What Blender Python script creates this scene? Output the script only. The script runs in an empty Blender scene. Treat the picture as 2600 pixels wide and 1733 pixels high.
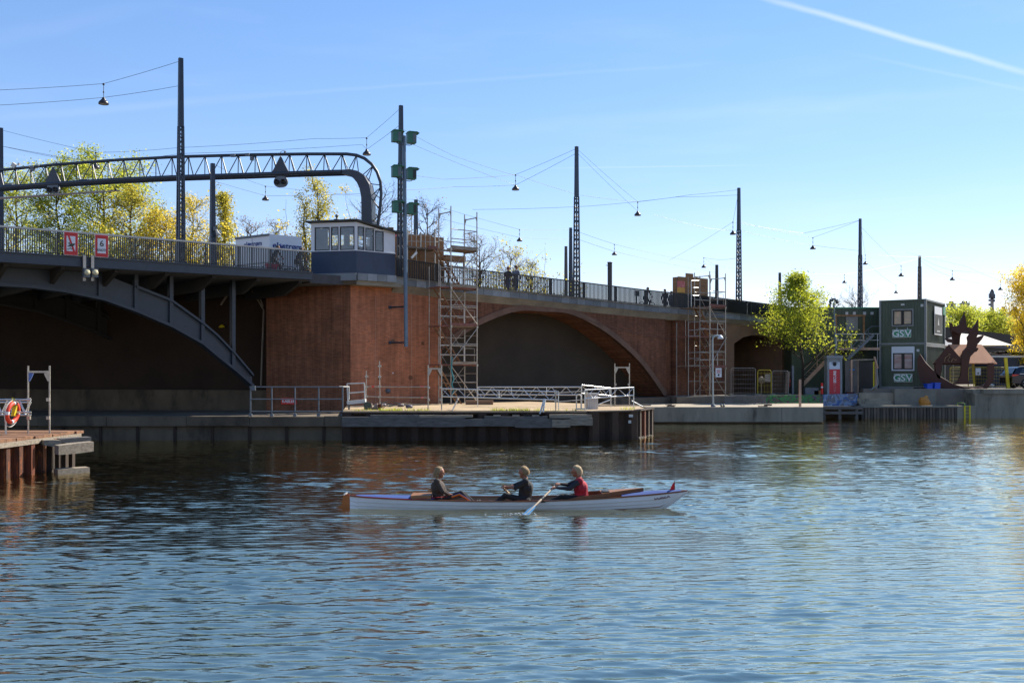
import bpy, bmesh, math, random
import numpy as np
from mathutils import Vector, Matrix, Quaternion, noise

random.seed(7)
scene = bpy.context.scene
COL = scene.collection
R = math.radians

# ---------------------------------------------------------------- camera
FPX, YH, HC = 2528.0, 942.0, 3.05        # focal length in photo pixels, horizon row, eye height over the water
cam_d = bpy.data.cameras.new('camera')
cam = bpy.data.objects.new('camera', cam_d)
COL.objects.link(cam)
cam.location = (0, 0, HC)
cam.rotation_euler = (R(90), 0, 0)
cam_d.sensor_width = 36.0
cam_d.lens = 36.0 * FPX / 2600.0
cam_d.shift_y = (YH - 866.5) / 2600.0
cam_d.clip_start = 0.1
cam_d.clip_end = 6000
scene.camera = cam

# ---------------------------------------------------------------- sun, sky, exposure
SUN_AZ, SUN_EL = 49.0, 40.0              # azimuth clockwise from +Y
sdir = Vector((math.cos(R(SUN_EL)) * math.sin(R(SUN_AZ)), math.cos(R(SUN_EL)) * math.cos(R(SUN_AZ)), math.sin(R(SUN_EL))))
sun_d = bpy.data.lights.new('sun', 'SUN')
sun_d.energy = 3.8
sun_d.angle = R(0.53)
sun_d.color = (1.0, 0.93, 0.82)
sun = bpy.data.objects.new('sun', sun_d)
sun.rotation_euler = sdir.to_track_quat('Z', 'Y').to_euler()
sun.location = (60, 40, 60)
COL.objects.link(sun)

scene.view_settings.view_transform = 'Standard'
scene.view_settings.look = 'None'
scene.view_settings.gamma = 1.0
scene.view_settings.exposure = 1.3
scene.view_settings.use_curve_mapping = False
scene.cycles.use_denoising = True
scene.cycles.max_bounces = 6
scene.cycles.diffuse_bounces = 3
scene.cycles.glossy_bounces = 4
scene.cycles.transmission_bounces = 4
scene.cycles.transparent_max_bounces = 8
scene.cycles.caustics_reflective = False
scene.cycles.caustics_refractive = False
scene.cycles.sample_clamp_indirect = 6.0


def raydir(x, y):
    return Vector(((x - 1300.0) / FPX, 1.0, (YH - y) / FPX))


def make_world():
    w = bpy.data.worlds.new('World')
    scene.world = w
    w.use_nodes = True
    nt = w.node_tree
    nt.nodes.clear()
    N, L = nt.nodes.new, nt.links.new
    out = N('ShaderNodeOutputWorld')
    bg = N('ShaderNodeBackground')
    bg.inputs['Strength'].default_value = 0.086
    sky = N('ShaderNodeTexSky')
    sky.sky_type = 'NISHITA'
    sky.sun_disc = False
    sky.sun_elevation = R(SUN_EL)
    sky.sun_rotation = R(SUN_AZ)
    sky.altitude = 0
    sky.air_density = 1.0
    sky.dust_density = 0.0
    sky.ozone_density = 1.6
    tc = N('ShaderNodeTexCoord')
    nrm = N('ShaderNodeVectorMath'); nrm.operation = 'NORMALIZE'
    L(tc.outputs['Generated'], nrm.inputs[0])

    def math_n(op, a, b=None, clamp=False):
        m = N('ShaderNodeMath'); m.operation = op; m.use_clamp = clamp
        for i, v in enumerate((a, b)):
            if v is None: continue
            if isinstance(v, (int, float)): m.inputs[i].default_value = v
            else: L(v, m.inputs[i])
        return m.outputs[0]

    def dot(vec):
        d = N('ShaderNodeVectorMath'); d.operation = 'DOT_PRODUCT'
        L(nrm.outputs[0], d.inputs[0]); d.inputs[1].default_value = vec
        return d.outputs['Value']

    # streaks of cirrus: stretched noise on the sky dome
    def cloud(scale, rot, stretch, lo, hi):
        mp = N('ShaderNodeMapping'); mp.vector_type = 'POINT'
        mp.inputs['Rotation'].default_value = rot
        mp.inputs['Scale'].default_value = stretch
        L(nrm.outputs[0], mp.inputs[0])
        nz = N('ShaderNodeTexNoise'); nz.inputs['Scale'].default_value = scale
        nz.inputs['Detail'].default_value = 6; nz.inputs['Roughness'].default_value = 0.55
        L(mp.outputs[0], nz.inputs['Vector'])
        mr = N('ShaderNodeMapRange'); mr.interpolation_type = 'SMOOTHSTEP'
        mr.inputs['From Min'].default_value = lo; mr.inputs['From Max'].default_value = hi
        L(nz.outputs['Fac'], mr.inputs['Value'])
        return mr.outputs[0]
    wob = N('ShaderNodeTexNoise'); wob.inputs['Scale'].default_value = 26; wob.inputs['Detail'].default_value = 5
    L(nrm.outputs[0], wob.inputs['Vector'])
    wobv = math_n('SUBTRACT', wob.outputs['Fac'], 0.5)

    def trail(p1, p2, width, gain, soft=0.6):
        d1, d2 = raydir(*p1).normalized(), raydir(*p2).normalized()
        n = d1.cross(d2).normalized()
        dist = math_n('ADD', dot(n), math_n('MULTIPLY', wobv, width * 0.9))
        a = math_n('ABSOLUTE', dist)
        mr = N('ShaderNodeMapRange'); mr.interpolation_type = 'SMOOTHSTEP'
        mr.inputs['From Min'].default_value = width; mr.inputs['From Max'].default_value = width * (1 - soft)
        L(a, mr.inputs['Value'])
        mid = ((d1 + d2) * 0.5).normalized()
        half = mid.dot(d1)
        ml = N('ShaderNodeMapRange'); ml.interpolation_type = 'SMOOTHSTEP'
        ml.inputs['From Min'].default_value = half - 0.004; ml.inputs['From Max'].default_value = half + 0.02
        L(dot(mid), ml.inputs['Value'])
        g = math_n('MULTIPLY', mr.outputs[0], ml.outputs[0])
        return math_n('MULTIPLY', g, gain)
    parts = [
        trail((1820, -40), (2760, 230), 0.0042, 0.36, 1.0),
        trail((2180, 140), (2760, 262), 0.0026, 0.2, 1.0),
        trail((560, 250), (1860, 158), 0.0030, 0.035, 1.0),
        trail((1180, 335), (2700, 215), 0.010, 0.035, 1.0),
        trail((-60, 385), (330, 428), 0.0026, 0.22, 0.9),
        trail((1350, 428), (1960, 419), 0.0011, 0.22, 0.9),
        trail((-100, 118), (420, 5), 0.012, 0.10, 1.0),
        trail((-100, 310), (700, 240), 0.006, 0.09, 1.0),
        math_n('MULTIPLY', cloud(2.2, (0.2, 0.5, -0.1), (1, 1, 5.5), 0.50, 0.85), 0.09),
        math_n('MULTIPLY', cloud(3.4, (0.35, -0.3, 0.15), (1, 1, 8.0), 0.52, 0.8), 0.05),
    ]
    tot = parts[0]
    for p in parts[1:]:
        tot = math_n('ADD', tot, p)
    tot = math_n('MINIMUM', tot, 0.8)
    mix = N('ShaderNodeMix'); mix.data_type = 'RGBA'
    L(tot, mix.inputs['Factor'])
    hs = N('ShaderNodeHueSaturation'); hs.inputs['Saturation'].default_value = 1.38; hs.inputs['Hue'].default_value = 0.495
    # tone curve on the sky colour: softer ratio between its bright and dark parts
    k1 = N('ShaderNodeVectorMath'); k1.operation = 'SCALE'; k1.inputs['Scale'].default_value = 1 / 3.0
    gm = N('ShaderNodeGamma'); gm.inputs['Gamma'].default_value = 0.74
    k2 = N('ShaderNodeVectorMath'); k2.operation = 'SCALE'; k2.inputs['Scale'].default_value = 3.0
    L(sky.outputs[0], k1.inputs[0]); L(k1.outputs[0], gm.inputs['Color']); L(gm.outputs[0], k2.inputs[0])
    L(k2.outputs[0], hs.inputs['Color'])
    L(hs.outputs[0], mix.inputs['A'])
    mix.inputs['B'].default_value = (6.6, 7.2, 7.6, 1)
    wb = N('ShaderNodeVectorMath'); wb.operation = 'MULTIPLY'; wb.inputs[1].default_value = (0.97, 0.875, 1.02)   # white balance of the picture
    L(mix.outputs['Result'], wb.inputs[0]); L(wb.outputs[0], bg.inputs['Color'])
    L(bg.outputs[0], out.inputs['Surface'])


make_world()


# ---------------------------------------------------------------- photo pixels to places
def at(x, y, Y):
    d = raydir(x, y)
    return Vector((d.x * Y, Y, HC + d.z * Y))


def at_z(x, y, z):
    return at(x, y, (z - HC) * FPX / (YH - y))


BU, BN = Vector((0.7763, 0.6304, 0)), Vector((0.6304, -0.7763, 0))   # along the bridge, out of its near face
P0 = Vector((0, 57.1, 0))
FB = Matrix.Translation(P0) @ Matrix.Rotation(math.atan2(0.6304, 0.7763), 4, 'Z')
FBI = FB.inverted()


def bl(x, y, v=0.0):
    """pixel -> bridge coordinates (t along, v inward, z) on the vertical plane v metres behind the near face"""
    d = raydir(x, y)
    Y = (BN.dot(P0) - v) / (BN.x * d.x + BN.y)
    p = FBI @ Vector((d.x * Y, Y, HC + d.z * Y))
    return p


def T(x, v=0.0):
    return bl(x, YH, v).x


def plane_frame(p, ang):
    """frame with its x axis along ang (radians from +X), z up"""
    return Matrix.Translation(Vector((p[0], p[1], 0))) @ Matrix.Rotation(ang, 4, 'Z')


def on_frame(fr, x, y, v=0.0):
    """pixel -> frame coordinates on its plane y=v"""
    inv = fr.inverted()
    o = inv @ Vector((0, 0, HC)); d = inv.to_3x3() @ raydir(x, y)
    k = (v - o.y) / d.y
    return o + d * k


# ---------------------------------------------------------------- objects
WM = {}


def world_of(o):
    return WM[o.name_full] if o is not None else Matrix.Identity(4)


def tag(o, label=None, cat=None, group=None, kind=None):
    if label: o['label'] = label
    if cat: o['category'] = cat
    if group: o['group'] = group
    if kind: o['kind'] = kind
    return o


def thing(name, label, cat, loc=(0, 0, 0), rz=0.0, group=None, kind=None):
    o = bpy.data.objects.new(name, None)
    o.empty_display_size = 0.3
    COL.objects.link(o)
    o.location = loc
    o.rotation_euler = (0, 0, rz)
    WM[o.name_full] = Matrix.Translation(Vector(loc)) @ Matrix.Rotation(rz, 4, 'Z')
    return tag(o, label, cat, group, kind)


def link(name, me, mats, parent=None, world=None):
    """mesh whose vertices are already in the parent's space (or placed by world)"""
    o = bpy.data.objects.new(name, me)
    COL.objects.link(o)
    if mats is not None:
        if not isinstance(mats, (list, tuple)): mats = [mats]
        if len(me.materials) == 0:
            for m in mats: me.materials.append(m)
    if parent is not None:
        o.parent = parent
        WM[o.name_full] = world_of(parent)
    else:
        WM[o.name_full] = world.copy() if world is not None else Matrix.Identity(4)
        if world is not None: o.matrix_world = world
    return o


def put(name, me, parent, loc, rz=0.0, scale=None):
    """shared mesh as a child at a place in the parent's space"""
    o = bpy.data.objects.new(name, me)
    COL.objects.link(o)
    o.parent = parent
    o.location = loc
    o.rotation_euler = (0, 0, rz)
    if scale: o.scale = scale
    WM[o.name_full] = world_of(parent) @ Matrix.Translation(Vector(loc)) @ Matrix.Rotation(rz, 4, 'Z')
    return o


def copy_tree(o, parent=None):
    c = o.copy()
    COL.objects.link(c)
    c.parent = parent
    WM[c.name_full] = world_of(o).copy()
    for ch in list(o.children):
        copy_tree(ch, c)
    return c


class MB:
    """collects faces in the coordinates of a frame; build() links them as one mesh"""
    def __init__(s, frame=None):
        s.f = frame if frame is not None else Matrix.Identity(4)
        s.v, s.p, s.m = [], [], []
        s.smooth = []
        s.cur = 0

    def add(s, vs, fs, sm=False):
        n = len(s.v)
        s.v += [Vector(v) for v in vs]
        for f in fs:
            s.p.append([n + i for i in f]); s.m.append(s.cur); s.smooth.append(sm)
        return s

    def box(s, a, b):
        (x0, y0, z0), (x1, y1, z1) = a, b
        x0, x1 = min(x0, x1), max(x0, x1); y0, y1 = min(y0, y1), max(y0, y1); z0, z1 = min(z0, z1), max(z0, z1)
        return s.add([(x0, y0, z0), (x1, y0, z0), (x1, y1, z0), (x0, y1, z0), (x0, y0, z1), (x1, y0, z1), (x1, y1, z1), (x0, y1, z1)],
                     [(0, 3, 2, 1), (4, 5, 6, 7), (0, 1, 5, 4), (1, 2, 6, 5), (2, 3, 7, 6), (3, 0, 4, 7)])

    def cbox(s, c, size, M=None):
        hx, hy, hz = size[0] / 2, size[1] / 2, size[2] / 2
        vs = [Vector((x, y, z)) for z in (-hz, hz) for x, y in ((-hx, -hy), (hx, -hy), (hx, hy), (-hx, hy))]
        if M is not None: vs = [M @ v for v in vs]
        c = Vector(c)
        return s.add([v + c for v in vs], [(0, 3, 2, 1), (4, 5, 6, 7), (0, 1, 5, 4), (1, 2, 6, 5), (2, 3, 7, 6), (3, 0, 4, 7)])

    def bar(s, p, q, w, h, up=(0, 0, 1), w2=None, h2=None):
        p, q = Vector(p), Vector(q)
        d = (q - p)
        if d.length < 1e-6: return s
        d.normalize()
        up = Vector(up)
        if abs(d.dot(up)) > 0.98: up = Vector((0, 1, 0)) if abs(d.y) < 0.9 else Vector((1, 0, 0))
        a = d.cross(up).normalized(); b = a.cross(d)
        w2 = w if w2 is None else w2; h2 = h if h2 is None else h2
        vs = []
        for c, ww, hh in ((p, w, h), (q, w2, h2)):
            vs += [c + a * (ww / 2 * i) + b * (hh / 2 * j) for i, j in ((-1, -1), (1, -1), (1, 1), (-1, 1))]
        return s.add(vs, [(0, 1, 2, 3), (7, 6, 5, 4), (0, 4, 5, 1), (1, 5, 6, 2), (2, 6, 7, 3), (3, 7, 4, 0)])

    def tube(s, p, q, r, n=6, r2=None, cap=True):
        return s.pipe([p, q], [r, r if r2 is None else r2], n, cap)

    def pipe(s, pts, r, n=6, cap=True, closed=False):
        pts = [Vector(p) for p in pts]
        rs = r if isinstance(r, (list, tuple)) else [r] * len(pts)
        k = len(pts)
        vs, fs = [], []
        a = None
        for i, p in enumerate(pts):
            if closed: d = pts[(i + 1) % k] - pts[i - 1]
            elif i == 0: d = pts[1] - p
            elif i == k - 1: d = p - pts[i - 1]
            else: d = (pts[i + 1] - p).normalized() + (p - pts[i - 1]).normalized()
            if d.length < 1e-9: d = Vector((0, 0, 1))
            d.normalize()
            if a is None:
                up = Vector((0, 0, 1)) if abs(d.z) < 0.9 else Vector((1, 0, 0))
                a = d.cross(up).normalized()
            else:
                a = (a - d * a.dot(d))
                a = a.normalized() if a.length > 1e-6 else d.orthogonal().normalized()
            b = d.cross(a)
            vs += [p + (a * math.cos(2 * math.pi * j / n) + b * math.sin(2 * math.pi * j / n)) * rs[i] for j in range(n)]
        seg = k if closed else k - 1
        for i in range(seg):
            i2 = (i + 1) % k
            fs += [(i * n + j, i * n + (j + 1) % n, i2 * n + (j + 1) % n, i2 * n + j) for j in range(n)]
        s.add(vs, fs, n > 5)
        if cap and not closed:
            s.add([vs[j] for j in range(n)], [tuple(range(n - 1, -1, -1))])
            s.add([vs[(k - 1) * n + j] for j in range(n)], [tuple(range(n))])
        return s

    def prism(s, poly, d):
        """polygon (3D points) pushed along d"""
        poly = [Vector(p) for p in poly]; d = Vector(d); n = len(poly)
        s.add(poly + [p + d for p in poly], [tuple(range(n - 1, -1, -1)), tuple(range(n, 2 * n))] +
              [(i, (i + 1) % n, n + (i + 1) % n, n + i) for i in range(n)])
        return s

    def strip(s, A, B, d):
        """band between two polylines of equal length, thickened along d (quads, safe for concave shapes)"""
        A = [Vector(p) for p in A]; B = [Vector(p) for p in B]; d = Vector(d); n = len(A)
        vs = A + B + [p + d for p in A] + [p + d for p in B]
        fs = []
        for i in range(n - 1):
            fs += [(i, i + 1, n + i + 1, n + i), (2 * n + i, 3 * n + i, 3 * n + i + 1, 2 * n + i + 1),
                   (i, 2 * n + i, 2 * n + i + 1, i + 1), (n + i, n + i + 1, 3 * n + i + 1, 3 * n + i)]
        fs += [(0, n, 3 * n, 2 * n), (n - 1, 3 * n - 1, 4 * n - 1, 2 * n - 1)]
        return s.add(vs, fs)

    def lathe(s, prof, c, n=12, axis='Z', M=None):
        """profile of (r, h) turned round an axis through c"""
        vs, fs = [], []
        for r, h in prof:
            for j in range(n):
                a = 2 * math.pi * j / n
                v = Vector((r * math.cos(a), r * math.sin(a), h))
                if axis == 'Y': v = Vector((v.x, v.z, v.y))
                if axis == 'X': v = Vector((v.z, v.x, v.y))
                if M is not None: v = M @ v
                vs.append(v + Vector(c))
        for i in range(len(prof) - 1):
            fs += [(i * n + j, i * n + (j + 1) % n, (i + 1) * n + (j + 1) % n, (i + 1) * n + j) for j in range(n)]
        s.add(vs, fs, True)
        for i in (0, len(prof) - 1):
            if prof[i][0] > 1e-4: s.add([vs[i * n + j] for j in range(n)], [tuple(range(n))])
        return s

    def ball(s, c, r, n=8, sq=(1, 1, 1)):
        prof = [(max(1e-4, r * math.sin(math.pi * i / n)), -r * math.cos(math.pi * i / n)) for i in range(n + 1)]
        M = Matrix.Diagonal(Vector(sq))
        return s.lathe(prof, c, n + 2, M=M)

    def mat(s, i):
        s.cur = i
        return s

    def mesh(s, name, M=None, fix=True):
        M = s.f if M is None else M
        me = bpy.data.meshes.new(name)
        me.from_pydata([M @ v for v in s.v], [], s.p)
        if fix and len(s.p):
            bm = bmesh.new(); bm.from_mesh(me)
            bmesh.ops.recalc_face_normals(bm, faces=bm.faces)
            bm.to_mesh(me); bm.free()
        me.polygons.foreach_set('material_index', s.m)
        me.polygons.foreach_set('use_smooth', s.smooth)
        me.update()
        return me

    def build(s, name, mats, parent=None, base=None, rz=0.0):
        """parent: mesh goes into its space. No parent: origin at base (world)."""
        if parent is not None:
            return link(name, s.mesh(name, world_of(parent).inverted() @ s.f), mats, parent)
        pts = [s.f @ v for v in s.v]
        if base is None:
            lo = Vector((min(p.x for p in pts), min(p.y for p in pts), min(p.z for p in pts)))
            hi = Vector((max(p.x for p in pts), max(p.y for p in pts), max(p.z for p in pts)))
            base = Vector(((lo.x + hi.x) / 2, (lo.y + hi.y) / 2, lo.z))
        W = Matrix.Translation(Vector(base)) @ Matrix.Rotation(rz, 4, 'Z')
        return link(name, s.mesh(name, W.inverted() @ s.f), mats, None, W)


def text_mesh(txt, size, depth=0.004, align='CENTER', bold=0.0, spacing=1.0, shear=0.0):
    """lettering as a mesh in its own xz plane (facing -y), centred on the origin"""
    cu = bpy.data.curves.new('lettering', 'FONT')
    cu.body = txt; cu.size = size; cu.extrude = depth; cu.align_x = align; cu.align_y = 'CENTER'
    cu.offset = bold; cu.space_character = spacing; cu.shear = shear; cu.resolution_u = 3
    o = bpy.data.objects.new('lettering', cu)
    me = bpy.data.meshes.new_from_object(o)
    bpy.data.objects.remove(o)
    me.transform(Matrix.Rotation(R(90), 4, 'X'))
    me.materials.clear()
    return me


def put_text(txt, size, mat, parent, fr, p, name='lettering', flat=1.0, **k):
    """lettering on the plane of frame fr (its -y side faces out) at frame point p"""
    me = text_mesh(txt, size, **k)
    M = world_of(parent).inverted() @ fr @ Matrix.Translation(Vector(p)) @ Matrix.Diagonal(Vector((flat, 1, 1, 1)))
    me.transform(M)
    return link(name, me, mat, parent)


# ---------------------------------------------------------------- materials
def lin(h):
    h = h.lstrip('#')
    c = [int(h[i:i + 2], 16) / 255 for i in (0, 2, 4)]
    return tuple(x / 12.92 if x <= 0.04045 else ((x + 0.055) / 1.055) ** 2.4 for x in c) + (1,)


def shade(c, k):
    return (c[0] * k, c[1] * k, c[2] * k, 1)


def M(name, col, rough=0.6, metal=0.0, col2=None, var=0.18, scale=3.0, bump=0.0, bscale=None, stretch=(1, 1, 1), spec=0.5,
      spots=None, emit=None):
    m = bpy.data.materials.new(name)
    m.use_nodes = True
    nt = m.node_tree
    b = nt.nodes['Principled BSDF']
    N, L = nt.nodes.new, nt.links.new
    if isinstance(col, str): col = lin(col)
    if isinstance(col2, str): col2 = lin(col2)
    b.inputs['Roughness'].default_value = rough
    b.inputs['Metallic'].default_value = metal
    b.inputs['Specular IOR Level'].default_value = spec
    tc = N('ShaderNodeTexCoord')
    mp = N('ShaderNodeMapping'); mp.inputs['Scale'].default_value = stretch
    L(tc.outputs['Object'], mp.inputs[0])
    nz = N('ShaderNodeTexNoise'); nz.inputs['Scale'].default_value = scale; nz.inputs['Detail'].default_value = 6
    nz.inputs['Roughness'].default_value = 0.62
    L(mp.outputs[0], nz.inputs['Vector'])
    rp = N('ShaderNodeValToRGB')
    rp.color_ramp.elements[0].position = 0.3; rp.color_ramp.elements[1].position = 0.72
    rp.color_ramp.elements[0].color = shade(col, 1 - var) if col2 is None else col
    rp.color_ramp.elements[1].color = shade(col, 1 + var) if col2 is None else col2
    L(nz.outputs['Fac'], rp.inputs[0])
    last = rp.outputs[0]
    if spots:                                  # (colour, scale, low, high): blotches of rust, moss, stains
        sc, ss, lo, hi = spots
        n2 = N('ShaderNodeTexNoise'); n2.inputs['Scale'].default_value = ss; n2.inputs['Detail'].default_value = 7
        n2.inputs['Roughness'].default_value = 0.7
        L(mp.outputs[0], n2.inputs['Vector'])
        mr = N('ShaderNodeMapRange'); mr.inputs['From Min'].default_value = lo; mr.inputs['From Max'].default_value = hi
        L(n2.outputs['Fac'], mr.inputs['Value'])
        mx = N('ShaderNodeMix'); mx.data_type = 'RGBA'
        L(mr.outputs[0], mx.inputs['Factor']); L(last, mx.inputs['A'])
        mx.inputs['B'].default_value = lin(sc) if isinstance(sc, str) else sc
        last = mx.outputs['Result']
    L(last, b.inputs['Base Color'])
    if bump:
        n3 = N('ShaderNodeTexNoise'); n3.inputs['Scale'].default_value = bscale or scale * 6; n3.inputs['Detail'].default_value = 5
        L(mp.outputs[0], n3.inputs['Vector'])
        bp = N('ShaderNodeBump'); bp.inputs['Strength'].default_value = bump; bp.inputs['Distance'].default_value = 0.02
        L(n3.outputs['Fac'], bp.inputs['Height']); L(bp.outputs[0], b.inputs['Normal'])
    if emit:
        b.inputs['Emission Color'].default_value = emit[0]; b.inputs['Emission Strength'].default_value = emit[1]
    return m


def brick_mat(name, c1, c2, mortar, bw=0.235, bh=0.056, mort=0.010, stain=0.35):
    m = bpy.data.materials.new(name)
    m.use_nodes = True
    nt = m.node_tree
    b = nt.nodes['Principled BSDF']; b.inputs['Roughness'].default_value = 0.85
    b.inputs['Specular IOR Level'].default_value = 0.25
    N, L = nt.nodes.new, nt.links.new
    tc = N('ShaderNodeTexCoord'); sp = N('ShaderNodeSeparateXYZ'); cb = N('ShaderNodeCombineXYZ')
    L(tc.outputs['Object'], sp.inputs[0]); L(sp.outputs['X'], cb.inputs['X']); L(sp.outputs['Z'], cb.inputs['Y'])
    br = N('ShaderNodeTexBrick')
    br.offset = 0.5; br.inputs['Scale'].default_value = 1.0
    br.inputs['Brick Width'].default_value = bw; br.inputs['Row Height'].default_value = bh
    br.inputs['Mortar Size'].default_value = mort; br.inputs['Mortar Smooth'].default_value = 0.3
    br.inputs['Bias'].default_value = -0.1
    br.inputs['Color1'].default_value = lin(c1); br.inputs['Color2'].default_value = lin(c2); br.inputs['Mortar'].default_value = lin(mortar)
    L(cb.outputs[0], br.inputs['Vector'])
    nz = N('ShaderNodeTexNoise'); nz.inputs['Scale'].default_value = 0.7; nz.inputs['Detail'].default_value = 8; nz.inputs['Roughness'].default_value = 0.65
    L(tc.outputs['Object'], nz.inputs['Vector'])
    n2 = N('ShaderNodeTexNoise'); n2.inputs['Scale'].default_value = 1.0; n2.inputs['Detail'].default_value = 4
    mp = N('ShaderNodeMapping'); mp.inputs['Scale'].default_value = (5, 5, 0.35)
    L(tc.outputs['Object'], mp.inputs[0]); L(mp.outputs[0], n2.inputs['Vector'])
    mr = N('ShaderNodeMapRange'); mr.inputs['From Min'].default_value = 0.3; mr.inputs['From Max'].default_value = 0.75
    mr.inputs['To Min'].default_value = 1 - stain; mr.inputs['To Max'].default_value = 1.15
    L(nz.outputs['Fac'], mr.inputs['Value'])
    m2 = N('ShaderNodeMapRange'); m2.inputs['From Min'].default_value = 0.35; m2.inputs['From Max'].default_value = 0.65
    m2.inputs['To Min'].default_value = 1 - stain * 0.6; m2.inputs['To Max'].default_value = 1.08
    L(n2.outputs['Fac'], m2.inputs['Value'])
    mm = N('ShaderNodeMath'); mm.operation = 'MULTIPLY'; L(mr.outputs[0], mm.inputs[0]); L(m2.outputs[0], mm.inputs[1])
    mx = N('ShaderNodeVectorMath'); mx.operation = 'SCALE'
    L(br.outputs['Color'], mx.inputs[0]); L(mm.outputs[0], mx.inputs['Scale'])
    L(mx.outputs[0], b.inputs['Base Color'])
    bp = N('ShaderNodeBump'); bp.inputs['Strength'].default_value = 0.5; bp.inputs['Distance'].default_value = 0.006; bp.invert = True
    L(br.outputs['Fac'], bp.inputs['Height']); L(bp.outputs[0], b.inputs['Normal'])
    return m


def leaf_mat(name, c1, c2, trans=0.5):
    m = bpy.data.materials.new(name)
    m.use_nodes = True
    nt = m.node_tree
    nt.nodes.clear()
    N, L = nt.nodes.new, nt.links.new
    out = N('ShaderNodeOutputMaterial')
    tc = N('ShaderNodeTexCoord')
    nz = N('ShaderNodeTexNoise'); nz.inputs['Scale'].default_value = 1.3; nz.inputs['Detail'].default_value = 5
    L(tc.outputs['Object'], nz.inputs['Vector'])
    rp = N('ShaderNodeValToRGB'); rp.color_ramp.elements[0].position = 0.35; rp.color_ramp.elements[1].position = 0.65
    rp.color_ramp.elements[0].color = c1 if not isinstance(c1, str) else lin(c1)
    rp.color_ramp.elements[1].color = c2 if not isinstance(c2, str) else lin(c2)
    L(nz.outputs['Fac'], rp.inputs[0])
    d = N('ShaderNodeBsdfPrincipled'); d.inputs['Roughness'].default_value = 0.55
    d.inputs['Specular IOR Level'].default_value = 0.3
    t = N('ShaderNodeBsdfTranslucent')
    L(rp.outputs[0], d.inputs['Base Color'])
    hs = N('ShaderNodeHueSaturation'); hs.inputs['Value'].default_value = 2.2; hs.inputs['Hue'].default_value = 0.485
    L(rp.outputs[0], hs.inputs['Color']); L(hs.outputs[0], t.inputs['Color'])
    mx = N('ShaderNodeMixShader'); mx.inputs[0].default_value = trans
    L(d.outputs[0], mx.inputs[1]); L(t.outputs[0], mx.inputs[2]); L(mx.outputs[0], out.inputs['Surface'])
    return m


def glass_mat(name, tint=(0.02, 0.025, 0.03, 1), rough=0.03, trans=0.0):
    m = bpy.data.materials.new(name)
    m.use_nodes = True
    b = m.node_tree.nodes['Principled BSDF']
    b.inputs['Base Color'].default_value = tint
    b.inputs['Roughness'].default_value = rough
    b.inputs['IOR'].default_value = 1.5
    b.inputs['Transmission Weight'].default_value = trans
    b.inputs['Specular IOR Level'].default_value = 0.8
    return m


STEEL_BLUE = M('blue grey painted steel', '#273240', 0.45, 0.0, var=0.25, scale=2.5, spots=('#45423d', 5, 0.62, 0.9))
STEEL_DARK = M('dark slate blue paint', '#26323f', 0.45, 0.0, var=0.2)
STEEL_GREY = M('grey painted steel', '#5d646b', 0.5, 0.1, var=0.2)
GALV = M('galvanised tube', '#a39c92', 0.42, 0.6, var=0.3, scale=6, spots=('#7a5c44', 9, 0.58, 0.76))
GALV_OLD = M('weathered galvanised tube', '#8d8a84', 0.5, 0.5, var=0.3, scale=6, spots=('#6b4a34', 7, 0.58, 0.78))
ALU = M('bare aluminium', '#c2c4c4', 0.35, 0.8, var=0.12)
WOOD_OLD = M('bleached old timber', '#a39683', 0.85, col2='#6e6252', scale=2.2, stretch=(1, 6, 6), bump=0.6, bscale=14, spots=('#241d16', 4.5, 0.62, 0.74))
WOOD_GREY = M('grey wet timber', '#6d6a66', 0.8, col2='#47443f', scale=2.0, stretch=(1, 6, 6), bump=0.5, bscale=14, spots=('#1e1a16', 3.5, 0.62, 0.76))
PLY = M('brown plywood', '#a3774a', 0.75, col2='#7c5634', scale=1.4, stretch=(1, 1, 5), var=0.2, spots=('#4d3723', 3, 0.66, 0.8))
PLANK = M('scaffold planking', '#8d7a66', 0.8, col2='#5f5145', scale=3, stretch=(4, 1, 1))
PLANK_RED = M('red brown scaffold deck', '#7c5146', 0.8, var=0.3, scale=4)
RUST = M('rusty sheet steel', '#6b3216', 0.85, col2='#2b1710', scale=1.6, stretch=(3, 3, 0.6), bump=0.7, bscale=12, spots=('#c2622a', 3.2, 0.6, 0.8))
RUST_DARK = M('dark rusty sheet steel', '#3a2a20', 0.85, col2='#171210', scale=1.2, stretch=(2, 2, 0.5), bump=0.5, bscale=10, spots=('#6a3e22', 2.4, 0.6, 0.85))
CORTEN = M('rust brown weathering steel', '#4a281b', 0.75, col2='#331b14', scale=1.0, var=0.2, bump=0.2, bscale=20)
CONC = M('weathered concrete', '#96907f', 0.9, col2='#68635a', scale=0.7, bump=0.35, bscale=8, spots=('#33302a', 1.1, 0.58, 0.8))
CONC_WET = M('dark stained concrete', '#706250', 0.9, col2='#40372c', scale=0.6, stretch=(1, 1, 0.5), bump=0.35, bscale=8, spots=('#1d1b17', 0.9, 0.55, 0.8))
GRANITE = M('grey granite', '#868b8c', 0.8, col2='#63686a', scale=1.1, var=0.1, bump=0.15, bscale=30)
BRICK = brick_mat('red brown brick', '#c8734a', '#9c563a', '#b08c70')
BRICK_M = brick_mat('brown brick', '#8a5238', '#633927', '#7f6653', stain=0.45)
BRICK_DK = brick_mat('shade darkened brick', '#93573a', '#693e2a', '#8a6e58', stain=0.4)  # same brick, with the shade of the channel side darkened into its colour
BLACK = M('black', '#17181a', 0.5, var=0.2)
WHITE = M('white paint', '#d8dadb', 0.5, var=0.06, scale=1.5)
WHITE_DIRTY = M('dirty white paint', '#c9c7bf', 0.6, var=0.1, scale=1.5, spots=('#8b857a', 2, 0.62, 0.85))
NAVY = M('navy painted panel', '#28374e', 0.6, var=0.12, scale=2)
RED = M('red paint', '#c2221c', 0.5, var=0.1)
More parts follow.
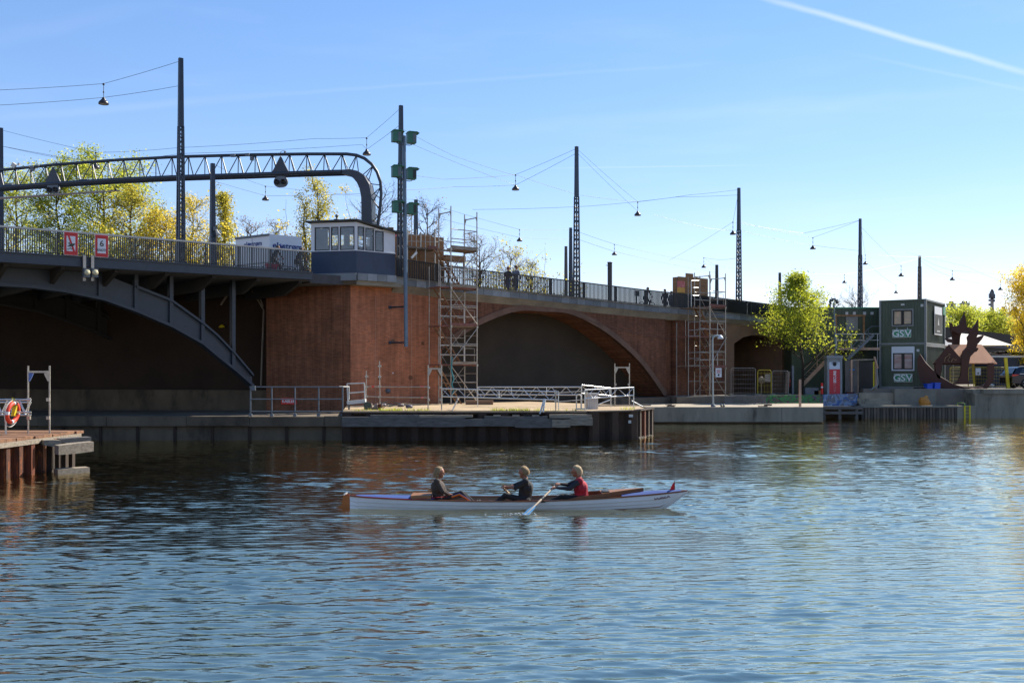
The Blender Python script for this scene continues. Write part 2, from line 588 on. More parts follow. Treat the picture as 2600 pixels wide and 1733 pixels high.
YELLOW = M('yellow paint', '#d8c21e', 0.55, var=0.15)
BLUE = M('bright blue plastic', '#1f4fc0', 0.5, var=0.1)
GLASS = glass_mat('dark window glass')
# ================================================================ water
def make_water():
    rows = np.concatenate([np.array([-80, -30, -8, 0, 4.0, 6.5]), np.geomspace(8.2, 62, 860), np.geomspace(64, 150, 40)])
    ks = np.concatenate([np.array([-9, -5, -3, -2, -1.4, -1.0, -0.8]), np.linspace(-0.6, 0.6, 640), np.array([0.8, 1.0, 1.4, 2, 3, 5, 9])])
    Yg, Kg = np.meshgrid(rows, ks, indexing='ij')
    Xg = Kg * np.maximum(Yg, 9.0)
    rng = np.random.default_rng(5)
    Z = np.zeros_like(Xg)
    # patches of calmer and rougher water
    def lowf(seed, lam, n=9):
        r = np.random.default_rng(seed); a = np.zeros_like(Xg)
        for _ in range(n):
            th = r.uniform(0, 2 * np.pi); k = 2 * np.pi / (lam * r.uniform(0.6, 1.6))
            a += np.sin(k * (Xg * np.cos(th) * 0.55 + Yg * np.sin(th)) + r.uniform(0, 6.28))
        return a / np.sqrt(n)
    patch = np.clip(0.9 + 0.42 * lowf(11, 13) + 0.25 * lowf(12, 4.5), 0.25, 2.0)
    right = 1.0 / (1.0 + np.exp(-(Kg * 2600 - 250) / 260.0))
    for i in range(84):
        lam = 10 ** rng.uniform(np.log10(0.11), np.log10(1.6))
        th = rng.normal(0.0, 0.14) + (np.pi / 2 if rng.random() < 0.9 else np.pi / 2 + rng.normal(0.9, 0.3))
        k = 2 * np.pi / lam
        slope = 0.029 * np.exp(-(np.log(lam / 0.23) / 0.75) ** 2) + 0.003
        ph = rng.uniform(0, 6.28)
        warp = 0.9 * np.sin(Xg * 2 * np.pi / (lam * 5.5) + rng.uniform(0, 6.28)) + 0.6 * np.sin(Yg * 2 * np.pi / (lam * 7.1) + Xg / lam * 0.4 + rng.uniform(0, 6.28))
        arg = k * (Xg * np.cos(th) + Yg * np.sin(th)) + ph + warp
        fade = np.clip(lam / (Yg * 0.0085 + 1e-6), 0, 1) ** 1.5      # a wave finer than the sheet's spacing there is left to the surface relief
        fade = np.where(Yg < 8, 0, fade)
        Z += slope / k * fade * (np.sin(arg) + 0.34 * np.sin(2 * arg + 1.1))
    Z *= patch
    Z[np.abs(Kg) > 0.7] *= 0.0
    nr, nc = Xg.shape
    co = np.stack([Xg, Yg, Z], -1).reshape(-1, 3)
    idx = np.arange(nr * nc).reshape(nr, nc)
    q = np.stack([idx[:-1, :-1], idx[:-1, 1:], idx[1:, 1:], idx[1:, :-1]], -1).reshape(-1, 4)
    me = bpy.data.meshes.new('water')
    me.vertices.add(len(co)); me.vertices.foreach_set('co', co.ravel())
    me.loops.add(q.size); me.loops.foreach_set('vertex_index', q.ravel().astype(np.int32))
    me.polygons.add(len(q)); me.polygons.foreach_set('loop_start', np.arange(0, q.size, 4, dtype=np.int32))
    me.polygons.foreach_set('use_smooth', np.ones(len(q), dtype=bool))
    me.update(calc_edges=True)
    m = bpy.data.materials.new('harbour water')
    m.use_nodes = True
    nt = m.node_tree; N, L = nt.nodes.new, nt.links.new
    b = nt.nodes['Principled BSDF']
    b.inputs['Base Color'].default_value = (0.006, 0.014, 0.013, 1)
    b.inputs['Roughness'].default_value = 0.02
    b.inputs['IOR'].default_value = 1.333
    tc = N('ShaderNodeTexCoord')
    prev = None
    for sc, st, dist, strength in (((1.5, 8.5, 1), 1.0, 0.02, 0.55), ((5, 24, 1), 1.0, 0.007, 0.6)):
        mp = N('ShaderNodeMapping'); mp.inputs['Scale'].default_value = sc
        L(tc.outputs['Object'], mp.inputs[0])
        nz = N('ShaderNodeTexNoise'); nz.inputs['Scale'].default_value = st; nz.inputs['Detail'].default_value = 3; nz.inputs['Roughness'].default_value = 0.5
        nz.inputs['Distortion'].default_value = 0.4
        L(mp.outputs[0], nz.inputs['Vector'])
        bp = N('ShaderNodeBump'); bp.inputs['Distance'].default_value = dist; bp.inputs['Strength'].default_value = strength
        L(nz.outputs['Fac'], bp.inputs['Height'])
        if prev: L(prev, bp.inputs['Normal'])
        prev = bp.outputs[0]
    L(prev, b.inputs['Normal'])
    # sky reflection boosted and tinted by hand: mirror share grows with the grazing angle
    fr_ = N('ShaderNodeFresnel'); fr_.inputs['IOR'].default_value = 1.333; L(prev, fr_.inputs['Normal'])
    pw = N('ShaderNodeMath'); pw.operation = 'POWER'; L(fr_.outputs[0], pw.inputs[0]); pw.inputs[1].default_value = 0.13
    gl_ = N('ShaderNodeBsdfGlossy'); gl_.inputs['Color'].default_value = (1.0, 0.89, 0.63, 1); gl_.inputs['Roughness'].default_value = 0.02; L(prev, gl_.inputs['Normal'])
    mxs = N('ShaderNodeMixShader'); L(pw.outputs[0], mxs.inputs[0]); L(b.outputs[0], mxs.inputs[1]); L(gl_.outputs[0], mxs.inputs[2])
    L(mxs.outputs[0], nt.nodes['Material Output'].inputs['Surface'])
    o = link('water', me, m)
    tag(o, 'rippled dark green harbour water', None, kind='structure')


make_water()

# ================================================================ land
GROUND = M('dusty quay ground', '#8b8174', 0.95, col2='#6b6358', scale=0.5, bump=0.3, bscale=6, spots=('#57604a', 0.4, 0.6, 0.75))
mb = MB()
poly = [(28.5, 66.2), (60, 66.0), (4000, 66.0), (4000, 4000), (-4000, 4000), (-4000, 112), (-60, 112), (-8, 108), (34, 96), (24.0, 76.0), (24.0, 68.0)]
mb.prism([(x, y, -2.0) for x, y in poly], (0, 0, 3.86))
g = mb.build('ground', GROUND, base=(30, 100, 0))
tag(g, 'pale dusty quay and land behind the bridge', kind='structure')

# ================================================================ bridge levels (top of the deck edge along the bridge)
_DZ = [(T(x), bl(x, y).z) for x, y in ((0, 638.5), (500, 671.5), (785, 691), (1015, 705), (1210, 730), (1441, 754), (1656, 777), (1760, 785.5), (1947, 806))]
_DZ = [(-60, 7.86)] + _DZ + [(T(2240), 6.35), (T(2600), 5.6), (T(2600) + 40, 3.4)]


def dz(t):
    for (a, za), (b, zb) in zip(_DZ, _DZ[1:]):
        if t <= b:
            k = (t - a) / (b - a)
            return za + (zb - za) * max(0.0, min(1.0, k))
    return _DZ[-1][1]


BW = 26.0                                  # width of the bridge
VW = 0.32                                  # brick face behind the deck edge
RZB = math.atan2(0.6304, 0.7763)


def bpos(t, v, z=0.0):
    return FB @ Vector((t, v, z))


t_left, t_pier0, t_pier1 = -46.0, T(792), T(1003)
tC = T(890, VW)
PC = bpos(tC, VW)                          # the pier's outer corner
FA = plane_frame(PC, R(-12))               # the pier's channel face, x to the right, y inward
xa = lambda x, v=0.0: on_frame(FA, x, YH, v).x

# ================================================================ steel span on the left
SPAN = thing('bridge_span', 'dark blue grey steel bridge span with curved arch girders under the deck', 'bridge', bpos(t_left + 20, 0, 0), RZB)
mb = MB(FB)
n = 12
ts = [t_left + (t_pier0 - t_left) * i / n for i in range(n + 1)]
mb.strip([(t, 0.2, dz(t) - 0.05) for t in ts], [(t, 0.2, dz(t) - 0.42) for t in ts], (0, BW - 0.4, 0))
DECKM = M('asphalt deck', '#4a4a4c', 0.9, var=0.15)
mb.build('deck', DECKM, SPAN)
mb = MB(FB)
mb.strip([(t, -0.06, dz(t)) for t in ts], [(t, -0.06, dz(t) - 0.42 + 0.1 * max(0, (t + 20) / 12)) for t in ts], (0, 0.28, 0))
mb.strip([(t, -0.13, dz(t) + 0.02) for t in ts], [(t, -0.13, dz(t) - 0.035) for t in ts], (0, 0.35, 0))
mb.build('edge_girder', STEEL_BLUE, SPAN)

RIBD = M('shade darkened girder steel', '#1d1a19', 0.8, var=0.2)  # shade under the deck painted into the inner girders and cross beams
low = [(-260, 742), (-120, 726), (0, 726), (80, 731), (159, 741), (261, 762), (344, 792), (433, 830), (510, 873), (548, 905), (596, 943), (640, 982)]
upp = [(-260, 668), (-120, 668), (0, 668), (80, 671), (159, 678), (261, 694), (344, 728), (433, 763), (510, 818), (548, 850), (596, 900), (640, 952)]


def dens(pts, k=4):
    out = []
    for (a, b), (c, d) in zip(pts, pts[1:]):
        out += [(a + (c - a) * i / k, b + (d - b) * i / k) for i in range(k)]
    return out + [pts[-1]]


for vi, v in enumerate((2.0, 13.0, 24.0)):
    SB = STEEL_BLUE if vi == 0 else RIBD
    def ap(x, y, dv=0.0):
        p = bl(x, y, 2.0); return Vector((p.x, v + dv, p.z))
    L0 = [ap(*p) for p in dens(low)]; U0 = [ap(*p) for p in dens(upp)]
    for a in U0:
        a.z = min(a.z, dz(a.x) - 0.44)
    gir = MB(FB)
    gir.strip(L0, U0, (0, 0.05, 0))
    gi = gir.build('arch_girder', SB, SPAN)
    fl = MB(FB)
    fl.strip([p + Vector((0, -0.28, -0.02)) for p in L0], [p + Vector((0, -0.28, 0.12)) for p in L0], (0, 0.6, 0))
    fl.build('bottom_flange', SB, gi)
    fu = MB(FB)
    U1 = U0[24:]
    fu.strip([p + Vector((0, -0.22, -0.06)) for p in U1], [p + Vector((0, -0.22, 0.06)) for p in U1], (0, 0.5, 0))
    fu.build('top_flange', SB, gi)
    for x, y in ((253, 757), (344, 786), (433, 822), (513, 870), (591, 935)):
        a = ap(x, y)
        st = MB(FB)
        st.box((a.x - 0.085, v - 0.14, a.z), (a.x + 0.085, v + 0.18, dz(a.x) - 0.43))
        st.build('post', SB, gi)
# cross beams under the deck that carry the edge
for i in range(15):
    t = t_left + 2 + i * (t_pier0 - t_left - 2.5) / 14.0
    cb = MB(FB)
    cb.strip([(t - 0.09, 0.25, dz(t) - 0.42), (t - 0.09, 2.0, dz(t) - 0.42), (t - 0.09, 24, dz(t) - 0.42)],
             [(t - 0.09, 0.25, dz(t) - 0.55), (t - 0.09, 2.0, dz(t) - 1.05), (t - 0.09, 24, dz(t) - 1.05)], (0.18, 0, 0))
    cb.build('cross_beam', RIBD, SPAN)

# ================================================================ brick pier and its footing
PIER = thing('bridge_pier', 'brown brick bridge pier with angled corner beside the arch', 'pier', (PC.x, PC.y, 0), R(-12))
mb = MB(FA)
x675, x640 = xa(676), xa(640, 1.3)
mb.box((x675, 0.0, 0.2), (0.0, 0.6, 7.75))
mb.build('channel_wall', BRICK_DK, PIER)
mb = MB(FA)                               # shallow pilaster of the channel face
mb.box((xa(843), -0.07, 1.0), (xa(871), 0.02, 7.75))
mb.build('pilaster', BRICK_DK, PIER)
mb = MB(FA)
mb.box((x675, 0.6, 0.2), (x675 + 0.5, 2.2, 7.75))
mb.build('return_wall', BRICK_DK, PIER)
BACKW = M('shade darkened concrete', '#3a2c22', 0.95, col2='#241b15', scale=0.4, bump=0.3, bscale=6)  # shade below the span is put into this dark colour
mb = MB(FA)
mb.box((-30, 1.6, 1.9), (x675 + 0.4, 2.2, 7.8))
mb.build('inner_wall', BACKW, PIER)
mb = MB(FA)
mb.box((-30, 0.55, 0.2), (x675 - 0.02, 1.65, 2.05))
mb.build('plinth', CONC_WET, PIER)
mb = MB(FB)                               # soldier course band under the deck slab, both faces
mb.build('core', BRICK, PIER) if False else None

# ================================================================ brick arch bridge on the right
ARCH = thing('arch_bridge', 'long brown brick arch bridge with grey granite deck edge', 'bridge', bpos(T(1400), VW, 0), RZB)
rp = [bl(x, y, VW) for x, y in ((1380, 791), (1433, 794), (1478, 809.5), (1535, 841.6), (1588, 884), (1628.5, 924.6), (1666, 975.5), (1686, 1006))]
tc0 = rp[0].x
half = [(p.x - tc0, p.z) for p in rp]
arch_pts = [(tc0 - a, z) for a, z in reversed(half[1:])] + [(tc0 + a, z) for a, z in half]


def interp(pts, t):
    if t <= pts[0][0]: return pts[0][1]
    for (a, za), (b, zb) in zip(pts, pts[1:]):
        if t <= b: return za + (zb - za) * (t - a) / (b - a)
    return pts[-1][1]


def smooth_arch(pts, n=48):
    """Catmull-Rom through the measured points"""
    P = [Vector((a, z)) for a, z in pts]
    out = []
    for i in range(len(P) - 1):
        p0, p1, p2, p3 = P[max(i - 1, 0)], P[i], P[i + 1], P[min(i + 2, len(P) - 1)]
        for j in range(4):
            s = j / 4
            out.append(0.5 * ((2 * p1) + (p2 - p0) * s + (2 * p0 - 5 * p1 + 4 * p2 - p3) * s * s + (3 * p1 - p0 - 3 * p2 + p3) * s ** 3))
    out.append(P[-1])
    return [(p.x, p.y) for p in out]


arch_s = smooth_arch(arch_pts)
tq = T(1122, VW)                                   # the pier hides the arch's near foot
arch_s = [(tq, interp(arch_s, tq))] + [(a, z) for a, z in arch_s if a > tq + 0.05]
a0, a1 = arch_s[0][0], arch_s[-1][0]
# small arch further on
o0, o1 = T(1863, VW), T(1985, VW)
oc = (o0 + o1) / 2
small = [(o0, 5.0), (o0 + 0.35 * (oc - o0), 5.45), (oc - 0.3 * (oc - o0), 5.62), (oc, 5.66), (oc + 0.3 * (o1 - oc), 5.62), (o1 - 0.35 * (o1 - oc), 5.45), (o1, 5.0)]
tE = T(2600) + 30
cut0, cut1 = T(1690, VW), T(1714, VW)


RINGJ = M('pale joint filler', '#a88872', 0.9)


def wall_strip(name, ts, bot, mat, v=VW, thick=0.8, topoff=0.52):
    w = MB(FB)
    w.strip([(t, v, dz(t) - topoff) for t in ts], [(t, v, b) for t, b in zip(ts, bot)], (0, thick, 0))
    return w.build(name, mat, ARCH)


def lins(a, b, n):
    return [a + (b - a) * i / n for i in range(n + 1)]


wall_strip('pier_wall', lins(tC, a0, 6), [-0.5] * 7, BRICK)
wall_strip('arch_wall', [a for a, z in arch_s], [z for a, z in arch_s], BRICK_M)
wall_strip('pier_wall', lins(a1, cut0, 2), [-0.5] * 3, BRICK_M)
wall_strip('recess_wall', lins(cut0, cut1, 2), [-0.5] * 3, BRICK_DK, v=VW + 0.35, thick=0.45)  # the darker brick also paints in the shadow of the recess
wall_strip('pier_wall', lins(cut1, T(1838, VW), 3), [-0.5] * 4, BRICK_M)
for xj in (954, 1045):
    p, q = bl(xj, 752, VW), bl(xj, 1020, VW)
    j = MB(FB); j.box((p.x - 0.012, VW - 0.004, 1.4), (p.x + 0.012, VW + 0.02, p.z)); j.build('wall_joint', RINGJ, ARCH)
CONC_WARM = M('warm stained concrete', '#8a6a52', 0.9, col2='#6a5242', scale=0.6, bump=0.2, bscale=8)
wall_strip('column_wall', lins(T(1838, VW), o0, 2), [-0.5] * 3, CONC_WARM, v=VW - 0.04)
wall_strip('small_arch_wall', [a for a, z in small], [z for a, z in small], CONC_WARM, v=VW - 0.04)
wall_strip('abutment_wall', lins(o1, T(2110, VW), 2), [-0.5] * 3, CONC_WARM, v=VW - 0.02)
RAMPM = M('dark brown ramp wall', '#3b352d', 0.9, col2='#2b2a24', scale=0.7, stretch=(2, 1, 0.4))
w = MB(FB)
tr = lins(T(2110, VW), tE, 6)
w.strip([(t, VW, dz(t) + 0.95) for t in tr], [(t, VW, 0) for t in tr], (0, 0.5, 0))
w.build('ramp_wall', RAMPM, ARCH)
# ring of the arch: a raised band following the opening
w = MB(FB)
inner = [(a, VW - 0.05, z) for a, z in arch_s]
outer = []
for i, (a, z) in enumerate(arch_s):
    p, q = arch_s[max(i - 1, 0)], arch_s[min(i + 1, len(arch_s) - 1)]
    d = Vector((q[0] - p[0], q[1] - p[1])).normalized()
    outer.append((a - d.y * 0.34, VW - 0.05, z + d.x * 0.34))
w.strip(inner, outer, (0, 0.3, 0))
RINGM = M('brown arch stone', '#7a5e4d', 0.9, col2='#5c4639', scale=1.0, bump=0.2, bscale=10)
w.build('arch_ring', RINGM, ARCH)
# soffit and closing wall
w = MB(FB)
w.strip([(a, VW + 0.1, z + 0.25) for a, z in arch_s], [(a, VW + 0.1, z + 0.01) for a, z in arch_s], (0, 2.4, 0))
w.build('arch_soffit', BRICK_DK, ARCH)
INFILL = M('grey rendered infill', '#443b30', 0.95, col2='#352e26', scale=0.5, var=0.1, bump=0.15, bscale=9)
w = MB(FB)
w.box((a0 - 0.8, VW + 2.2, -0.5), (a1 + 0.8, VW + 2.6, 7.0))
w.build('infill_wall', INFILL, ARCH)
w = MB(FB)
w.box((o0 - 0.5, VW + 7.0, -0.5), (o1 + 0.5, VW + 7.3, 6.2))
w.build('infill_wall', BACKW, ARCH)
w = MB(FB)
w.box((o0 - 1.2, VW + 0.7, -0.5), (o0 - 0.02, VW + 7.0, 6.0)); w.box((o1 + 0.02, VW + 0.7, -0.5), (o1 + 1.2, VW + 7.0, 6.0))
w.build('jamb_wall', CONC_WARM, ARCH)
# deck and the concave soffit under its edge
ts = lins(t_pier0, tE, 24)
w = MB(FB)
w.strip([(t, 0.2, dz(t) - 0.05) for t in ts], [(t, 0.2, dz(t) - 0.5) for t in ts], (0, BW - 0.4, 0))
w.build('deck', DECKM, ARCH)
ts = lins(t_pier1, T(2110), 24)
w = MB(FB)
w.strip([(t, 0.02, dz(t) - 0.36) for t in ts], [(t, VW + 0.02, dz(t) - 0.78) for t in ts], (0, 0.5, 0))
w.build('cornice', CONC, ARCH)
# granite slabs of the deck edge, one by one
k, t = 0, t_pier1 + 0.02
GRANS = [GRANITE, M('pale grey granite', '#9aa0a2', 0.8, col2='#7c8284', scale=1.3, bump=0.15, bscale=30), M('dark grey granite', '#747a7d', 0.8, col2='#575c5e', scale=1.2, bump=0.15, bscale=30)]
rg = random.Random(3)
while t < T(2110):
    wd = 0.62 + rg.random() * 0.06
    t2 = t + wd
    s = MB(FB)
    o = rg.uniform(-0.006, 0.006)
    s.strip([(t + 0.008, -0.02 + o, dz(t)), (t2 - 0.008, -0.02 + o, dz(t2))], [(t + 0.008, -0.02 + o, dz(t) - 0.37), (t2 - 0.008, -0.02 + o, dz(t2) - 0.37)], (0, 0.3, 0))
    s.build('fascia_slab', GRANS[rg.choice((0, 0, 0, 1, 2, 2))], ARCH)
    t = t2
    k += 1
w = MB(FB)
ts = lins(t_pier1, T(2110), 20)
w.strip([(t, -0.1, dz(t) + 0.035) for t in ts], [(t, -0.1, dz(t) + 0.004) for t in ts], (0, 0.5, 0))
w.build('coping', CONC, ARCH)
# grey water pipe lines, wall plates and vents on the pier wall
for x, y, r in ((998, 867, 0.13), (1042, 958, 0.13), (1073, 871, 0.1), (963, 960, 0.09)):
    p = bl(x, y, VW)
    c = MB(FB)
    c.lathe([(r, 0), (r, -0.015), (r * 0.75, -0.015), (r * 0.7, -0.004), (0.04, -0.004), (0.035, -0.02), (1e-4, -0.02)], (p.x, VW, p.z), 14, axis='Y')
    c.build('anchor_plate', BRICK_DK if y != 867 else RINGM, ARCH)
p = bl(984, 992, VW)
c = MB(FB); c.lathe([(0.12, 0.0), (0.12, -0.1), (0.09, -0.15), (1e-4, -0.17)], (p.x, VW, p.z), 12, axis='Y'); c.build('wall_lamp', STEEL_GREY, ARCH)
p = bl(997, 946.5, VW)
c = MB(FB); c.box((p.x - .03, VW - 0.05, p.z - .03), (p.x + .03, VW + .02, p.z + .03)); c.build('wall_socket', WHITE, ARCH)
# loose cable along the arch wall
cab = MB(FB)
pts = [bl(x, y, VW - 0.08) for x, y in ((1478, 806), (1510, 818), (1545, 829), (1600, 843), (1660, 855), (1720, 862), (1800, 868))]
cab.pipe(pts, 0.013, 5)
tag(cab.build('cable', RINGM, base=bpos(pts[3].x, VW - 0.1, pts[3].z), rz=RZB), 'thin pale cable sagging across the brick arch wall', 'cable')
cab = MB(FB)
pts = [bl(x, y, VW - 0.1) for x, y in ((1842, 819), (1870, 822), (1900, 822), (1918, 828), (1927, 836), (1945, 842), (1958, 838), (1975, 832))]
cab.pipe(pts, 0.02, 5)
tag(cab.build('hose', CONC_WARM, base=bpos(pts[3].x, VW - 0.1, pts[3].z), rz=RZB), 'pale hose looping over the concrete arch beside the tree', 'hose')

# ================================================================ railings
def railing(label, ta, tb, step, top_mat, bar_mat, h=1.02, post_every=18, toph=0.05):
    r = thing('bridge_railing', label, 'railing', bpos((ta + tb) / 2, 0.06, dz((ta + tb) / 2)), RZB, 'railings of the bridge')
    n = int((tb - ta) / step)
    me = MB().box((-0.016, -0.03, 0), (0.016, 0.03, h - 0.03)).mesh('baluster'); me.materials.append(bar_mat)
    mp = MB().box((-0.03, -0.045, -0.03), (0.03, 0.045, h - 0.02)).mesh('post'); mp.materials.append(bar_mat)
    inv = world_of(r).inverted() @ FB
    for i in range(n + 1):
        t = ta + (tb - ta) * i / n
        put('post' if i % post_every == 0 else 'baluster', mp if i % post_every == 0 else me, r, inv @ Vector((t, 0.06, dz(t) + 0.02)))
    ts = lins(ta - 0.05, tb + 0.05, 24)
    m = MB(FB); m.strip([(t, 0.0, dz(t) + h + toph / 2) for t in ts], [(t, 0.0, dz(t) + h - toph / 2) for t in ts], (0, 0.13, 0)); m.build('top_rail', top_mat, r)
    m = MB(FB); m.strip([(t, 0.03, dz(t) + 0.10) for t in ts], [(t, 0.03, dz(t) + 0.07) for t in ts], (0, 0.06, 0)); m.build('bottom_rail', bar_mat, r)
    return r


RAIL_D = M('dark railing paint', '#12161b', 0.5, var=0.2)
RAIL_T = M('worn metal handrail', '#aaa79f', 0.4, 0.4, var=0.15)
railing('metal railing with pale worn handrail over the steel span', T(-70), T(786), 0.0885, RAIL_T, RAIL_D, h=1.03, toph=0.075)
railing('dark metal railing above the brick arch', T(1004), T(2000), 0.113, RAIL_D, RAIL_D, h=1.0, post_every=24)
# ================================================================ control booth on the pier
VK = -0.35
pK = bl(905, YH, VK)
K = FB @ Vector((pK.x, VK, 0))
FK = plane_frame(K, R(-12))                       # left face, x to the right (so the face runs to negative x)
FR = Matrix.Translation(Vector((K.x, K.y, 0))) @ Matrix.Rotation(RZB, 4, 'Z')   # right face
BOOTH = thing('control_booth', 'small white control booth with navy lower wall above the brick pier', 'booth', (K.x, K.y, 7.6), R(-12))
lx = on_frame(FK, 790, YH).x
rx = on_frame(FR, 1003, YH).x
zc = lambda y: HC + (YH - y) * K.y / FPX


def foot(off=0.0, lx_=None, rx_=None):
    """outline of the booth: left end, corner, right end, back right, back left (world xy)"""
    l, r = (lx if lx_ is None else lx_), (rx if rx_ is None else rx_)
    a, b = FK @ Vector((l - off, -off, 0)), FR @ Vector((r + off, -off, 0))
    c1 = FK @ Vector((0, -off, 0)); c2 = FR @ Vector((0, -off, 0))
    mid = (c1 + c2) * 0.5
    k = K + (mid - K).normalized() * (off / math.cos(math.atan2((c1 - c2).length / 2, (mid - K).length)) if off else 0) if off else K
    return [a, Vector((k.x, k.y, 0)), b, FR @ Vector((r + off, 2.6, 0)), FK @ Vector((l - off, 2.4, 0))]


def ring_prism(mb, pts, z0, z1):
    mb.prism([(p.x, p.y, z0) for p in pts], (0, 0, z1 - z0))


z_slab0, z_slab1, z_sill, z_head, z_top = zc(712), zc(693), zc(634), zc(574), zc(563)
m = MB(); ring_prism(m, foot(0.0), z_slab1, z_sill - 0.04); m.build('lower_wall', NAVY, BOOTH)
m = MB(); ring_prism(m, foot(0.03), z_sill - 0.04, z_sill); m.build('sill', WHITE, BOOTH)
# granite slabs round the foot
m = MB(FK); m.box((lx - 0.05, -0.12, z_slab0), (0.03, 1.5, z_slab1)); m.build('base_slab', GRANITE, BOOTH)
n_s = 4
for i in range(n_s):
    a, b = rx * i / n_s, rx * (i + 1) / n_s
    m = MB(FR); m.box((a + 0.008, -0.14, z_slab0 + 0.02), (b - 0.008, 1.2, z_slab1 - 0.003)); m.build('base_slab', GRANS[i % 2], BOOTH)
m = MB(FR); m.box((0.0, -0.02, z_slab0 - 0.2), (rx + 0.4, 0.9, z_slab0 + 0.02)); m.build('corbel', CONC, BOOTH)
m = MB(FK); m.box((lx, 0.0, z_slab0 - 0.18), (-0.02, 0.9, z_slab0)); m.build('corbel', CONC_WET, BOOTH)


def wall_with_windows(fr, x0, x1, wins, ztop0, ztop1, wid):
    """white wall x0..x1 with glazed openings (a,b); posts between"""
    xs = [x0] + [q for w_ in wins for q in w_] + [x1]
    m = MB(fr)
    for a, b in zip(xs[0::2], xs[1::2]):
        m.box((a, 0.0, z_sill), (b, 0.1, z_head))
    m.strip([(x0, 0, ztop0), (x1, 0, ztop1)], [(x0, 0, z_head), (x1, 0, z_head - (0.0 if ztop1 > z_head else (z_head - ztop1) + 0.02))], (0, 0.1, 0))
    m.build('upper_wall', WHITE, BOOTH)
    for a, b in wins:
        zt = min(z_head, ztop0 + (ztop1 - ztop0) * ((b - x0) / (x1 - x0)) - 0.06)
        f = MB(fr)
        t_ = 0.045
        f.box((a, -0.012, z_sill), (a + t_, 0.06, zt)); f.box((b - t_, -0.012, z_sill), (b, 0.06, zt))
        f.box((a + t_, -0.012, z_sill), (b - t_, 0.06, z_sill + t_)); f.box((a + t_, -0.012, zt - t_), (b - t_, 0.06, zt))
        fo = f.build('window_frame', BLACK, BOOTH)
        g_ = MB(fr); g_.box((a + t_, 0.02, z_sill + t_), (b - t_, 0.035, zt - t_)); g_.build('pane', BOOTHGLASS, fo)


BOOTHGLASS = glass_mat('booth glass', (0.8, 0.82, 0.82, 1), 0.02, 0.85)
fx = lambda x: on_frame(FK, x, 600).x
wall_with_windows(FK, lx, 0.0, [(fx(799), fx(837)), (fx(840.5), fx(859.5)), (fx(863), fx(900))], z_top, z_top, 0)
gx = lambda x: on_frame(FR, x, 600).x
wall_with_windows(FR, 0.0, rx, [(gx(908), gx(925)), (gx(927.5), gx(949.5)), (gx(952), gx(974))], z_top, zc(563) - 0.42, 0)
BK_IN = M('booth interior', '#6b5a46', 0.8, col2='#3c342c', scale=1.5)
m = MB(); ft = foot(-0.5); ft = [ft[0], ft[1], ft[2], ft[3], ft[4]]
m2 = MB(FK); m2.box((lx + 0.1, 2.2, z_sill), (1.2, 2.3, z_sill + 0.45)); m2.box((lx + 0.1, 2.2, z_head - 0.1), (1.2, 2.3, z_top)); m2.box((lx + 0.9, 2.2, z_sill + 0.45), (lx + 1.2, 2.3, z_head - 0.1)); m2.box((-0.1, 2.2, z_sill + 0.45), (1.2, 2.3, z_head - 0.1)); m2.build('back_wall', BK_IN, BOOTH)
m2 = MB(FR); m2.box((rx - 0.12, 0.1, z_sill), (rx, 2.6, z_top - 0.42)); m2.build('end_wall', WHITE, BOOTH)
m2 = MB(FK); m2.box((lx + 0.15, 0.14, z_sill + 0.05), (lx + 0.85, 0.16, z_head - 0.05)); m2.build('blind', WHITE_DIRTY, BOOTH)
m2 = MB(FK); m2.box((lx + 0.6, 0.7, z_sill - 0.1), (-0.3, 1.3, z_sill + 0.35)); m2.build('desk', PLY, BOOTH)
# roof: thin, dropping to the right
p = foot(0.22)
zt = [z_top + 0.02, z_top + 0.05, z_top - 0.40, z_top - 0.36, z_top + 0.02]
m = MB()
lo_ = [Vector((q.x, q.y, z)) for q, z in zip(p, zt)]
m.add(lo_ + [q + Vector((0, 0, 0.075)) for q in lo_], [(0, 1, 4), (1, 2, 3), (1, 3, 4), (5, 9, 6), (6, 8, 7), (6, 9, 8)] + [(i, (i + 1) % 5, 5 + (i + 1) % 5, 5 + i) for i in range(5)])
m.build('roof', M('dark roofing felt', '#3a3c3c', 0.8, var=0.2), BOOTH)
q = FK @ Vector((on_frame(FK, 855, 560, 0.8).x, 0.8, 0))
m = MB(); m.lathe([(0.09, 0), (0.09, 0.18), (0.16, 0.2), (0.16, 0.23), (0.05, 0.24), (0.05, 0.34), (0.08, 0.36), (0.08, 0.46), (1e-4, 0.5)], (q.x, q.y, z_top + 0.06), 10)
m.build('roof_vent', STEEL_GREY, BOOTH)

# ================================================================ signal gantry across the road
pg = at(900, YH, 51.8)
FG = plane_frame(pg, R(-12.7))
gl = lambda x, y, v=0.0: on_frame(FG, x, y, v)
GAN = thing('signal_gantry', 'blue steel lattice gantry curving down beside the control booth', 'gantry', (pg.x, pg.y, 7.9), R(-12.7))
top_px = [(-120, 443), (0, 432), (140, 418), (300, 406), (452, 398), (640, 393), (780, 391), (880, 391), (905, 394), (925, 402), (943, 416), (957, 436), (966, 462), (968, 492), (965, 530), (958, 580)]
bot_px = [(-120, 489), (0, 479), (140, 469), (300, 459), (452, 452), (640, 446), (780, 441), (872, 438.5), (893, 440), (908, 446), (921, 458), (930, 475), (935, 500), (936, 540), (936, 600)]
m = MB(FG); m.pipe([gl(*p) for p in top_px], 0.085, 8); m.build('top_chord', STEEL_BLUE, GAN)
for v in (-0.28, 0.28):
    m = MB(FG)
    pts = [gl(*p) for p in bot_px[:8]]
    m.pipe([Vector((p.x, v, p.z)) for p in pts], 0.11, 8); m.build('bottom_chord', STEEL_BLUE, GAN)
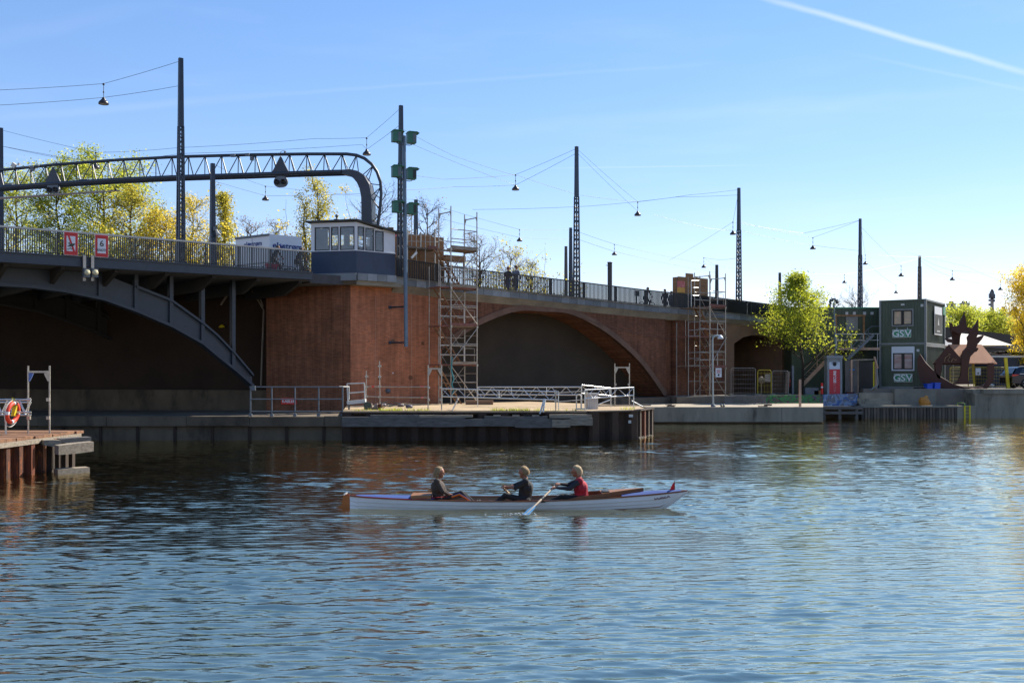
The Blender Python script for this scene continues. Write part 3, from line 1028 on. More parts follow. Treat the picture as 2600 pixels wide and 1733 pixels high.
# boxed leg
pts = [gl(*p) for p in bot_px[7:]]
wd = [0.10, 0.16, 0.22, 0.26, 0.28, 0.28, 0.28, 0.28]
m = MB(FG)
A_, B_ = [], []
for i, p in enumerate(pts):
    a, b = pts[max(i - 1, 0)], pts[min(i + 1, len(pts) - 1)]
    d = (b - a).normalized(); nn = Vector((-d.z, 0, d.x))
    A_.append(Vector((p.x, -0.3, p.z)) + nn * wd[i]); B_.append(Vector((p.x, -0.3, p.z)) - nn * wd[i])
m.strip(A_, B_, (0, 0.6, 0)); m.build('leg', STEEL_BLUE, GAN)
m = MB(FG)
topP = [gl(*p) for p in top_px]


def along(P, dist):
    for a, b in zip(P, P[1:]):
        L_ = (b - a).length
        if dist <= L_: return a + (b - a) * (dist / L_)
        dist -= L_
    return P[-1]


tot = sum((b - a).length for a, b in zip(topP, topP[1:]))
botP = [gl(*p) for p in bot_px]
totb = sum((b - a).length for a, b in zip(botP, botP[1:]))
zb = lambda x: interp(sorted([(p.x, p.z) for p in botP[:8]]), x)
xst = topP[7].x
x = xst - 0.25
nodes = []
while x > topP[0].x:
    nodes.append(x); x -= 0.985
zt_ = lambda x: interp(sorted([(p.x, p.z) for p in topP[:9]]), x)
for x in nodes:
    tp = Vector((x, 0, zt_(x)))
    for v, hw in ((-0.28, 0.48), (0.28, 0.17)):
        for s_ in (-1, 1):
            b = MB(FG); b.tube(tp, (x + s_ * hw, v, zb(x + s_ * hw)), 0.027, 5); b.build('lattice_bar', STEEL_BLUE, GAN)
for a, bb in (((905, 394), (880, 440)), ((905, 394), (893, 441)), ((905, 394), (912, 450)), ((947, 421), (912, 452)), ((947, 421), (921, 462)), ((947, 421), (931, 478)),
              ((968, 470), (934, 466)), ((968, 474), (940, 500)), ((968, 472), (938, 530)), ((965, 530), (940, 500)), ((963, 545), (940, 570)), ((960, 570), (940, 548))):
    b = MB(FG); b.tube(gl(*a), gl(*bb), 0.026, 5); b.build('lattice_bar', STEEL_BLUE, GAN)
for cx, ya, yb, hw in ((712, 395, 441, 23.5), (134, 422, 466, 21.5)):
    a, l_, r_ = gl(cx, ya, -0.34), gl(cx - hw, yb, -0.34), gl(cx + hw, yb, -0.34)
    b = MB(FG); b.prism([a, l_, r_], (0, 0.06, 0)); tri = b.build('triangle_board', STEEL_BLUE, GAN)
    c = gl(cx, yb + 20 if cx > 400 else yb + 14, -0.42)
    w_, h_ = 0.39, 0.285
    b = MB(FG)
    if cx > 400:
        out = [(c.x + w_ * 0.0 + (w_ - h_) * s_ + h_ * math.cos(k_), -0.42, c.z + h_ * math.sin(k_)) for s_, k0 in ((1, -90), (-1, 90)) for k_ in [R(k0 + 180 * i / 8) for i in range(9)]]
    else:
        out = [(c.x - w_, -0.42, c.z - h_ * 0.7), (c.x + w_ * 0.85, -0.42, c.z - h_ * 0.85), (c.x + w_, -0.42, c.z), (c.x + w_ * 0.8, -0.42, c.z + h_ * 0.8), (c.x - w_ * 0.9, -0.42, c.z + h_ * 0.8)]
    b.prism(out, (0, 0.12, 0)); sg = b.build('signal_board', STEEL_GREY, GAN)
    for s_ in (-1, 1):
        l2 = MB(FG); l2.lathe([(0.135, 0), (0.135, -0.14), (0.115, -0.14), (0.105, -0.02), (1e-4, -0.02)], (c.x + s_ * 0.19, -0.42, c.z - (0.02 if cx > 400 else 0.04)), 12, axis='Y'); l2.build('signal_lens', BLACK, sg)
    arm = MB(FG)
    q = gl(cx, ya)
    arm.pipe([q, q + Vector((0, 0, 0.16)), q + Vector((0.04, 0, 0.22)), q + Vector((0.2, 0, 0.24)), q + Vector((0.26, 0, 0.22))], 0.015, 5)
    arm.cbox(q + Vector((0.27, 0, 0.16)), (0.08, 0.1, 0.12)); arm.build('lamp_arm', STEEL_GREY, GAN)
for x_, y_, sz in ((592, 395, (0.28, 0.16, 0.14)), (629, 393, (0.22, 0.16, 0.14)), (640, 402, (0.16, 0.18, 0.22)), (83, 428, (0.2, 0.2, 0.26)), (66, 424, (0.5, 0.12, 0.08)), (95, 421, (0.26, 0.14, 0.1)), (25, 470, (0.5, 0.3, 0.16)), (215, 459, (0.55, 0.3, 0.14))):
    c = MB(FG); c.cbox(gl(x_, y_, -0.12), sz); c.build('camera_box', STEEL_GREY, GAN)
c = MB(FG); c.cbox(gl(35, 420, -0.1), (0.26, 0.12, 0.26), Matrix.Rotation(R(35), 3, 'Y')); c.build('flood_lamp', WHITE_DIRTY, GAN)
c = MB(FG); c.cbox(gl(48, 417, -0.1), (0.12, 0.1, 0.16), Matrix.Rotation(R(15), 3, 'Y')); c.build('flood_lamp', WHITE_DIRTY, GAN)

# barrier boom of the road, raised across the trees
fbm = FG
bm_ = thing('barrier_boom', 'thin grey barrier boom reaching over the steel span below the gantry', 'barrier', tuple(FG @ Vector((gl(-60, 507, 1.0).x, 1.0, 7.85))), R(-12.7))
m = MB(FG); m.pipe([gl(-60, 507, 1.0), gl(60, 500, 1.0), gl(150, 494, 1.0), gl(240, 488, 1.0), gl(306, 484, 1.0)], [0.075, 0.07, 0.06, 0.05, 0.04], 6); m.build('boom', M('pale pink grey boom', '#a79c9b', 0.5, var=0.1), bm_)
q = gl(293, 482, 1.0); m = MB(FG); m.ball(q + Vector((0, 0, 0.02)), 0.085, 6); m.build('boom_lamp', BLACK, bm_)
q = gl(-60, 507, 1.0); m = MB(FG); m.box((q.x - 0.25, 0.75, 7.85), (q.x + 0.25, 1.25, q.z + 0.15)); m.build('post', STEEL_GREY, bm_)

# ================================================================ masts
def lattice_mast(label, t, v, ztop, w0, w1, mat, group, solid=0.35, plain=False):
    zb_ = dz(t) - 0.03
    fr = FB @ Matrix.Translation(Vector((t, v, 0)))
    r = thing('lattice_mast' if not plain else 'steel_mast', label, 'mast', tuple(fr @ Vector((0, 0, zb_))), RZB, group)
    H = ztop - zb_
    wat = lambda z: w0 + (w1 - w0) * (z - zb_) / H
    zs = ztop - H * solid
    if plain:
        m = MB(fr); m.bar((0, 0, zb_), (0, 0, ztop), w0, w0, (0, 1, 0), w1, w1); m.build('shaft', mat, r)
        m = MB(fr); m.box((-w0 * 0.9, -w0 * 0.9, zb_), (w0 * 0.9, w0 * 0.9, zb_ + 0.5)); m.build('foot', mat, r)
    else:
        # solid head over two channels joined by lacing
        m = MB(fr); m.bar((0, 0, zs), (0, 0, ztop), wat(zs), wat(zs) * 0.8, (0, 1, 0), w1, w1 * 0.8); m.build('head', mat, r)
        for sx in (-1, 1):
            for sy in (-1, 1):
                m = MB(fr)
                m.bar((sx * w0 * 0.40, sy * w0 * 0.40, zb_), (sx * wat(zs) * 0.38, sy * wat(zs) * 0.38, zs + 0.02), w0 * 0.27, w0 * 0.27, (0, 1, 0), w0 * 0.2, w0 * 0.2)
                m.build('upright', mat, r)
        for ax in (0, 1):
            for sd in (-1, 1):
                m = MB(fr)
                z = zb_ + 0.2; s_ = 1
                while z < zs:
                    ww, w2 = wat(z) * 0.38, wat(z + 0.28) * 0.38
                    a, b = (s_ * ww, sd * ww, z), (-s_ * w2, sd * w2, min(z + 0.28, zs))
                    if ax: a, b = (a[1], a[0], a[2]), (b[1], b[0], b[2])
                    m.bar(a, b, 0.03, 0.03)
                    z += 0.28; s_ = -s_
                m.build('lacing', mat, r)
        m = MB(fr); m.box((-w0 * 0.62, -w0 * 0.62, zb_), (w0 * 0.62, w0 * 0.62, zb_ + 0.06)); m.build('base_plate', mat, r)
    return r


MASTM = M('blue mast paint', '#1f2e40', 0.45, var=0.2)
MASTB = M('brown grey mast paint', '#4a443f', 0.5, var=0.2)
near = [(459, 148, 'tall blue lattice mast standing on the steel span'), (1018, 268, 'blue lattice mast behind the control booth and the green signal boxes'),
        (1464, 372, 'blue lattice mast above the brick arch'), (1876, 477, 'blue lattice mast just beyond the plywood hoarding with posters'),
        (2184, 555, 'blue lattice mast behind the long green container')]
MT = {}
for x, y, lab in near:
    p = bl(x, y, 0.62)
    MT[x] = p
    lattice_mast(lab, p.x, 0.62, p.z, 0.33, 0.19, MASTM, 'masts along the near side of the bridge', 0.33)
far = [(3, 325, 'plain slim mast beside the end of the lattice gantry', 0.3, MASTM), (540, 415, 'plain blue mast with small loudspeakers beside the white lorry', 0.30, MASTM), (1056, 507, 'slim mast behind the green signal boxes', 0.36, MASTM),
       (1449, 578, 'slim mast just beside the brick arch lattice mast', 0.33, MASTM), (1820, 672, 'slim dark mast behind the second scaffold tower', 0.36, BLACK), (1980, 692, 'slim dark mast behind the leafy tree by the quay', 0.34, BLACK),
       (1437, 625, 'short brown mast over the brick arch', 0.3, MASTB), (2335, 650, 'brown lattice mast behind the green containers', 0.4, MASTB)]
for x, y, lab, w0, mt in far:
    v = 22.5
    p = bl(x, y, v)
    MT[x] = p
    if x == 540:
        v = 6.0; p = bl(x, y, v)
    if x == 2335:
        lattice_mast(lab, p.x, v, p.z, 0.5, 0.3, mt, 'masts along the far side of the bridge', 0.1)
    else:
        lattice_mast(lab, p.x, v, p.z, w0, w0 * 0.62, mt, 'masts along the far side of the bridge', plain=True)
# loudspeakers on the plain blue mast
p = bl(547, 595, 5.7)
sp = thing('loudspeaker', 'pair of small pale horn loudspeakers on the plain blue mast', 'loudspeaker', tuple(FB @ p), RZB)
m = MB(FB); m.cbox(p + Vector((0.0, 0.1, 0.3)), (0.16, 0.3, 0.2)); m.build('bracket', STEEL_GREY, sp)
m = MB(FB); m.lathe([(0.05, 0.15), (0.07, 0.0), (0.15, -0.2), (1e-4, -0.1)], p + Vector((0.08, -0.05, 0.12)), 10, M=Matrix.Rotation(R(-25), 3, 'Y')); m.build('horn', WHITE_DIRTY, sp)

# cylinder column with rungs over the arch
p0_, p1_ = bl(1548.5, 667, 6.0), bl(1548.5, 755, 6.0)
cl = thing('steel_column', 'thick brown cylindrical column with rungs above the arch railing', 'column', tuple(bpos(p0_.x, 6.0, dz(p0_.x) - 0.05)), RZB)
m = MB(FB); m.tube((p0_.x, 6, dz(p0_.x) - 0.05), (p0_.x, 6, p0_.z), 0.165, 14); m.build('shaft', M('brown grey column', '#4c4643', 0.7, var=0.15), cl)
m = MB(FB); m.lathe([(0.19, 0), (0.19, 0.05), (1e-4, 0.06)], (p0_.x, 6, p0_.z), 14); m.build('cap', MASTB, cl)
m = MB(FB); m.cbox((p0_.x - 0.25, 6, p0_.z - 0.2), (0.25, 0.05, 0.04)); m.build('bracket', BLACK, cl)
for i in range(9):
    m = MB(FB); z = p0_.z - 0.4 - i * 0.22; m.bar((p0_.x - 0.24, 5.98, z), (p0_.x - 0.1, 5.98, z), 0.025, 0.025); m.build('rung', BLACK, cl)

# ================================================================ hanging lamps
def pendant_mesh():
    sh = MB(); r = 0.235
    prof = [(0.05, 0.30), (0.075, 0.27), (0.08, 0.22), (0.12, 0.20)] + [(r * math.cos(R(a)), 0.205 * math.sin(R(a))) for a in (62, 45, 30, 15, 0)] + [(r * 0.97, -0.015), (r * 0.9, -0.01), (r * 0.6, 0.1), (1e-4, 0.16)]
    sh.lathe(prof, (0, 0, 0), 16)
    rod = MB(); rod.tube((0, 0, 0.28), (0, 0, 0.92), 0.014, 5); rod.lathe([(0.04, 0.88), (0.06, 0.92), (0.03, 0.97), (1e-4, 0.98)], (0, 0, 0), 8); rod.lathe([(0.03, 0.52), (0.035, 0.55), (0.03, 0.6), (0.014, 0.61)], (0, 0, 0), 6)
    ln = MB(); ln.lathe([(0.2, 0.0), (0.16, -0.02), (1e-4, -0.03)], (0, 0, 0.005), 12)
    return sh.mesh('lamp_shade'), rod.mesh('rod'), ln.mesh('lamp_glass')


LSH, LRD, LGL = pendant_mesh()
LSH.materials.append(M('dark brown enamel', '#2a2526', 0.4, var=0.15)); LRD.materials.append(BLACK); LGL.materials.append(M('milky lamp glass', '#b9b2a8', 0.3))
VN, VF = 4.0, 18.5
lamps = [(263, 264, VN, 'beside the tall mast on the steel span'), (243, 427, VF, 'seen through the lattice of the gantry'), (931, 393, VN, 'over the bend of the gantry by the signal boxes'), (674, 508, VF, 'above the white lorry below the gantry'), (1309, 482, VN, 'between the signal boxes and the mast over the arch'), (1319, 612, VF, 'over the two people walking on the bridge'), (1619, 547, VN, 'just past the lattice mast over the arch'), (1560, 647, VF, 'above the thick brown column'), (1861, 595, VN, 'right beside the lattice mast past the poster hoarding'), (1787, 679, VF, 'above the plywood hoarding with posters'),
         (2064, 632, VN, 'above the leafy tree on the quay'), (2197, 671, VF - 8, 'right beside the lattice mast behind the long container'), (2144, 718, VF, 'above the camera pole on the quay'), (2288, 701, VN, 'above the window of the upper container'), (2275, 744, VF, 'low over the roof of the container stack'), (2418, 711, VN, 'above the side banner of the container stack'), (2540, 736, VN, 'beside the antenna chimney and the golden poplar')]
LP = {}
for x, y, v, lab in lamps:
    p = bl(x, y, v)
    LP[x] = p
    lt = thing('street_lamp', 'dark bell lamp on wires ' + lab, 'lamp', tuple(FB @ p), 0, 'bell lamps hung on wires over the bridge')
    s_ = 1.0
    put('lamp_shade', LSH, lt, (0, 0, 0)); put('rod', LRD, lt, (0, 0, 0)); put('lamp_glass', LGL, lt, (0, 0, 0))


def up(x, h=0.95):
    p = LP[x]; return Vector((p.x, p.y, p.z + h))


def mp(x, dzv=-0.12):
    p = MT[x]; return Vector((p.x, p.y, p.z + dzv))


WIRE = M('steel wire', '#39424c', 0.5, 0.3, var=0.1)
wires = [
    [bl(-60, 231, 3), up(263), mp(459)], [bl(-60, 270, 3), up(263, 0.3), mp(459, -1.25)],
    [mp(3), up(243), bl(455, 375, 10), bl(800, 352, 5), up(931), mp(1018)], [mp(3, -1.1), up(243, 0.35), bl(460, 390, 10), bl(920, 367, 5), up(931, 0.3), mp(1018, -1.0)],
    [mp(540 if False else 3, -1.1), bl(260, 420, 14), bl(530, 455, 18), up(674, 0.3), bl(800, 495, 18), bl(1000, 487, 12)],
    [bl(545, 418, 6), up(674)], [up(674), mp(1056, 0.0)],
    [mp(1018, -1.2), bl(1150, 395, 2.5), up(1309, 0.9)], [mp(1018, -1.8), up(1309, 0.3), mp(1464, -0.4)],
    [mp(1018, -3.6), bl(1130, 455, 3), up(1309), mp(1464)], [mp(1018, -4.5), bl(1150, 474, 3.5), up(1309, 0.3)],
    [up(1309), bl(1470, 495, 4), up(1619), bl(1750, 495, 2), mp(1876)], [mp(1464), up(1619)], [mp(1464, -0.35), up(1619, 0.3)],
    [mp(1056, 0), up(1319), mp(1449)], [mp(1056, -1), up(1319, 0.3), mp(1449, -1)],
    [bl(1200, 532, 12), bl(1500, 523, 6), bl(1720, 500, 3), mp(1876, -0.5)],
    [mp(1876), up(1861)], [bl(1700, 660, 18), up(1861), bl(2040, 592, 3), mp(2184)], [bl(1660, 545, 4), bl(1800, 580, 4), up(1861, 0.3)],
    [mp(1449), up(1560), mp(1820)], [mp(1449, -0.8), up(1560, 0.3), mp(1820, -0.8)], [mp(1820), up(1787), mp(1876, -5)],
    [mp(1820, -0.1), bl(2000, 692, 20), up(2144), mp(2335, -0.3)], [mp(1876, -3), up(2064, 0.3), mp(2184, -2.6)], [mp(1876, -2.4), up(2064), mp(2184)],
    [mp(2184), up(2197)], [mp(2184, -0.6), up(2288), mp(2335)], [mp(2335, -0.1), up(2418), bl(2700, 700, 4)], [mp(2335, -0.5), up(2418, 0.3), up(2540, 0.3), bl(2700, 716, 4)],
    [bl(2300, 640, 10), bl(2450, 675, 6), up(2540), bl(2700, 740, 5)], [mp(2184, -3), up(2275), mp(2335, -2)],
    [bl(2230, 648, 8), bl(2400, 652, 8), bl(2650, 668, 8)],
]
NM = {id_: n_ for id_, n_ in ((459, 'the tall mast on the steel span'), (1018, 'the mast behind the signal boxes'), (1464, 'the lattice mast over the arch'), (1876, 'the mast past the poster hoarding'), (2184, 'the mast behind the long container'), (3, 'the slim mast at the gantry end'), (1056, 'the slim mast behind the signal boxes'), (1449, 'the slim mast over the arch'), (1820, 'the dark mast behind the second scaffold'), (2335, 'the brown mast behind the containers'))}
seen_w = {}


def near_name(p):
    return min(NM, key=lambda k_: abs(MT[k_].x - p.x) + 0.3 * abs(MT[k_].y - p.y) + 0.2 * abs(MT[k_].z - p.z))


for pts in wires:
    out = []
    for a, b in zip(pts, pts[1:]):
        L_ = (b - a).length
        sag = 0.006 * L_
        out += [a + (b - a) * s_ - Vector((0, 0, sag * 4 * s_ * (1 - s_))) for s_ in (0, 0.25, 0.5, 0.75)]
    out.append(pts[-1])
    w = MB(FB); w.pipe(out, 0.009, 4)
    o = w.build('span_wire', WIRE, base=FB @ pts[len(pts) // 2], rz=RZB)
    a_, b_ = near_name(pts[0]), near_name(pts[-1])
    lab = 'thin span wire at ' + NM[a_] if a_ == b_ else 'thin span wire from ' + NM[a_].replace('the ', '', 1) + ' to ' + NM[b_].replace('the ', '', 1)
    tag(o, lab, 'wire', 'span wires over the bridge')

# ================================================================ mast with six green signal boxes
vs = -0.75
pt, pb = bl(1025.5, 345, vs), bl(1031, 880, vs)
SM = thing('signal_mast', 'blue steel pole with six green signal boxes fixed to the brick pier', 'signal mast', tuple(FB @ pb), RZB)
m = MB(FB); m.pipe([pb, bl(1029, 620, vs), pt], [0.105, 0.105, 0.1], 14); m.build('pole', M('blue grey pole', '#54697c', 0.4, 0.1, var=0.15, spots=('#7d8a93', 1.5, 0.6, 0.8)), SM)
for y in (778, 869):
    a = bl(1029, y, vs); m = MB(FB); m.tube(a, (a.x - 0.25, VW, a.z), 0.045, 8); m.cbox((a.x - 0.27, VW - 0.03, a.z), (0.16, 0.08, 0.16)); m.build('wall_bracket', STEEL_DARK, SM)
GREEN_BOX = M('green signal box paint', '#2f6a58', 0.5, var=0.15, spots=('#1f4439', 3, 0.6, 0.8))
for i, (x, y) in enumerate(((1008, 346), (1046, 350), (1008, 435), (1046, 441), (1009, 525), (1047, 530))):
    c = bl(x, y, vs)
    fr = FB @ Matrix.Translation(c) @ Matrix.Rotation(R(-18), 4, 'Z')
    m = MB(fr); m.box((-0.25, -0.16, -0.29), (0.2, 0.24, 0.25)); bx_ = m.build('signal_box', GREEN_BOX, SM)
    m = MB(fr); m.strip([(-0.29, -0.2, 0.25), (-0.2, -0.2, 0.31), (0.24, -0.2, 0.31), (0.36, -0.2, 0.24)], [(-0.29, -0.2, 0.235), (-0.2, -0.2, 0.26), (0.24, -0.2, 0.26), (0.36, -0.2, 0.22)], (0, 0.48, 0)); m.build('lid', GREEN_BOX, bx_)
    m = MB(fr); m.box((0.195, -0.12, -0.2), (0.212, 0.2, 0.2)); m.build('lens_pane', STEEL_GREY if i < 3 else BLACK, bx_)
    m = MB(fr); m.box((0.02, -0.172, -0.24), (0.17, -0.158, 0.2)); m.build('side_pane', STEEL_GREY if i in (0, 1, 2) else BLACK, bx_)
    m = MB(fr); m.lathe([(0.05, 0.3), (0.05, 0.35), (1e-4, 0.36)], (0, 0, 0), 8); m.build('cap', STEEL_DARK, bx_)
    sx = 1 if x < 1030 else -1
    m = MB(fr); m.pipe([(0, 0, -0.29), (0, 0, -0.36), (sx * 0.14, 0, -0.4), (sx * 0.4, 0.06, -0.38)], 0.022, 6); m.build('bracket', STEEL_DARK, bx_)

# ================================================================ boards on the railing
REDS = M('sign red', '#c8201d', 0.4, var=0.08)
WHITES = M('sign white', '#e4e4e2', 0.4, var=0.05)


def rail_sign(label, xl, xr, yt, yb):
    a, b = bl(xl, yb, -0.2), bl(xr, yt, -0.2)
    zt_, zb_ = bl((xl + xr) / 2, yt, -0.2).z, bl((xl + xr) / 2, yb, -0.2).z
    cx, w_, h_ = (a.x + b.x) / 2, abs(b.x - a.x), zt_ - zb_
    fr = FB @ Matrix.Translation(Vector((cx, -0.2, (zt_ + zb_) / 2)))
    r = thing('river_sign', label, 'sign', tuple(FB @ Vector((cx, -0.2, zb_))), RZB)
    m = MB(fr); m.box((-w_ / 2, 0, -h_ / 2), (w_ / 2, 0.03, h_ / 2)); m.build('board', WHITES, r)
    e = 0.014
    m = MB(fr); m.box((-w_ / 2 + e, -0.006, -h_ / 2 + e), (w_ / 2 - e, -0.001, h_ / 2 - e)); m.build('red_border', REDS, r)
    iw, ih = w_ * 0.31, h_ * 0.325
    m = MB(fr); m.box((-iw, -0.012, -ih), (iw, -0.008, ih)); m.build('white_field', WHITES, r)
    for s_ in (-1, 1):
        m = MB(fr); m.bar((s_ * w_ * 0.3, 0.03, 0), (s_ * w_ * 0.3, 0.22, 0), 0.04, 0.3); m.build('clamp', GALV, r)
    return r, fr, w_, h_, iw, ih


r, fr, w_, h_, iw, ih = rail_sign('red bordered river sign with crossed out speedboat on the bridge railing', 162, 198, 589, 648)
m = MB(fr); m.prism([(-iw * 0.75, -0.017, ih), (-iw * 0.3, -0.017, ih), (iw * 0.95, -0.017, -ih), (iw * 0.45, -0.017, -ih)], (0, 0.003, 0)); m.build('red_stroke', REDS, r)
SIGNK = M('sign black', '#2b2723', 0.5)
m = MB(fr)
m.prism([(-iw * 0.9, -0.024, -ih * 0.42), (-iw * 0.2, -0.024, -ih * 0.08), (iw * 0.0, -0.024, ih * 0.02), (iw * 0.95, -0.024, ih * 0.06), (iw * 0.75, -0.024, -ih * 0.2), (iw * 0.3, -0.024, -ih * 0.38)], (0, 0.003, 0))
m.prism([(-iw * 0.6, -0.024, -ih * 0.02), (-iw * 0.5, -0.024, ih * 0.22), (-iw * 0.3, -0.024, ih * 0.1), (-iw * 0.2, -0.024, -ih * 0.1)], (0, 0.003, 0))
m.strip([(-iw * 0.9, -0.024, -ih * 0.72), (-iw * 0.5, -0.024, -ih * 0.7), (-iw * 0.2, -0.024, -ih * 0.5), (iw * 0.1, -0.024, -ih * 0.68), (iw * 0.3, -0.024, -ih * 0.62)],
        [(-iw * 0.9, -0.024, -ih * 0.82), (-iw * 0.5, -0.024, -ih * 0.8), (-iw * 0.2, -0.024, -ih * 0.6), (iw * 0.1, -0.024, -ih * 0.78), (iw * 0.3, -0.024, -ih * 0.72)], (0, 0.003, 0))
m.build('speedboat_symbol', SIGNK, r)
r, fr, w_, h_, iw, ih = rail_sign('red bordered six knots speed sign on the bridge railing', 241, 275, 596, 653)
put_text('6', ih * 1.15, SIGNK, r, fr, (0, -0.018, ih * 0.3), bold=0.004)
put_text('KNOTS', ih * 0.5, SIGNK, r, fr, (0, -0.018, -ih * 0.58), flat=0.78, bold=0.002)

# navigation lights hung under the edge girder
for x in (215, 235.5):
    a, b = bl(x, 648, -0.22), bl(x, 713, -0.22)
    r = thing('navigation_light', 'grey bracket with round navigation light hung below the river signs', 'light', tuple(FB @ b), RZB, 'navigation lights under the span')
    m = MB(FB); m.box((a.x - 0.07, -0.25, b.z), (a.x + 0.05, -0.16, a.z)); m.build('bracket', GALV, r)
    c = bl(x + 6, 692, -0.42)
    m = MB(FB); m.box((c.x - 0.13, -0.42, c.z - 0.19), (c.x + 0.13, -0.22, c.z + 0.19)); hd = m.build('housing', STEEL_GREY, r)
    m = MB(FB); m.lathe([(0.12, 0), (0.12, -0.06), (0.1, -0.08), (1e-4, -0.1)], (c.x, -0.42, c.z), 14, axis='Y'); m.build('lens', M('cream lens', '#cfc49a', 0.25), hd)
    m = MB(FB); m.pipe([(c.x, -0.3, c.z - 0.2), (c.x + 0.02, -0.3, c.z - 0.3), (c.x - 0.05, -0.3, c.z - 0.52), (c.x - 0.2, -0.3, c.z - 0.42), (c.x - 0.24, -0.3, c.z - 0.28)], 0.014, 5); m.build('cable', BLACK, r)

# ================================================================ lorry behind the railing
vL = 3.2
a, b, c = bl(598, 594, 5.6), bl(684, 593, vL + 1.0), bl(765, 603, vL + 0.4)
qa, qb, qc = FB @ Vector((a.x, 0, 0)), None, None
# back doors face the camera, the long side runs off to the right
corner = FB @ Vector((T(684, 8.2), 8.2, 0)); lf = at(598, 620, corner.y * 1.03); lf.z = 0.0
ang = math.atan2(corner.y - lf.y, corner.x - lf.x)
zt0 = dz(T(684, 8.2)) - 0.05
TR = thing('lorry', 'white box lorry with blue lettering driving behind the railing', 'lorry', (corner.x, corner.y, zt0), ang)
FL = plane_frame(corner, ang)                     # rear face
wv = (corner - lf).length
FS = plane_frame(corner, RZB)                     # long side
ls = on_frame(FS, 766, 600).x
ztop = HC + (YH - 594) * corner.y / FPX
LORRY = M('lorry white', '#dfe2e4', 0.4, var=0.05, scale=1.0, spots=('#b4b6b6', 1.2, 0.62, 0.85))
dpt = FS.to_3x3() @ Vector((ls, 0, 0))
m = MB()
c0, c1 = corner, Vector((lf.x, lf.y, 0)); c3, c2 = corner + dpt, Vector((lf.x, lf.y, 0)) + dpt
m.prism([(p.x, p.y, zt0 + 0.85) for p in (c0, c1, c2, c3)], (0, 0, ztop - zt0 - 0.85)); m.build('box_body', LORRY, TR)
m = MB(FL); m.box((-wv - 0.02, -0.04, ztop - 0.1), (0.02, -0.005, ztop + 0.03)); m.build('rear_frame', STEEL_GREY, TR)
m = MB(FL); m.box((-wv / 2 - 0.008, -0.012, zt0 + 1.0), (-wv / 2 + 0.008, -0.004, ztop - 0.12)); m.box((-wv, -0.03, zt0 + 1.32), (0, -0.005, zt0 + 1.36)); m.build('door_seam', STEEL_GREY, TR)
m = MB(FL); m.box((-wv + 0.1, -0.15, zt0 + 0.45), (-0.1, -0.05, zt0 + 0.62)); m.build('bumper', BLACK, TR)
STRIPE = M('red white warning board', '#c8332b', 0.5)
for x0_ in (-wv + 0.05, -0.35):
    m = MB(FL); m.box((x0_, -0.03, zt0 + 0.5), (x0_ + 0.3, -0.008, zt0 + 1.0)); wb = m.build('warning_board', WHITES, TR)
    for k_ in range(3):
        m = MB(FL); m.prism([(x0_, -0.036, zt0 + 0.52 + k_ * 0.16), (x0_ + 0.3, -0.036, zt0 + 0.62 + k_ * 0.16), (x0_ + 0.3, -0.036, zt0 + 0.7 + k_ * 0.16), (x0_, -0.036, zt0 + 0.6 + k_ * 0.16)], (0, 0.003, 0)); m.build('stripe', STRIPE, wb)
m = MB(); m.prism([(p.x, p.y, zt0 + 0.55) for p in (c0, c1, c2, c3)], (0, 0, 0.3)); m.build('chassis', BLACK, TR)
TYRE = M('tyre rubber', '#1c1c1d', 0.9)
for fr_, xx in ((FS, 0.9), (FS, ls - 0.8)):
    for vv in (0.14, wv * 0.72):
        m = MB(fr_); m.lathe([(0.25, -0.13), (0.44, -0.13), (0.47, -0.08), (0.47, 0.08), (0.44, 0.13), (0.25, 0.13)], (xx, vv + 0.02, zt0 + 0.47), 18, axis='Y'); wl = m.build('wheel', TYRE, TR)
LB = M('lorry lettering blue', '#1d3a7c', 0.5)
def lorry_logo(fr, cx, z, k):
    put_text('el', 0.42 * k, LB, TR, fr, (cx - 0.60 * k, -0.012, z), bold=0.009 * k, flat=1.15)
    put_text('strøm', 0.42 * k, LB, TR, fr, (cx + 0.34 * k, -0.012, z), bold=0.009 * k, flat=1.08)
    m = MB(fr); m.lathe([(0.125 * k, 0), (0.125 * k, -0.012), (1e-4, -0.012)], (cx - 0.30 * k, 0, z - 0.02 * k), 16, axis='Y'); d = m.build('logo_disc', LB, TR)
    m = MB(fr); m.box((cx - 0.42 * k, -0.014, z - 0.135 * k), (cx + 0.05 * k, -0.004, z - 0.115 * k)); m.build('logo_line', LB, TR)


lorry_logo(FL, -wv * 0.5, ztop - 0.47, 0.95)
lorry_logo(FS, ls * 0.52, ztop - 0.62, 1.12)
# ================================================================ fenders, pier island and its sheet piles
YF = 43.8
wx = lambda x, Y=YF: (x - 1300.0) / FPX * Y
zy = lambda y, Y=YF: HC - (y - YH) * Y / FPX
ZD = 1.30                                          # island deck
LEDGE = thing('fender_wall', 'long dark concrete fender wall at the foot of the steel span', 'wall', (wx(400), YF, -0.5))
m = MB(); m.box((-34, YF + 0.25, -1.2), (wx(868), 52.0, 1.02)); m.build('wall_body', CONC_WET, LEDGE)
rg = random.Random(9)
x = -34.0
while x < wx(868) - 0.3:
    x2 = min(x + rg.uniform(2.6, 4.2), wx(868))
    m = MB(); o = rg.uniform(-0.03, 0.03); m.box((x + 0.01, YF + o, 0.64 + rg.uniform(-.02, .02)), (x2 - 0.01, YF + 0.6, 1.06 + rg.uniform(-.015, .015))); m.build('fender_beam', CONC_WET, LEDGE)
    x = x2
for i in range(9):
    xx = wx(60 + i * 95)
    m = MB(); m.box((xx - 0.06, YF + 0.18, -0.8), (xx + 0.06, YF + 0.3, 0.64)); m.build('fender_pile', RUST_DARK, LEDGE)

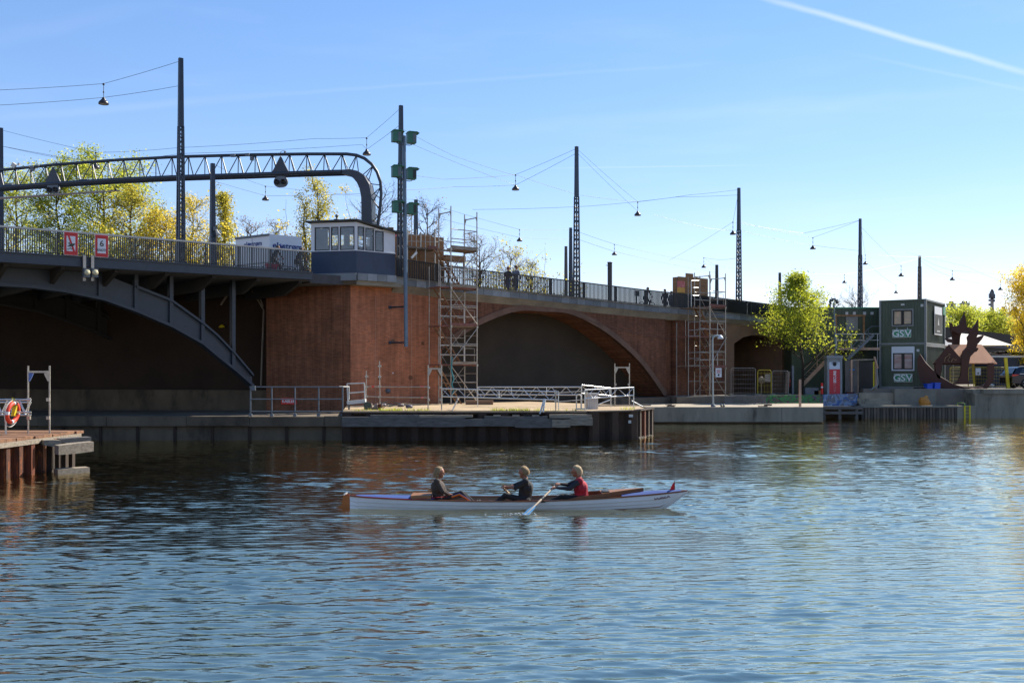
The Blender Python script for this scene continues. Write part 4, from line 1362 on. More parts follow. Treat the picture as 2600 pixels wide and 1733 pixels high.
ISL = thing('pier_island', 'flat pier island of rusty sheet piles with sandy deck below the scaffold tower', 'pier', (wx(1200), YF + 2, -0.5))
XB, XC, XD = (wx(1495), YF), (wx(1618, 45.0), 45.0), (wx(1653, 47.2), 47.2)
fac = lambda x: (FB @ Vector((T(x, VW), VW, 0)))
f0, f1, f2 = fac(880), fac(1180), fac(1300)
outl = [(wx(868), YF + 0.3), (XB[0], YF + 0.3), (XC[0] - 0.2, XC[1] + 0.25), (XD[0] - 0.3, XD[1] + 0.1), (XD[0] - 0.3, 51.0), (f2.x + 1.0, 57.5), (f1.x, f1.y), (f0.x, f0.y)]
DECKS = M('sandy gravel deck', '#b59e7c', 0.95, col2='#8e7a5f', scale=0.8, bump=0.5, bscale=12, spots=('#5f4a33', 0.9, 0.6, 0.78))
m = MB(); m.prism([(x, y, -1.2) for x, y in outl], (0, 0, ZD + 1.2)); m.build('deck', DECKS, ISL)
# sheet piles one by one along the edge
def pile_mesh(w, h, d, out):
    p = MB(); t_ = 0.02
    s_ = -1 if out else 1
    A_ = [(-w / 2, 0), (-w * 0.3, s_ * d), (w * 0.3, s_ * d), (w / 2, 0)]
    p.strip([(a, b, h) for a, b in A_], [(a, b, 0) for a, b in A_], (0, t_ if s_ > 0 else -t_, 0))
    return p


def piles(parent, a, b, w, z0, z1, d, mats, seed=1, name='sheet_pile'):
    r_ = random.Random(seed)
    a, b = Vector((a[0], a[1], 0)), Vector((b[0], b[1], 0))
    L_ = (b - a).length; n = max(1, round(L_ / w)); dr = (b - a).normalized(); ang = math.atan2(dr.y, dr.x)
    for i in range(n):
        c = a + dr * ((i + 0.5) * L_ / n)
        p = pile_mesh(L_ / n, z1 - z0 + r_.uniform(-0.05, 0.02), d * r_.uniform(0.9, 1.1), i % 2 == 0)
        p.f = Matrix.Translation(Vector((c.x, c.y, z0))) @ Matrix.Rotation(ang, 4, 'Z')
        p.build(name, mats[r_.randrange(len(mats))], parent)


piles(ISL, (wx(868), YF + 0.12), (XB[0], YF + 0.12), 0.5, -1.1, 1.2, 0.13, [RUST_DARK], 2)
piles(ISL, XB, XC, 0.5, -1.1, 1.25, 0.13, [RUST_DARK], 3)
piles(ISL, XC, XD, 0.36, -1.1, 1.28, 0.11, [RUST, RUST_DARK], 4)
piles(ISL, XD, (XD[0] - 0.1, 51.0), 0.5, -1.1, 1.25, 0.11, [RUST, RUST_DARK], 5)
m = MB(); m.bar((wx(868), YF + 0.12, 1.22), (XB[0], YF + 0.12, 1.22), 0.3, 0.06); m.bar((XB[0], YF, 1.26), (XC[0], XC[1], 1.26), 0.36, 0.06); m.bar((XC[0], XC[1], 1.29), (XD[0], XD[1], 1.29), 0.36, 0.05); m.build('cap_beam', RUST_DARK, ISL)
m = MB()
for k_ in range(60):
    s_ = k_ / 59; p_ = Vector((XC[0], XC[1], 0)).lerp(Vector((XD[0], XD[1], 0)), s_)
    m.ball((p_.x + rg.uniform(-.05, .1), p_.y - 0.05 + rg.uniform(-.1, .1), rg.uniform(-.02, .06)), rg.uniform(.03, .07), 4)
o = m.build('barnacle_crust', WOOD_OLD, ISL)
for x, y, w_, h_ in ((1601, 1055, 10, 6), (1598, 1070, 7, 7)):
    m = MB(); m.box((wx(x - w_ / 2, 44.6), 44.42, zy(y + h_ / 2, 44.6)), (wx(x + w_ / 2, 44.6), 44.5, zy(y - h_ / 2, 44.6))); m.build('white_plate', WHITE_DIRTY, ISL)
# timber fender
for x0_, x1_, yt, yb, dY, mt in ((868, 1060, 1058, 1083, 0.32, WOOD_GREY), (1060, 1180, 1059, 1083, 0.34, WOOD_GREY), (1180, 1310, 1063, 1082, 0.33, WOOD_GREY), (1308, 1402, 1063, 1085, 0.36, WOOD_GREY), (1402, 1448, 1064, 1084, 0.42, WOOD_OLD),
                                 (1448, 1505, 1061, 1080, 0.36, WOOD_OLD), (1395, 1503, 1052, 1061, 0.3, WOOD_OLD), (940, 1065, 1053, 1058, 0.22, WOOD_GREY), (1065, 1200, 1053, 1059, 0.24, WOOD_OLD), (1230, 1390, 1056, 1063, 0.24, WOOD_GREY)):
    f_ = rg.uniform(-0.02, 0.02)
    m = MB()
    Ya = YF - dY
    a, b = wx(x0_, Ya), wx(x1_, Ya)
    m.strip([(a, Ya + f_, zy(yt, Ya)), ((a + b) / 2, Ya, zy(yt, Ya) + rg.uniform(-.02, .02)), (b, Ya - f_, zy(yt, Ya))], [(a, Ya + f_, zy(yb, Ya)), ((a + b) / 2, Ya, zy(yb, Ya) + rg.uniform(-.02, .02)), (b, Ya - f_, zy(yb, Ya))], (0, dY + 0.12, 0))
    m.build('timber_beam', mt, ISL)
for x in (960, 1005, 1048, 1093, 1138, 1180, 1262, 1310, 1360, 1440):
    m = MB(); a = wx(x); m.box((a - 0.16, YF - 0.12, 1.04), (a + 0.16, YF + 0.35, 1.14)); m.build('bracket_block', WOOD_OLD, ISL)

# grass along the edge
GRASSM = leaf_mat('bright grass', (0.16, 0.22, 0.02, 1), (0.28, 0.30, 0.04, 1), 0.45)
m = MB()
for x0_, x1_, n in ((962, 1020, 260), (1020, 1095, 120), (1246, 1345, 380), (1355, 1375, 30), (1575, 1612, 90), (895, 960, 60), (1345, 1480, 70)):
    for k_ in range(n):
        xx = rg.uniform(x0_, x1_); Y = (YF + 0.35 + abs(rg.gauss(0, 0.25))) if xx < 1500 else rg.uniform(45.4, 46.4)
        c = Vector((wx(xx, Y), Y, ZD - 0.02)); h = rg.uniform(0.05, 0.2); a = rg.uniform(0, 6.28); d = Vector((math.cos(a), math.sin(a), 0)) * 0.012
        tip = c + Vector((rg.uniform(-.08, .08), rg.uniform(-.08, .08), h))
        m.add([c - d, c + d, tip], [(0, 1, 2)])
tag(m.build('grass', GRASSM, base=(wx(1200), YF + 0.5, ZD)), 'bright grass growing along the edge of the pier island', 'grass', kind='stuff')

# ================================================================ tube work helpers
def tubes(parent, name, segs, r=0.024, mat=None, n=6):
    for a, b in segs:
        m = MB(); m.tube(a, b, r, n); m.build(name, mat or GALV, parent)


def px(x, y, Y):
    return at(x, y, Y)


def base_y(x, y, z=ZD):
    return at_z(x, y, z)


# grey railing in front of the pier
RL = thing('tube_railing', 'grey tube railing on the concrete fender before the red cable sign', 'railing', (wx(750), YF + 0.3, 1.05))
Yr = YF + 0.35
for x in (636, 690, 749, 809, 870):
    m = MB(); m.tube((wx(x, Yr), Yr, 1.02), (wx(x, Yr), Yr, zy(982, Yr)), 0.034, 8); m.build('post', STEEL_GREY, RL)
    m = MB(); m.cbox((wx(x, Yr), Yr, 1.09), (0.14, 0.14, 0.14)); m.build('foot', STEEL_GREY, RL)
for y in (982, 1013, 1044):
    m = MB(); m.tube((wx(634, Yr), Yr, zy(y, Yr)), (wx(872 if y != 1044 else 868, Yr), Yr, zy(y, Yr)), 0.027, 8); m.build('rail', STEEL_GREY, RL)
m = MB(); m.cbox((wx(644, Yr), Yr - 0.05, zy(985, Yr)), (0.18, 0.16, 0.2)); m.build('junction_box', STEEL_GREY, RL)
# cable warning board
fr = FA
c0_ = on_frame(FA, 733, 1018, -0.08)
SG = thing('cable_sign', 'red board with white lettering on the brick pier behind the grey railing', 'sign', tuple(FA @ Vector((c0_.x, -0.08, c0_.z - 0.2))), R(-12))
m = MB(FA); m.box((c0_.x - 0.42, -0.08, c0_.z - 0.16), (c0_.x + 0.42, -0.04, c0_.z + 0.16)); m.build('board', M('bright sign red', '#e3221a', 0.45), SG)
m = MB(FA); m.box((c0_.x - 0.3, -0.04, c0_.z - 0.1), (c0_.x - 0.2, 0.01, c0_.z + 0.1)); m.box((c0_.x + 0.2, -0.04, c0_.z - 0.1), (c0_.x + 0.3, 0.01, c0_.z + 0.1)); m.build('bracket', STEEL_GREY, SG)
put_text('KABLER', 0.25, WHITES, SG, FA, (c0_.x, -0.086, c0_.z), bold=0.005, flat=0.85)
# down pipe in the corner of the pier
DPM = M('pale drain pipe', '#8f8578', 0.6, var=0.2)
vp = 1.0
pp = lambda x, y: on_frame(FA, x, y, vp)
DP = thing('drain_pipe', 'pale drain pipe with forked top in the corner of the brick pier', 'pipe', tuple(FA @ Vector((pp(664, 978).x, vp, 2.0))), R(-12))
m = MB(FA); m.pipe([pp(663, 978), pp(666, 890), pp(670, 787)], 0.055, 8); m.build('pipe', DPM, DP)
m = MB(FA); m.pipe([pp(670, 787), pp(660, 770), pp(640, 738)], 0.05, 8); m.build('branch', DPM, DP)
m = MB(FA); m.pipe([pp(668, 778), pp(662, 760), pp(651, 735)], 0.045, 8); m.build('branch', DPM, DP)
p_, q_ = on_frame(FA, 588, 730, 0.6), on_frame(FA, 561, 774, 0.6)
m = MB(FA); m.pipe([p_ + Vector((0, 0, 0.35)), p_, q_], 0.06, 8)
tag(m.build('drain_spout', DPM, base=FA @ q_), 'short pale drain spout under the deck of the steel span', 'pipe')
c0_ = on_frame(FA, 563, 829, 1.45)
m = MB(FA); m.lathe([(0.02, 0.12), (0.08, 0.1), (0.17, 0.0), (0.17, -0.05), (1e-4, -0.06)], c0_, 12); m.tube(c0_ + Vector((0, 0, 0.1)), (c0_.x, c0_.y + 0.18, c0_.z + 0.14), 0.02, 5)
tag(m.build('wall_lantern', YELLOW, base=FA @ c0_), 'small yellow lamp in the dark under the steel span', 'lamp')

# ================================================================ things on the island
# white rail and step by the cabinet
WR = thing('white_railing', 'short white guard rail on a low plank beside the slatted cabinet', 'railing', tuple(base_y(905, 1030)))
Yw = 45.6
P_ = lambda x, y, Y=Yw: at(x, y, Y)
tubes(WR, 'rail', [(P_(881, 974), P_(925, 972)), (P_(881, 998), P_(925, 994)), (P_(861, 981.5, 44.6), P_(886, 981.5, 45.2))], 0.03, WHITE_DIRTY)
tubes(WR, 'post', [(P_(881, 974), P_(884, 1026)), (P_(925, 972), P_(927, 1022)), (P_(886, 980), P_(886, 1014))], 0.03, WHITE_DIRTY)
m = MB(); m.bar(P_(883, 1022), P_(929, 1017), 0.5, 0.16); m.build('step_plank', WHITE_DIRTY, WR)
tubes(WR, 'leg', [(P_(886, 1024), (P_(886, 1024).x, Yw, ZD - 0.02)), (P_(926, 1020), (P_(926, 1020).x, Yw, ZD - 0.02))], 0.04, STEEL_GREY)
# slatted cabinet
cb_ = base_y(916, 1017); s0 = FPX / cb_.y
fr = plane_frame((cb_.x, cb_.y), R(30))
CAB = thing('cabinet', 'cream slatted electric cabinet with grey cap on the pier island', 'cabinet', tuple(cb_), R(30))
hC = (1017 - 938) / s0
CREAM = M('cream paint', '#d9cfbe', 0.6, var=0.08)
m = MB(fr); m.box((-0.19, -0.2, ZD), (0.19, 0.2, ZD + hC - 0.08)); m.build('body', STEEL_GREY, CAB)
for i in range(17):
    z = ZD + 0.06 + i * (hC - 0.2) / 17
    m = MB(fr); m.box((-0.2, -0.225, z), (0.2, -0.19, z + (hC - 0.2) / 17 * 0.86)); m.build('slat', CREAM, CAB)
for i in range(17):
    z = ZD + 0.06 + i * (hC - 0.2) / 17
    m = MB(fr); m.box((0.185, -0.18, z), (0.215, 0.2, z + (hC - 0.2) / 17 * 0.86)); m.build('slat', CREAM, CAB)
m = MB(fr); m.box((-0.25, -0.28, ZD + hC - 0.08), (0.25, 0.25, ZD + hC)); m.build('cap', STEEL_GREY, CAB)

# scaffold tube fence towards the gate frame
TF = thing('tube_fence', 'scaffold tube fence with red clamps between the cabinet and the gate frame', 'fence', tuple(base_y(964, 1037)))
Yt = 46.3
tubes(TF, 'post', [(at(930, 941, Yt), Vector((at(930, 941, Yt).x, Yt, ZD - 0.01))), (at(963.5, 916, Yt), Vector((at(965, 916, Yt).x, Yt, ZD - 0.01)))], 0.026)
tubes(TF, 'rail', [(at(930, 981, Yt), at(964, 981.5, Yt)), (at(964, 981.5, Yt - 0.04), at(1089, 981.5, 45.0)), (at(926, 1006, Yt), at(964, 1007, Yt)), (at(964, 1007.5, Yt - 0.04), at(1089, 1009, 45.0))], 0.024)
for x, y, Y in ((947, 981, Yt), (1072, 981.5, 45.2), (1072, 1009, 45.2)):
    m = MB(); c = at(x, y, Y); m.tube(c - Vector((0.05, 0, 0)), c + Vector((0.05, 0, 0)), 0.036, 8); m.build('clamp', REDS, TF)
for x, y in ((930, 981), (930, 1006), (964, 981), (964, 1007), (964, 929), (964, 956), (931, 955)):
    m = MB(); m.cbox(at(x, y, Yt), (0.14, 0.07, 0.09)); m.build('coupler', GALV, TF)


def gate_frame(label, x0_, x1_, ytop, ybar, Y, zbase, mat=GALV, blue=False):
    g = thing('gate_frame', label, 'gate', (wx((x0_ + x1_) / 2, Y), Y, zbase))
    for i, x in enumerate((x0_, x1_)):
        a = at(x, ytop, Y); m = MB(); m.tube((a.x, Y, zbase - 0.01), a, 0.027, 8); m.build('post', mat, g)
        s_ = 1 if i == 0 else -1
        b = at(x, ybar, Y)
        m = MB(); m.prism([b + Vector((s_ * 0.02, -0.015, -0.03)), b + Vector((s_ * 0.17, -0.015, -0.04)), b + Vector((s_ * 0.14, -0.015, -0.12)), b + Vector((s_ * 0.05, -0.015, -0.3)), b + Vector((s_ * 0.02, -0.015, -0.3))], (0, 0.03, 0))
        m.build('gusset', M('blue gusset', '#4a6aa8', 0.5) if (blue and i == 0) else mat, g)
        for yy in (0.55, 0.82):
            m = MB(); m.cbox((a.x - s_ * -0.03, Y - 0.02, zbase + (a.z - zbase) * (1 - yy) + 0.1), (0.1, 0.08, 0.1)); m.build('coupler', mat, g)
    m = MB(); m.bar(at(x0_, ybar, Y), at(x1_, ybar, Y), 0.05, 0.06); m.build('cross_bar', mat, g)
    return g


gate_frame('grey tube gate frame at the foot of the tall scaffold tower', 1087, 1121, 926, 935.5, FPX * (HC - ZD) / (1041 - YH), ZD)
gate_frame('grey tube gate frame at the tip of the pier island', 1561, 1598, 922, 932.5, FPX * (HC - ZD) / (1029 - YH), ZD)


def truss_rail(label, p0, p1, q0, q1, Y0, Y1, legs=(), pitch=0.36, mat=ALU, zb=ZD):
    """top chord p0-p1 and bottom chord q0-q1 given in pixels, depths at both ends"""
    A0, A1, B0, B1 = at(*p0, Y0), at(*p1, Y1), at(*q0, Y0), at(*q1, Y1)
    r = thing('truss_railing', label, 'railing', ((A0.x + A1.x) / 2, (A0.y + A1.y) / 2, zb), 0, 'lattice guard rails on the piers')
    tubes(r, 'chord', [(A0, A1), (B0, B1)], 0.028, mat, 8)
    L_ = (A1 - A0).length; n = max(2, int(L_ / pitch / 2) * 2)
    for i in range(n):
        a, b = (A0.lerp(A1, i / n), B0.lerp(B1, (i + 1) / n)) if i % 2 == 0 else (B0.lerp(B1, i / n), A0.lerp(A1, (i + 1) / n))
        m = MB(); m.tube(a, b, 0.016, 5); m.build('lattice_bar', mat, r)
    for s_ in [0.0, 1.0] + list(legs):
        a, b = A0.lerp(A1, s_), B0.lerp(B1, s_)
        m = MB(); m.tube(a, (b.x, b.y, zb - 0.01) if s_ in (0.0, 1.0) else b, 0.022, 6); m.build('post', mat, r)
    return r


truss_rail('lattice guard rail from the gate frame along the water edge of the island', (1122, 986), (1418, 994), (1122, 1006), (1418, 1015), 46.0, 44.3, (0.5,))
truss_rail('lattice guard rail behind the island deck in front of the brick arch', (1213, 982), (1476, 982), (1213, 1001), (1476, 1002), 49.6, 48.4, (0.33, 0.67))
truss_rail('short lattice guard rail behind the white box on the island', (1477, 977), (1551, 985), (1477, 998), (1551, 1004), 47.2, 48.6)
truss_rail('lattice guard rail at the rusty tip of the island', (1485, 989.5), (1609, 983), (1485, 1011.6), (1609, 1003), 44.6, 46.2, (0.5,))
PR = thing('tube_railing', 'plain two tube railing near the white box on the island', 'railing', tuple(base_y(1450, 1043)))
tubes(PR, 'rail', [(at(1414, 997, 44.3), at(1491, 992, 44.7)), (at(1412, 1020, 44.3), at(1489, 1014, 44.7))], 0.026)
tubes(PR, 'post', [(at(1411, 990, 44.3), at(1411, 1043, 44.3)), (at(1486, 985, 44.7), at(1486, 1040, 44.7))], 0.03)
for x, y in ((1411, 997), (1411, 1018), (1486, 992), (1486, 1014)):
    m = MB(); m.cbox(at(x, y, 44.28 if x < 1450 else 44.68), (0.12, 0.1, 0.12)); m.build('coupler', GALV, PR)
# hoop, white box, props, planks
c = base_y(1503, 1038); s0 = FPX / c.y
WB = thing('utility_box', 'pale grey ribbed plastic box standing at the island edge', 'box', tuple(c), R(8))
fr = plane_frame((c.x, c.y), R(8))
w_, h_ = 27 / s0, 37 / s0
m = MB(fr); m.box((-w_ / 2, -0.2, ZD), (w_ / 2, 0.2, ZD + h_)); m.build('body', M('pale plastic', '#bdb5ae', 0.6, var=0.08), WB)
m = MB(fr); m.box((-w_ / 2 - 0.03, -0.23, ZD + h_), (w_ / 2 + 0.03, 0.23, ZD + h_ + 0.06)); m.build('lid', WHITE_DIRTY, WB)
for i in range(5):
    xx = -w_ / 2 + w_ * (i + 0.5) / 5
    m = MB(fr); m.box((xx - 0.02, -0.215, ZD + 0.05), (xx + 0.02, -0.2, ZD + h_ - 0.05)); m.build('rib', WHITE_DIRTY, WB)
HP = thing('tube_hoop', 'bent white tube hoop on a base bar beside the ribbed box', 'hoop', tuple(base_y(1468, 1037)))
Yh = 45.6
hp = [at(1463.5, 1037, Yh), at(1463.5, 1006, Yh), at(1466, 1001, Yh), at(1472, 1001, Yh), at(1475.5, 1006, Yh), at(1475.5, 1030, Yh)]
m = MB(); m.pipe([Vector((hp[0].x, hp[0].y, ZD - 0.01))] + hp[1:5] + [Vector((hp[5].x, hp[5].y + 0.1, ZD - 0.01))], 0.028, 8); m.build('hoop', WHITE_DIRTY, HP)
m = MB(); a = at(1463, 1036, Yh); m.bar((a.x, Yh, ZD + 0.03), (a.x + 0.55, Yh, ZD + 0.03), 0.07, 0.06); m.build('base_bar', WHITE_DIRTY, HP)
for (x0_, y0_), (x1_, y1_), lab in (((1382, 1012), (1371, 1050), 'white prop leaning on the water side lattice rail'), ((1384, 1014), (1379, 1046), 'second white prop leaning on the water side lattice rail')):
    a, b = at(x0_, y0_, 44.2), at(x1_, y1_, 43.75)
    if b.z > ZD: b.z = ZD
    m = MB(); m.bar(a, b, 0.06, 0.05); tag(m.build('prop', WHITE_DIRTY, base=b), lab, 'prop')
for (x0_, y0_), (x1_, y1_), lab in (((1165, 1008), (1148, 1046), 'pale blue prop leaning on the lattice rail near the gate frame'),):
    a, b = at(x0_, y0_, 45.6), at(x1_, y1_, 44.2); b.z = ZD - 0.02
    m = MB(); m.bar(a, b, 0.06, 0.05); tag(m.build('prop', GALV, base=b), lab, 'prop')
for (x0_, y0_), (x1_, y1_) in (((1604, 1017), (1632, 1032)), ((1515, 1028), (1548, 1015))):
    a, b = at(x0_, y0_, 46.2), at(x1_, y1_, 46.6)
    for q in (a, b): q.z = max(q.z, ZD)
    m = MB(); m.tube(a, b, 0.025); tag(m.build('brace_tube', ALU, base=b), 'sloping brace tube at the tip of the island' if x0_ > 1560 else 'sloping brace tube behind the ribbed box', 'brace')
for x0_, x1_, y, lab in ((1560, 1650, 1030.5, 'pale loose plank lying at the tip of the island'), (1500, 1560, 1031, 'pale loose plank lying behind the ribbed box')):
    a, b = base_y(x0_, y), base_y(x1_, y - 1)
    m = MB(); m.bar(a + Vector((0, 0, 0.03)), b + Vector((0, 0, 0.03)), 0.25, 0.06); tag(m.build('plank', WOOD_OLD, base=a), lab, 'plank')
# concrete kerb block behind the deck
a, b = base_y(1182, 1027), base_y(1252, 1027)
m = MB(); m.box((a.x, a.y, ZD - 0.01), (b.x, a.y + 0.4, ZD + 0.22)); tag(m.build('kerb_block', CONC_WARM, base=a), 'low concrete block on the island below the arch', 'concrete block')
# winch, drum and rubble by the cabinet
c = at_z(941, 1041, ZD - 0.02)
WN = thing('winch', 'dark green winch with pale drum at the corner of the pier island', 'winch', tuple(c), R(10))
fr = plane_frame((c.x, c.y), R(10))
GRN = M('dark green machine paint', '#2f3b33', 0.5, var=0.2)
m = MB(fr); m.box((-0.3, -0.25, ZD - 0.2), (0.0, 0.2, ZD + 0.16)); m.build('motor', GRN, WN)
m = MB(fr); m.lathe([(0.17, -0.22), (0.17, 0.2), (1e-4, 0.2)], (-0.15, 0, ZD + 0.2), 12, axis='Y'); m.build('cover', GRN, WN)
m = MB(fr); m.lathe([(1e-4, 0), (0.24, 0), (0.24, 0.05), (0.14, 0.06), (0.14, 0.24), (0.24, 0.25), (0.24, 0.3), (1e-4, 0.3)], (0.02, 0, ZD + 0.06), 14, axis='X'); m.build('drum', M('pale rust drum', '#8d7d6b', 0.8, var=0.3, spots=('#5a2d1c', 3, 0.5, 0.7)), WN)
m = MB(fr); m.box((0.34, -0.2, ZD - 0.2), (0.46, 0.25, ZD + 0.26)); m.build('side_plate', RUST, WN)
for i in range(14):
    x = rg.uniform(950, 1045); y = rg.uniform(1029, 1036)
    c = base_y(x, y)
    kind = rg.choice(('board', 'board', 'bag', 'brick_piece'))
    m = MB()
    if kind == 'board': m.cbox(c + Vector((0, 0, 0.04 + rg.random() * 0.1)), (rg.uniform(0.3, 0.9), 0.12, 0.04), Matrix.Rotation(rg.uniform(-.5, .5), 3, 'Z') @ Matrix.Rotation(rg.uniform(-.25, .25), 3, 'Y')); mt, lab = WOOD_OLD, 'pale broken board in the rubbish heap below the brick wall'
    elif kind == 'bag': m.ball(c + Vector((0, 0, 0.07)), 0.14, 6, (1.3, 1, 0.7)); mt, lab = M('rubbish bag', '#56505c', 0.5), 'dark crumpled bag in the rubbish heap below the brick wall'
    else: m.cbox(c + Vector((0, 0, 0.04)), (0.22, 0.11, 0.07), Matrix.Rotation(rg.uniform(0, 3), 3, 'Z')); mt, lab = RINGM, 'loose brick in the rubbish heap below the brick wall'
    tag(m.build('rubbish_' + kind if kind != 'brick_piece' else 'loose_brick', mt, base=c), lab, 'rubbish', 'rubbish heap below the brick wall')

# ================================================================ scaffold stair towers against the bridge
def stair_tower(name_label, xf0, xf1, vfront, depth, zbase, levels, ztop, annex, seed, plank, tall=(0, 1)):
    r_ = random.Random(seed)
    t0_, t1_ = T(xf0, vfront), T(xf1, vfront)
    vb = vfront + depth
    r = thing('scaffold_tower', name_label, 'scaffold', tuple(FB @ Vector(((t0_ + t1_) / 2, vfront, zbase))), RZB)
    P = {}
    for i, t in enumerate((t0_, t1_)):
        for j, v in enumerate((vfront, vb)):
            zt = ztop[i]
            m = MB(FB); m.tube((t, v, zbase), (t, v, zt), 0.033, 7); po = m.build('post', GALV, r)
            m = MB(FB); m.cbox((t, v, zbase + 0.02), (0.16, 0.16, 0.04)); m.build('base_plate', GALV, po)
            for z in levels:
                m = MB(FB); m.cbox((t, v, z - 0.05), (0.1, 0.1, 0.12)); m.build('coupler', GALV, po)
        # end frame bars
        for z in list(levels) + [ztop[i] - 0.22]:
            m = MB(FB); m.bar((t, vfront, z - 0.08), (t, vb, z - 0.08), 0.05, 0.05); m.build('frame_bar', GALV, r)
        for s_, v in ((1, vfront), (-1, vb)):
            b = Vector((t, v, ztop[i] - 0.25)); m = MB(FB); m.prism([b, b + Vector((0, s_ * 0.16, 0)), b + Vector((0, s_ * 0.03, -0.3))], (0.03, 0, 0)); m.build('gusset', GALV, r)
    for k_, z in enumerate(levels):
        # decks: two boards with an opening for the stair
        w_ = depth / 3
        for j in range(3):
            ta, tb = (t0_, t1_) if j != 1 else (t0_ + (t1_ - t0_) * (0.45 if k_ % 2 else 0.0), t1_ if k_ % 2 else t0_ + (t1_ - t0_) * 0.5)
            m = MB(FB); m.box((ta - 0.02, vfront + j * w_ + 0.02, z - 0.06), (tb + 0.02, vfront + (j + 1) * w_ - 0.02, z)); m.build('platform_board', plank if j else PLANK_RED if r_.random() < 0.4 else plank, r)
        m = MB(FB); m.box((t0_, vfront - 0.03, z), (t1_, vfront, z + 0.14)); m.build('toe_board', WOOD_OLD if r_.random() < 0.6 else PLANK_RED, r)
        for dzr in (0.5, 1.0):
            for v in (vfront, vb):
                if r_.random() < 0.85:
                    m = MB(FB); m.tube((t0_, v, z + dzr), (t1_, v, z + dzr), 0.026, 6); m.build('guard_rail', GALV, r)
            m = MB(FB); m.tube((t1_, vfront, z + dzr), (t1_, vb, z + dzr), 0.02, 6); m.build('guard_rail', GALV, r)
        m = MB(FB); m.pipe([(t1_ - 0.75, vfront + 0.1, z + 0.1), (t1_ - 0.75, vfront + 0.1, z + 0.85), (t1_ - 0.1, vfront + 0.1, z + 0.85), (t1_ - 0.1, vfront + 0.1, z + 0.1)], 0.016, 5); m.build('safety_hoop', GALV, r)
    for z in levels:
        for tt_ in (t0_, t1_):
            for dzr in (-1.5, -1.0, -0.5):
                if r_.random() < 0.75:
                    m = MB(FB); m.tube((tt_, vfront, z + dzr), (tt_, vb, z + dzr), 0.018, 5); m.build('frame_rung', GALV, r)
        m = MB(FB); m.tube((t0_ + (t1_ - t0_) * 0.5, vfront, z), (t0_ + (t1_ - t0_) * 0.5, vfront, z + 1.05), 0.02, 6); m.build('guard_post', WHITE_DIRTY, r)
        m = MB(FB); m.tube((t0_, vb, z - 1.9), (t1_, vb, z - 0.1), 0.02, 6); m.build('diagonal_brace', GALV, r)
        m = MB(FB); m.tube((t0_, vfront, z - 0.95), (t1_, vfront, z - 0.95), 0.02, 6); m.build('ledger', GALV, r)
        m = MB(FB); m.tube((t0_, vb, z - 0.6), (t1_, vb, z - 0.6), 0.02, 6); m.build('ledger', GALV, r)
    lv = [zbase] + list(levels)
    for k_, (za, zb_) in enumerate(zip(lv, lv[1:])):
        s_ = k_ % 2
        a, b = (t0_, t1_) if s_ else (t1_, t0_)
        m = MB(FB); m.tube((a, vfront - 0.03, za + 0.1), (b, vfront - 0.03, zb_ - 0.1), 0.026, 6); m.build('diagonal_brace', GALV, r)
        # stair flight
        vm = vfront + depth * 0.5
        ta, tb = t0_ + (t1_ - t0_) * 0.55, t0_ - 0.62 if annex else t0_ + 0.1
        for dv in (-0.2, 0.2):
            m = MB(FB); m.bar((ta, vm + dv, za), (tb, vm + dv, zb_), 0.035, 0.11, (0, 1, 0)); m.build('stair_stringer', STAIRW, r)
        n = 8
        for i in range(1, n):
            q = i / n; tt, zz = ta + (tb - ta) * q, za + (zb_ - za) * q
            m = MB(FB); m.box((tt - 0.1, vm - 0.19, zz - 0.02), (tt + 0.1, vm + 0.19, zz + 0.015)); m.build('stair_tread', STAIRW, r)
        m = MB(FB); m.tube((ta, vm - 0.24, za + 0.8), (tb, vm - 0.24, zb_ + 0.8), 0.016, 5); m.build('hand_rail', GALV_OLD, r)
    if annex:
        ta = t0_ - annex
        for j, v in enumerate((vfront + 0.1, vb)):
            m = MB(FB); m.tube((ta, v, levels[0] - 0.1), (ta, v, levels[-2] + 1.1), 0.022, 6); m.build('post', GALV, r)
        for k_, z in enumerate(levels[:-1]):
            m = MB(FB); m.box((ta - 0.04, vfront + 0.08, z - 0.06), (t0_, vb, z)); m.build('platform_board', PLANK_RED, r)
            for dzr in (0.5, 1.0):
                m = MB(FB); m.tube((ta, vfront + 0.1, z + dzr), (t0_, vfront + 0.1, z + dzr), 0.018, 6); m.build('guard_rail', WHITE_DIRTY if k_ < 2 else GALV, r)
    return r


STAIRW = M('brown stair timber', '#9a7452', 0.7, col2='#6f5440', scale=2)
stair_tower('tall scaffold stair tower on the pier island reaching up to the plywood hoarding', 1145, 1211, -1.55, 1.12, ZD, [3.42, 5.46, 7.5, 9.55], (11.75, 11.6), 0.62, 4, PLANK)
m = MB(FB); q0, q1 = bl(1152, 990, -1.6), bl(1148, 905, -1.6)
m.pipe([q1, bl(1146, 940, -1.62), bl(1152, 962, -1.62), bl(1147, 975, -1.62), q0, bl(1146, 1005, -1.62)], 0.035, 6)
tag(m.build('teal_net', M('teal netting', '#2c7a80', 0.7), base=FB @ q0), 'twisted teal netting tied to the tall scaffold tower', 'netting')
# diagonal outrigger of the tower under the railing
a, b = bl(1075, 733, -0.6), bl(1112, 750, -0.6)
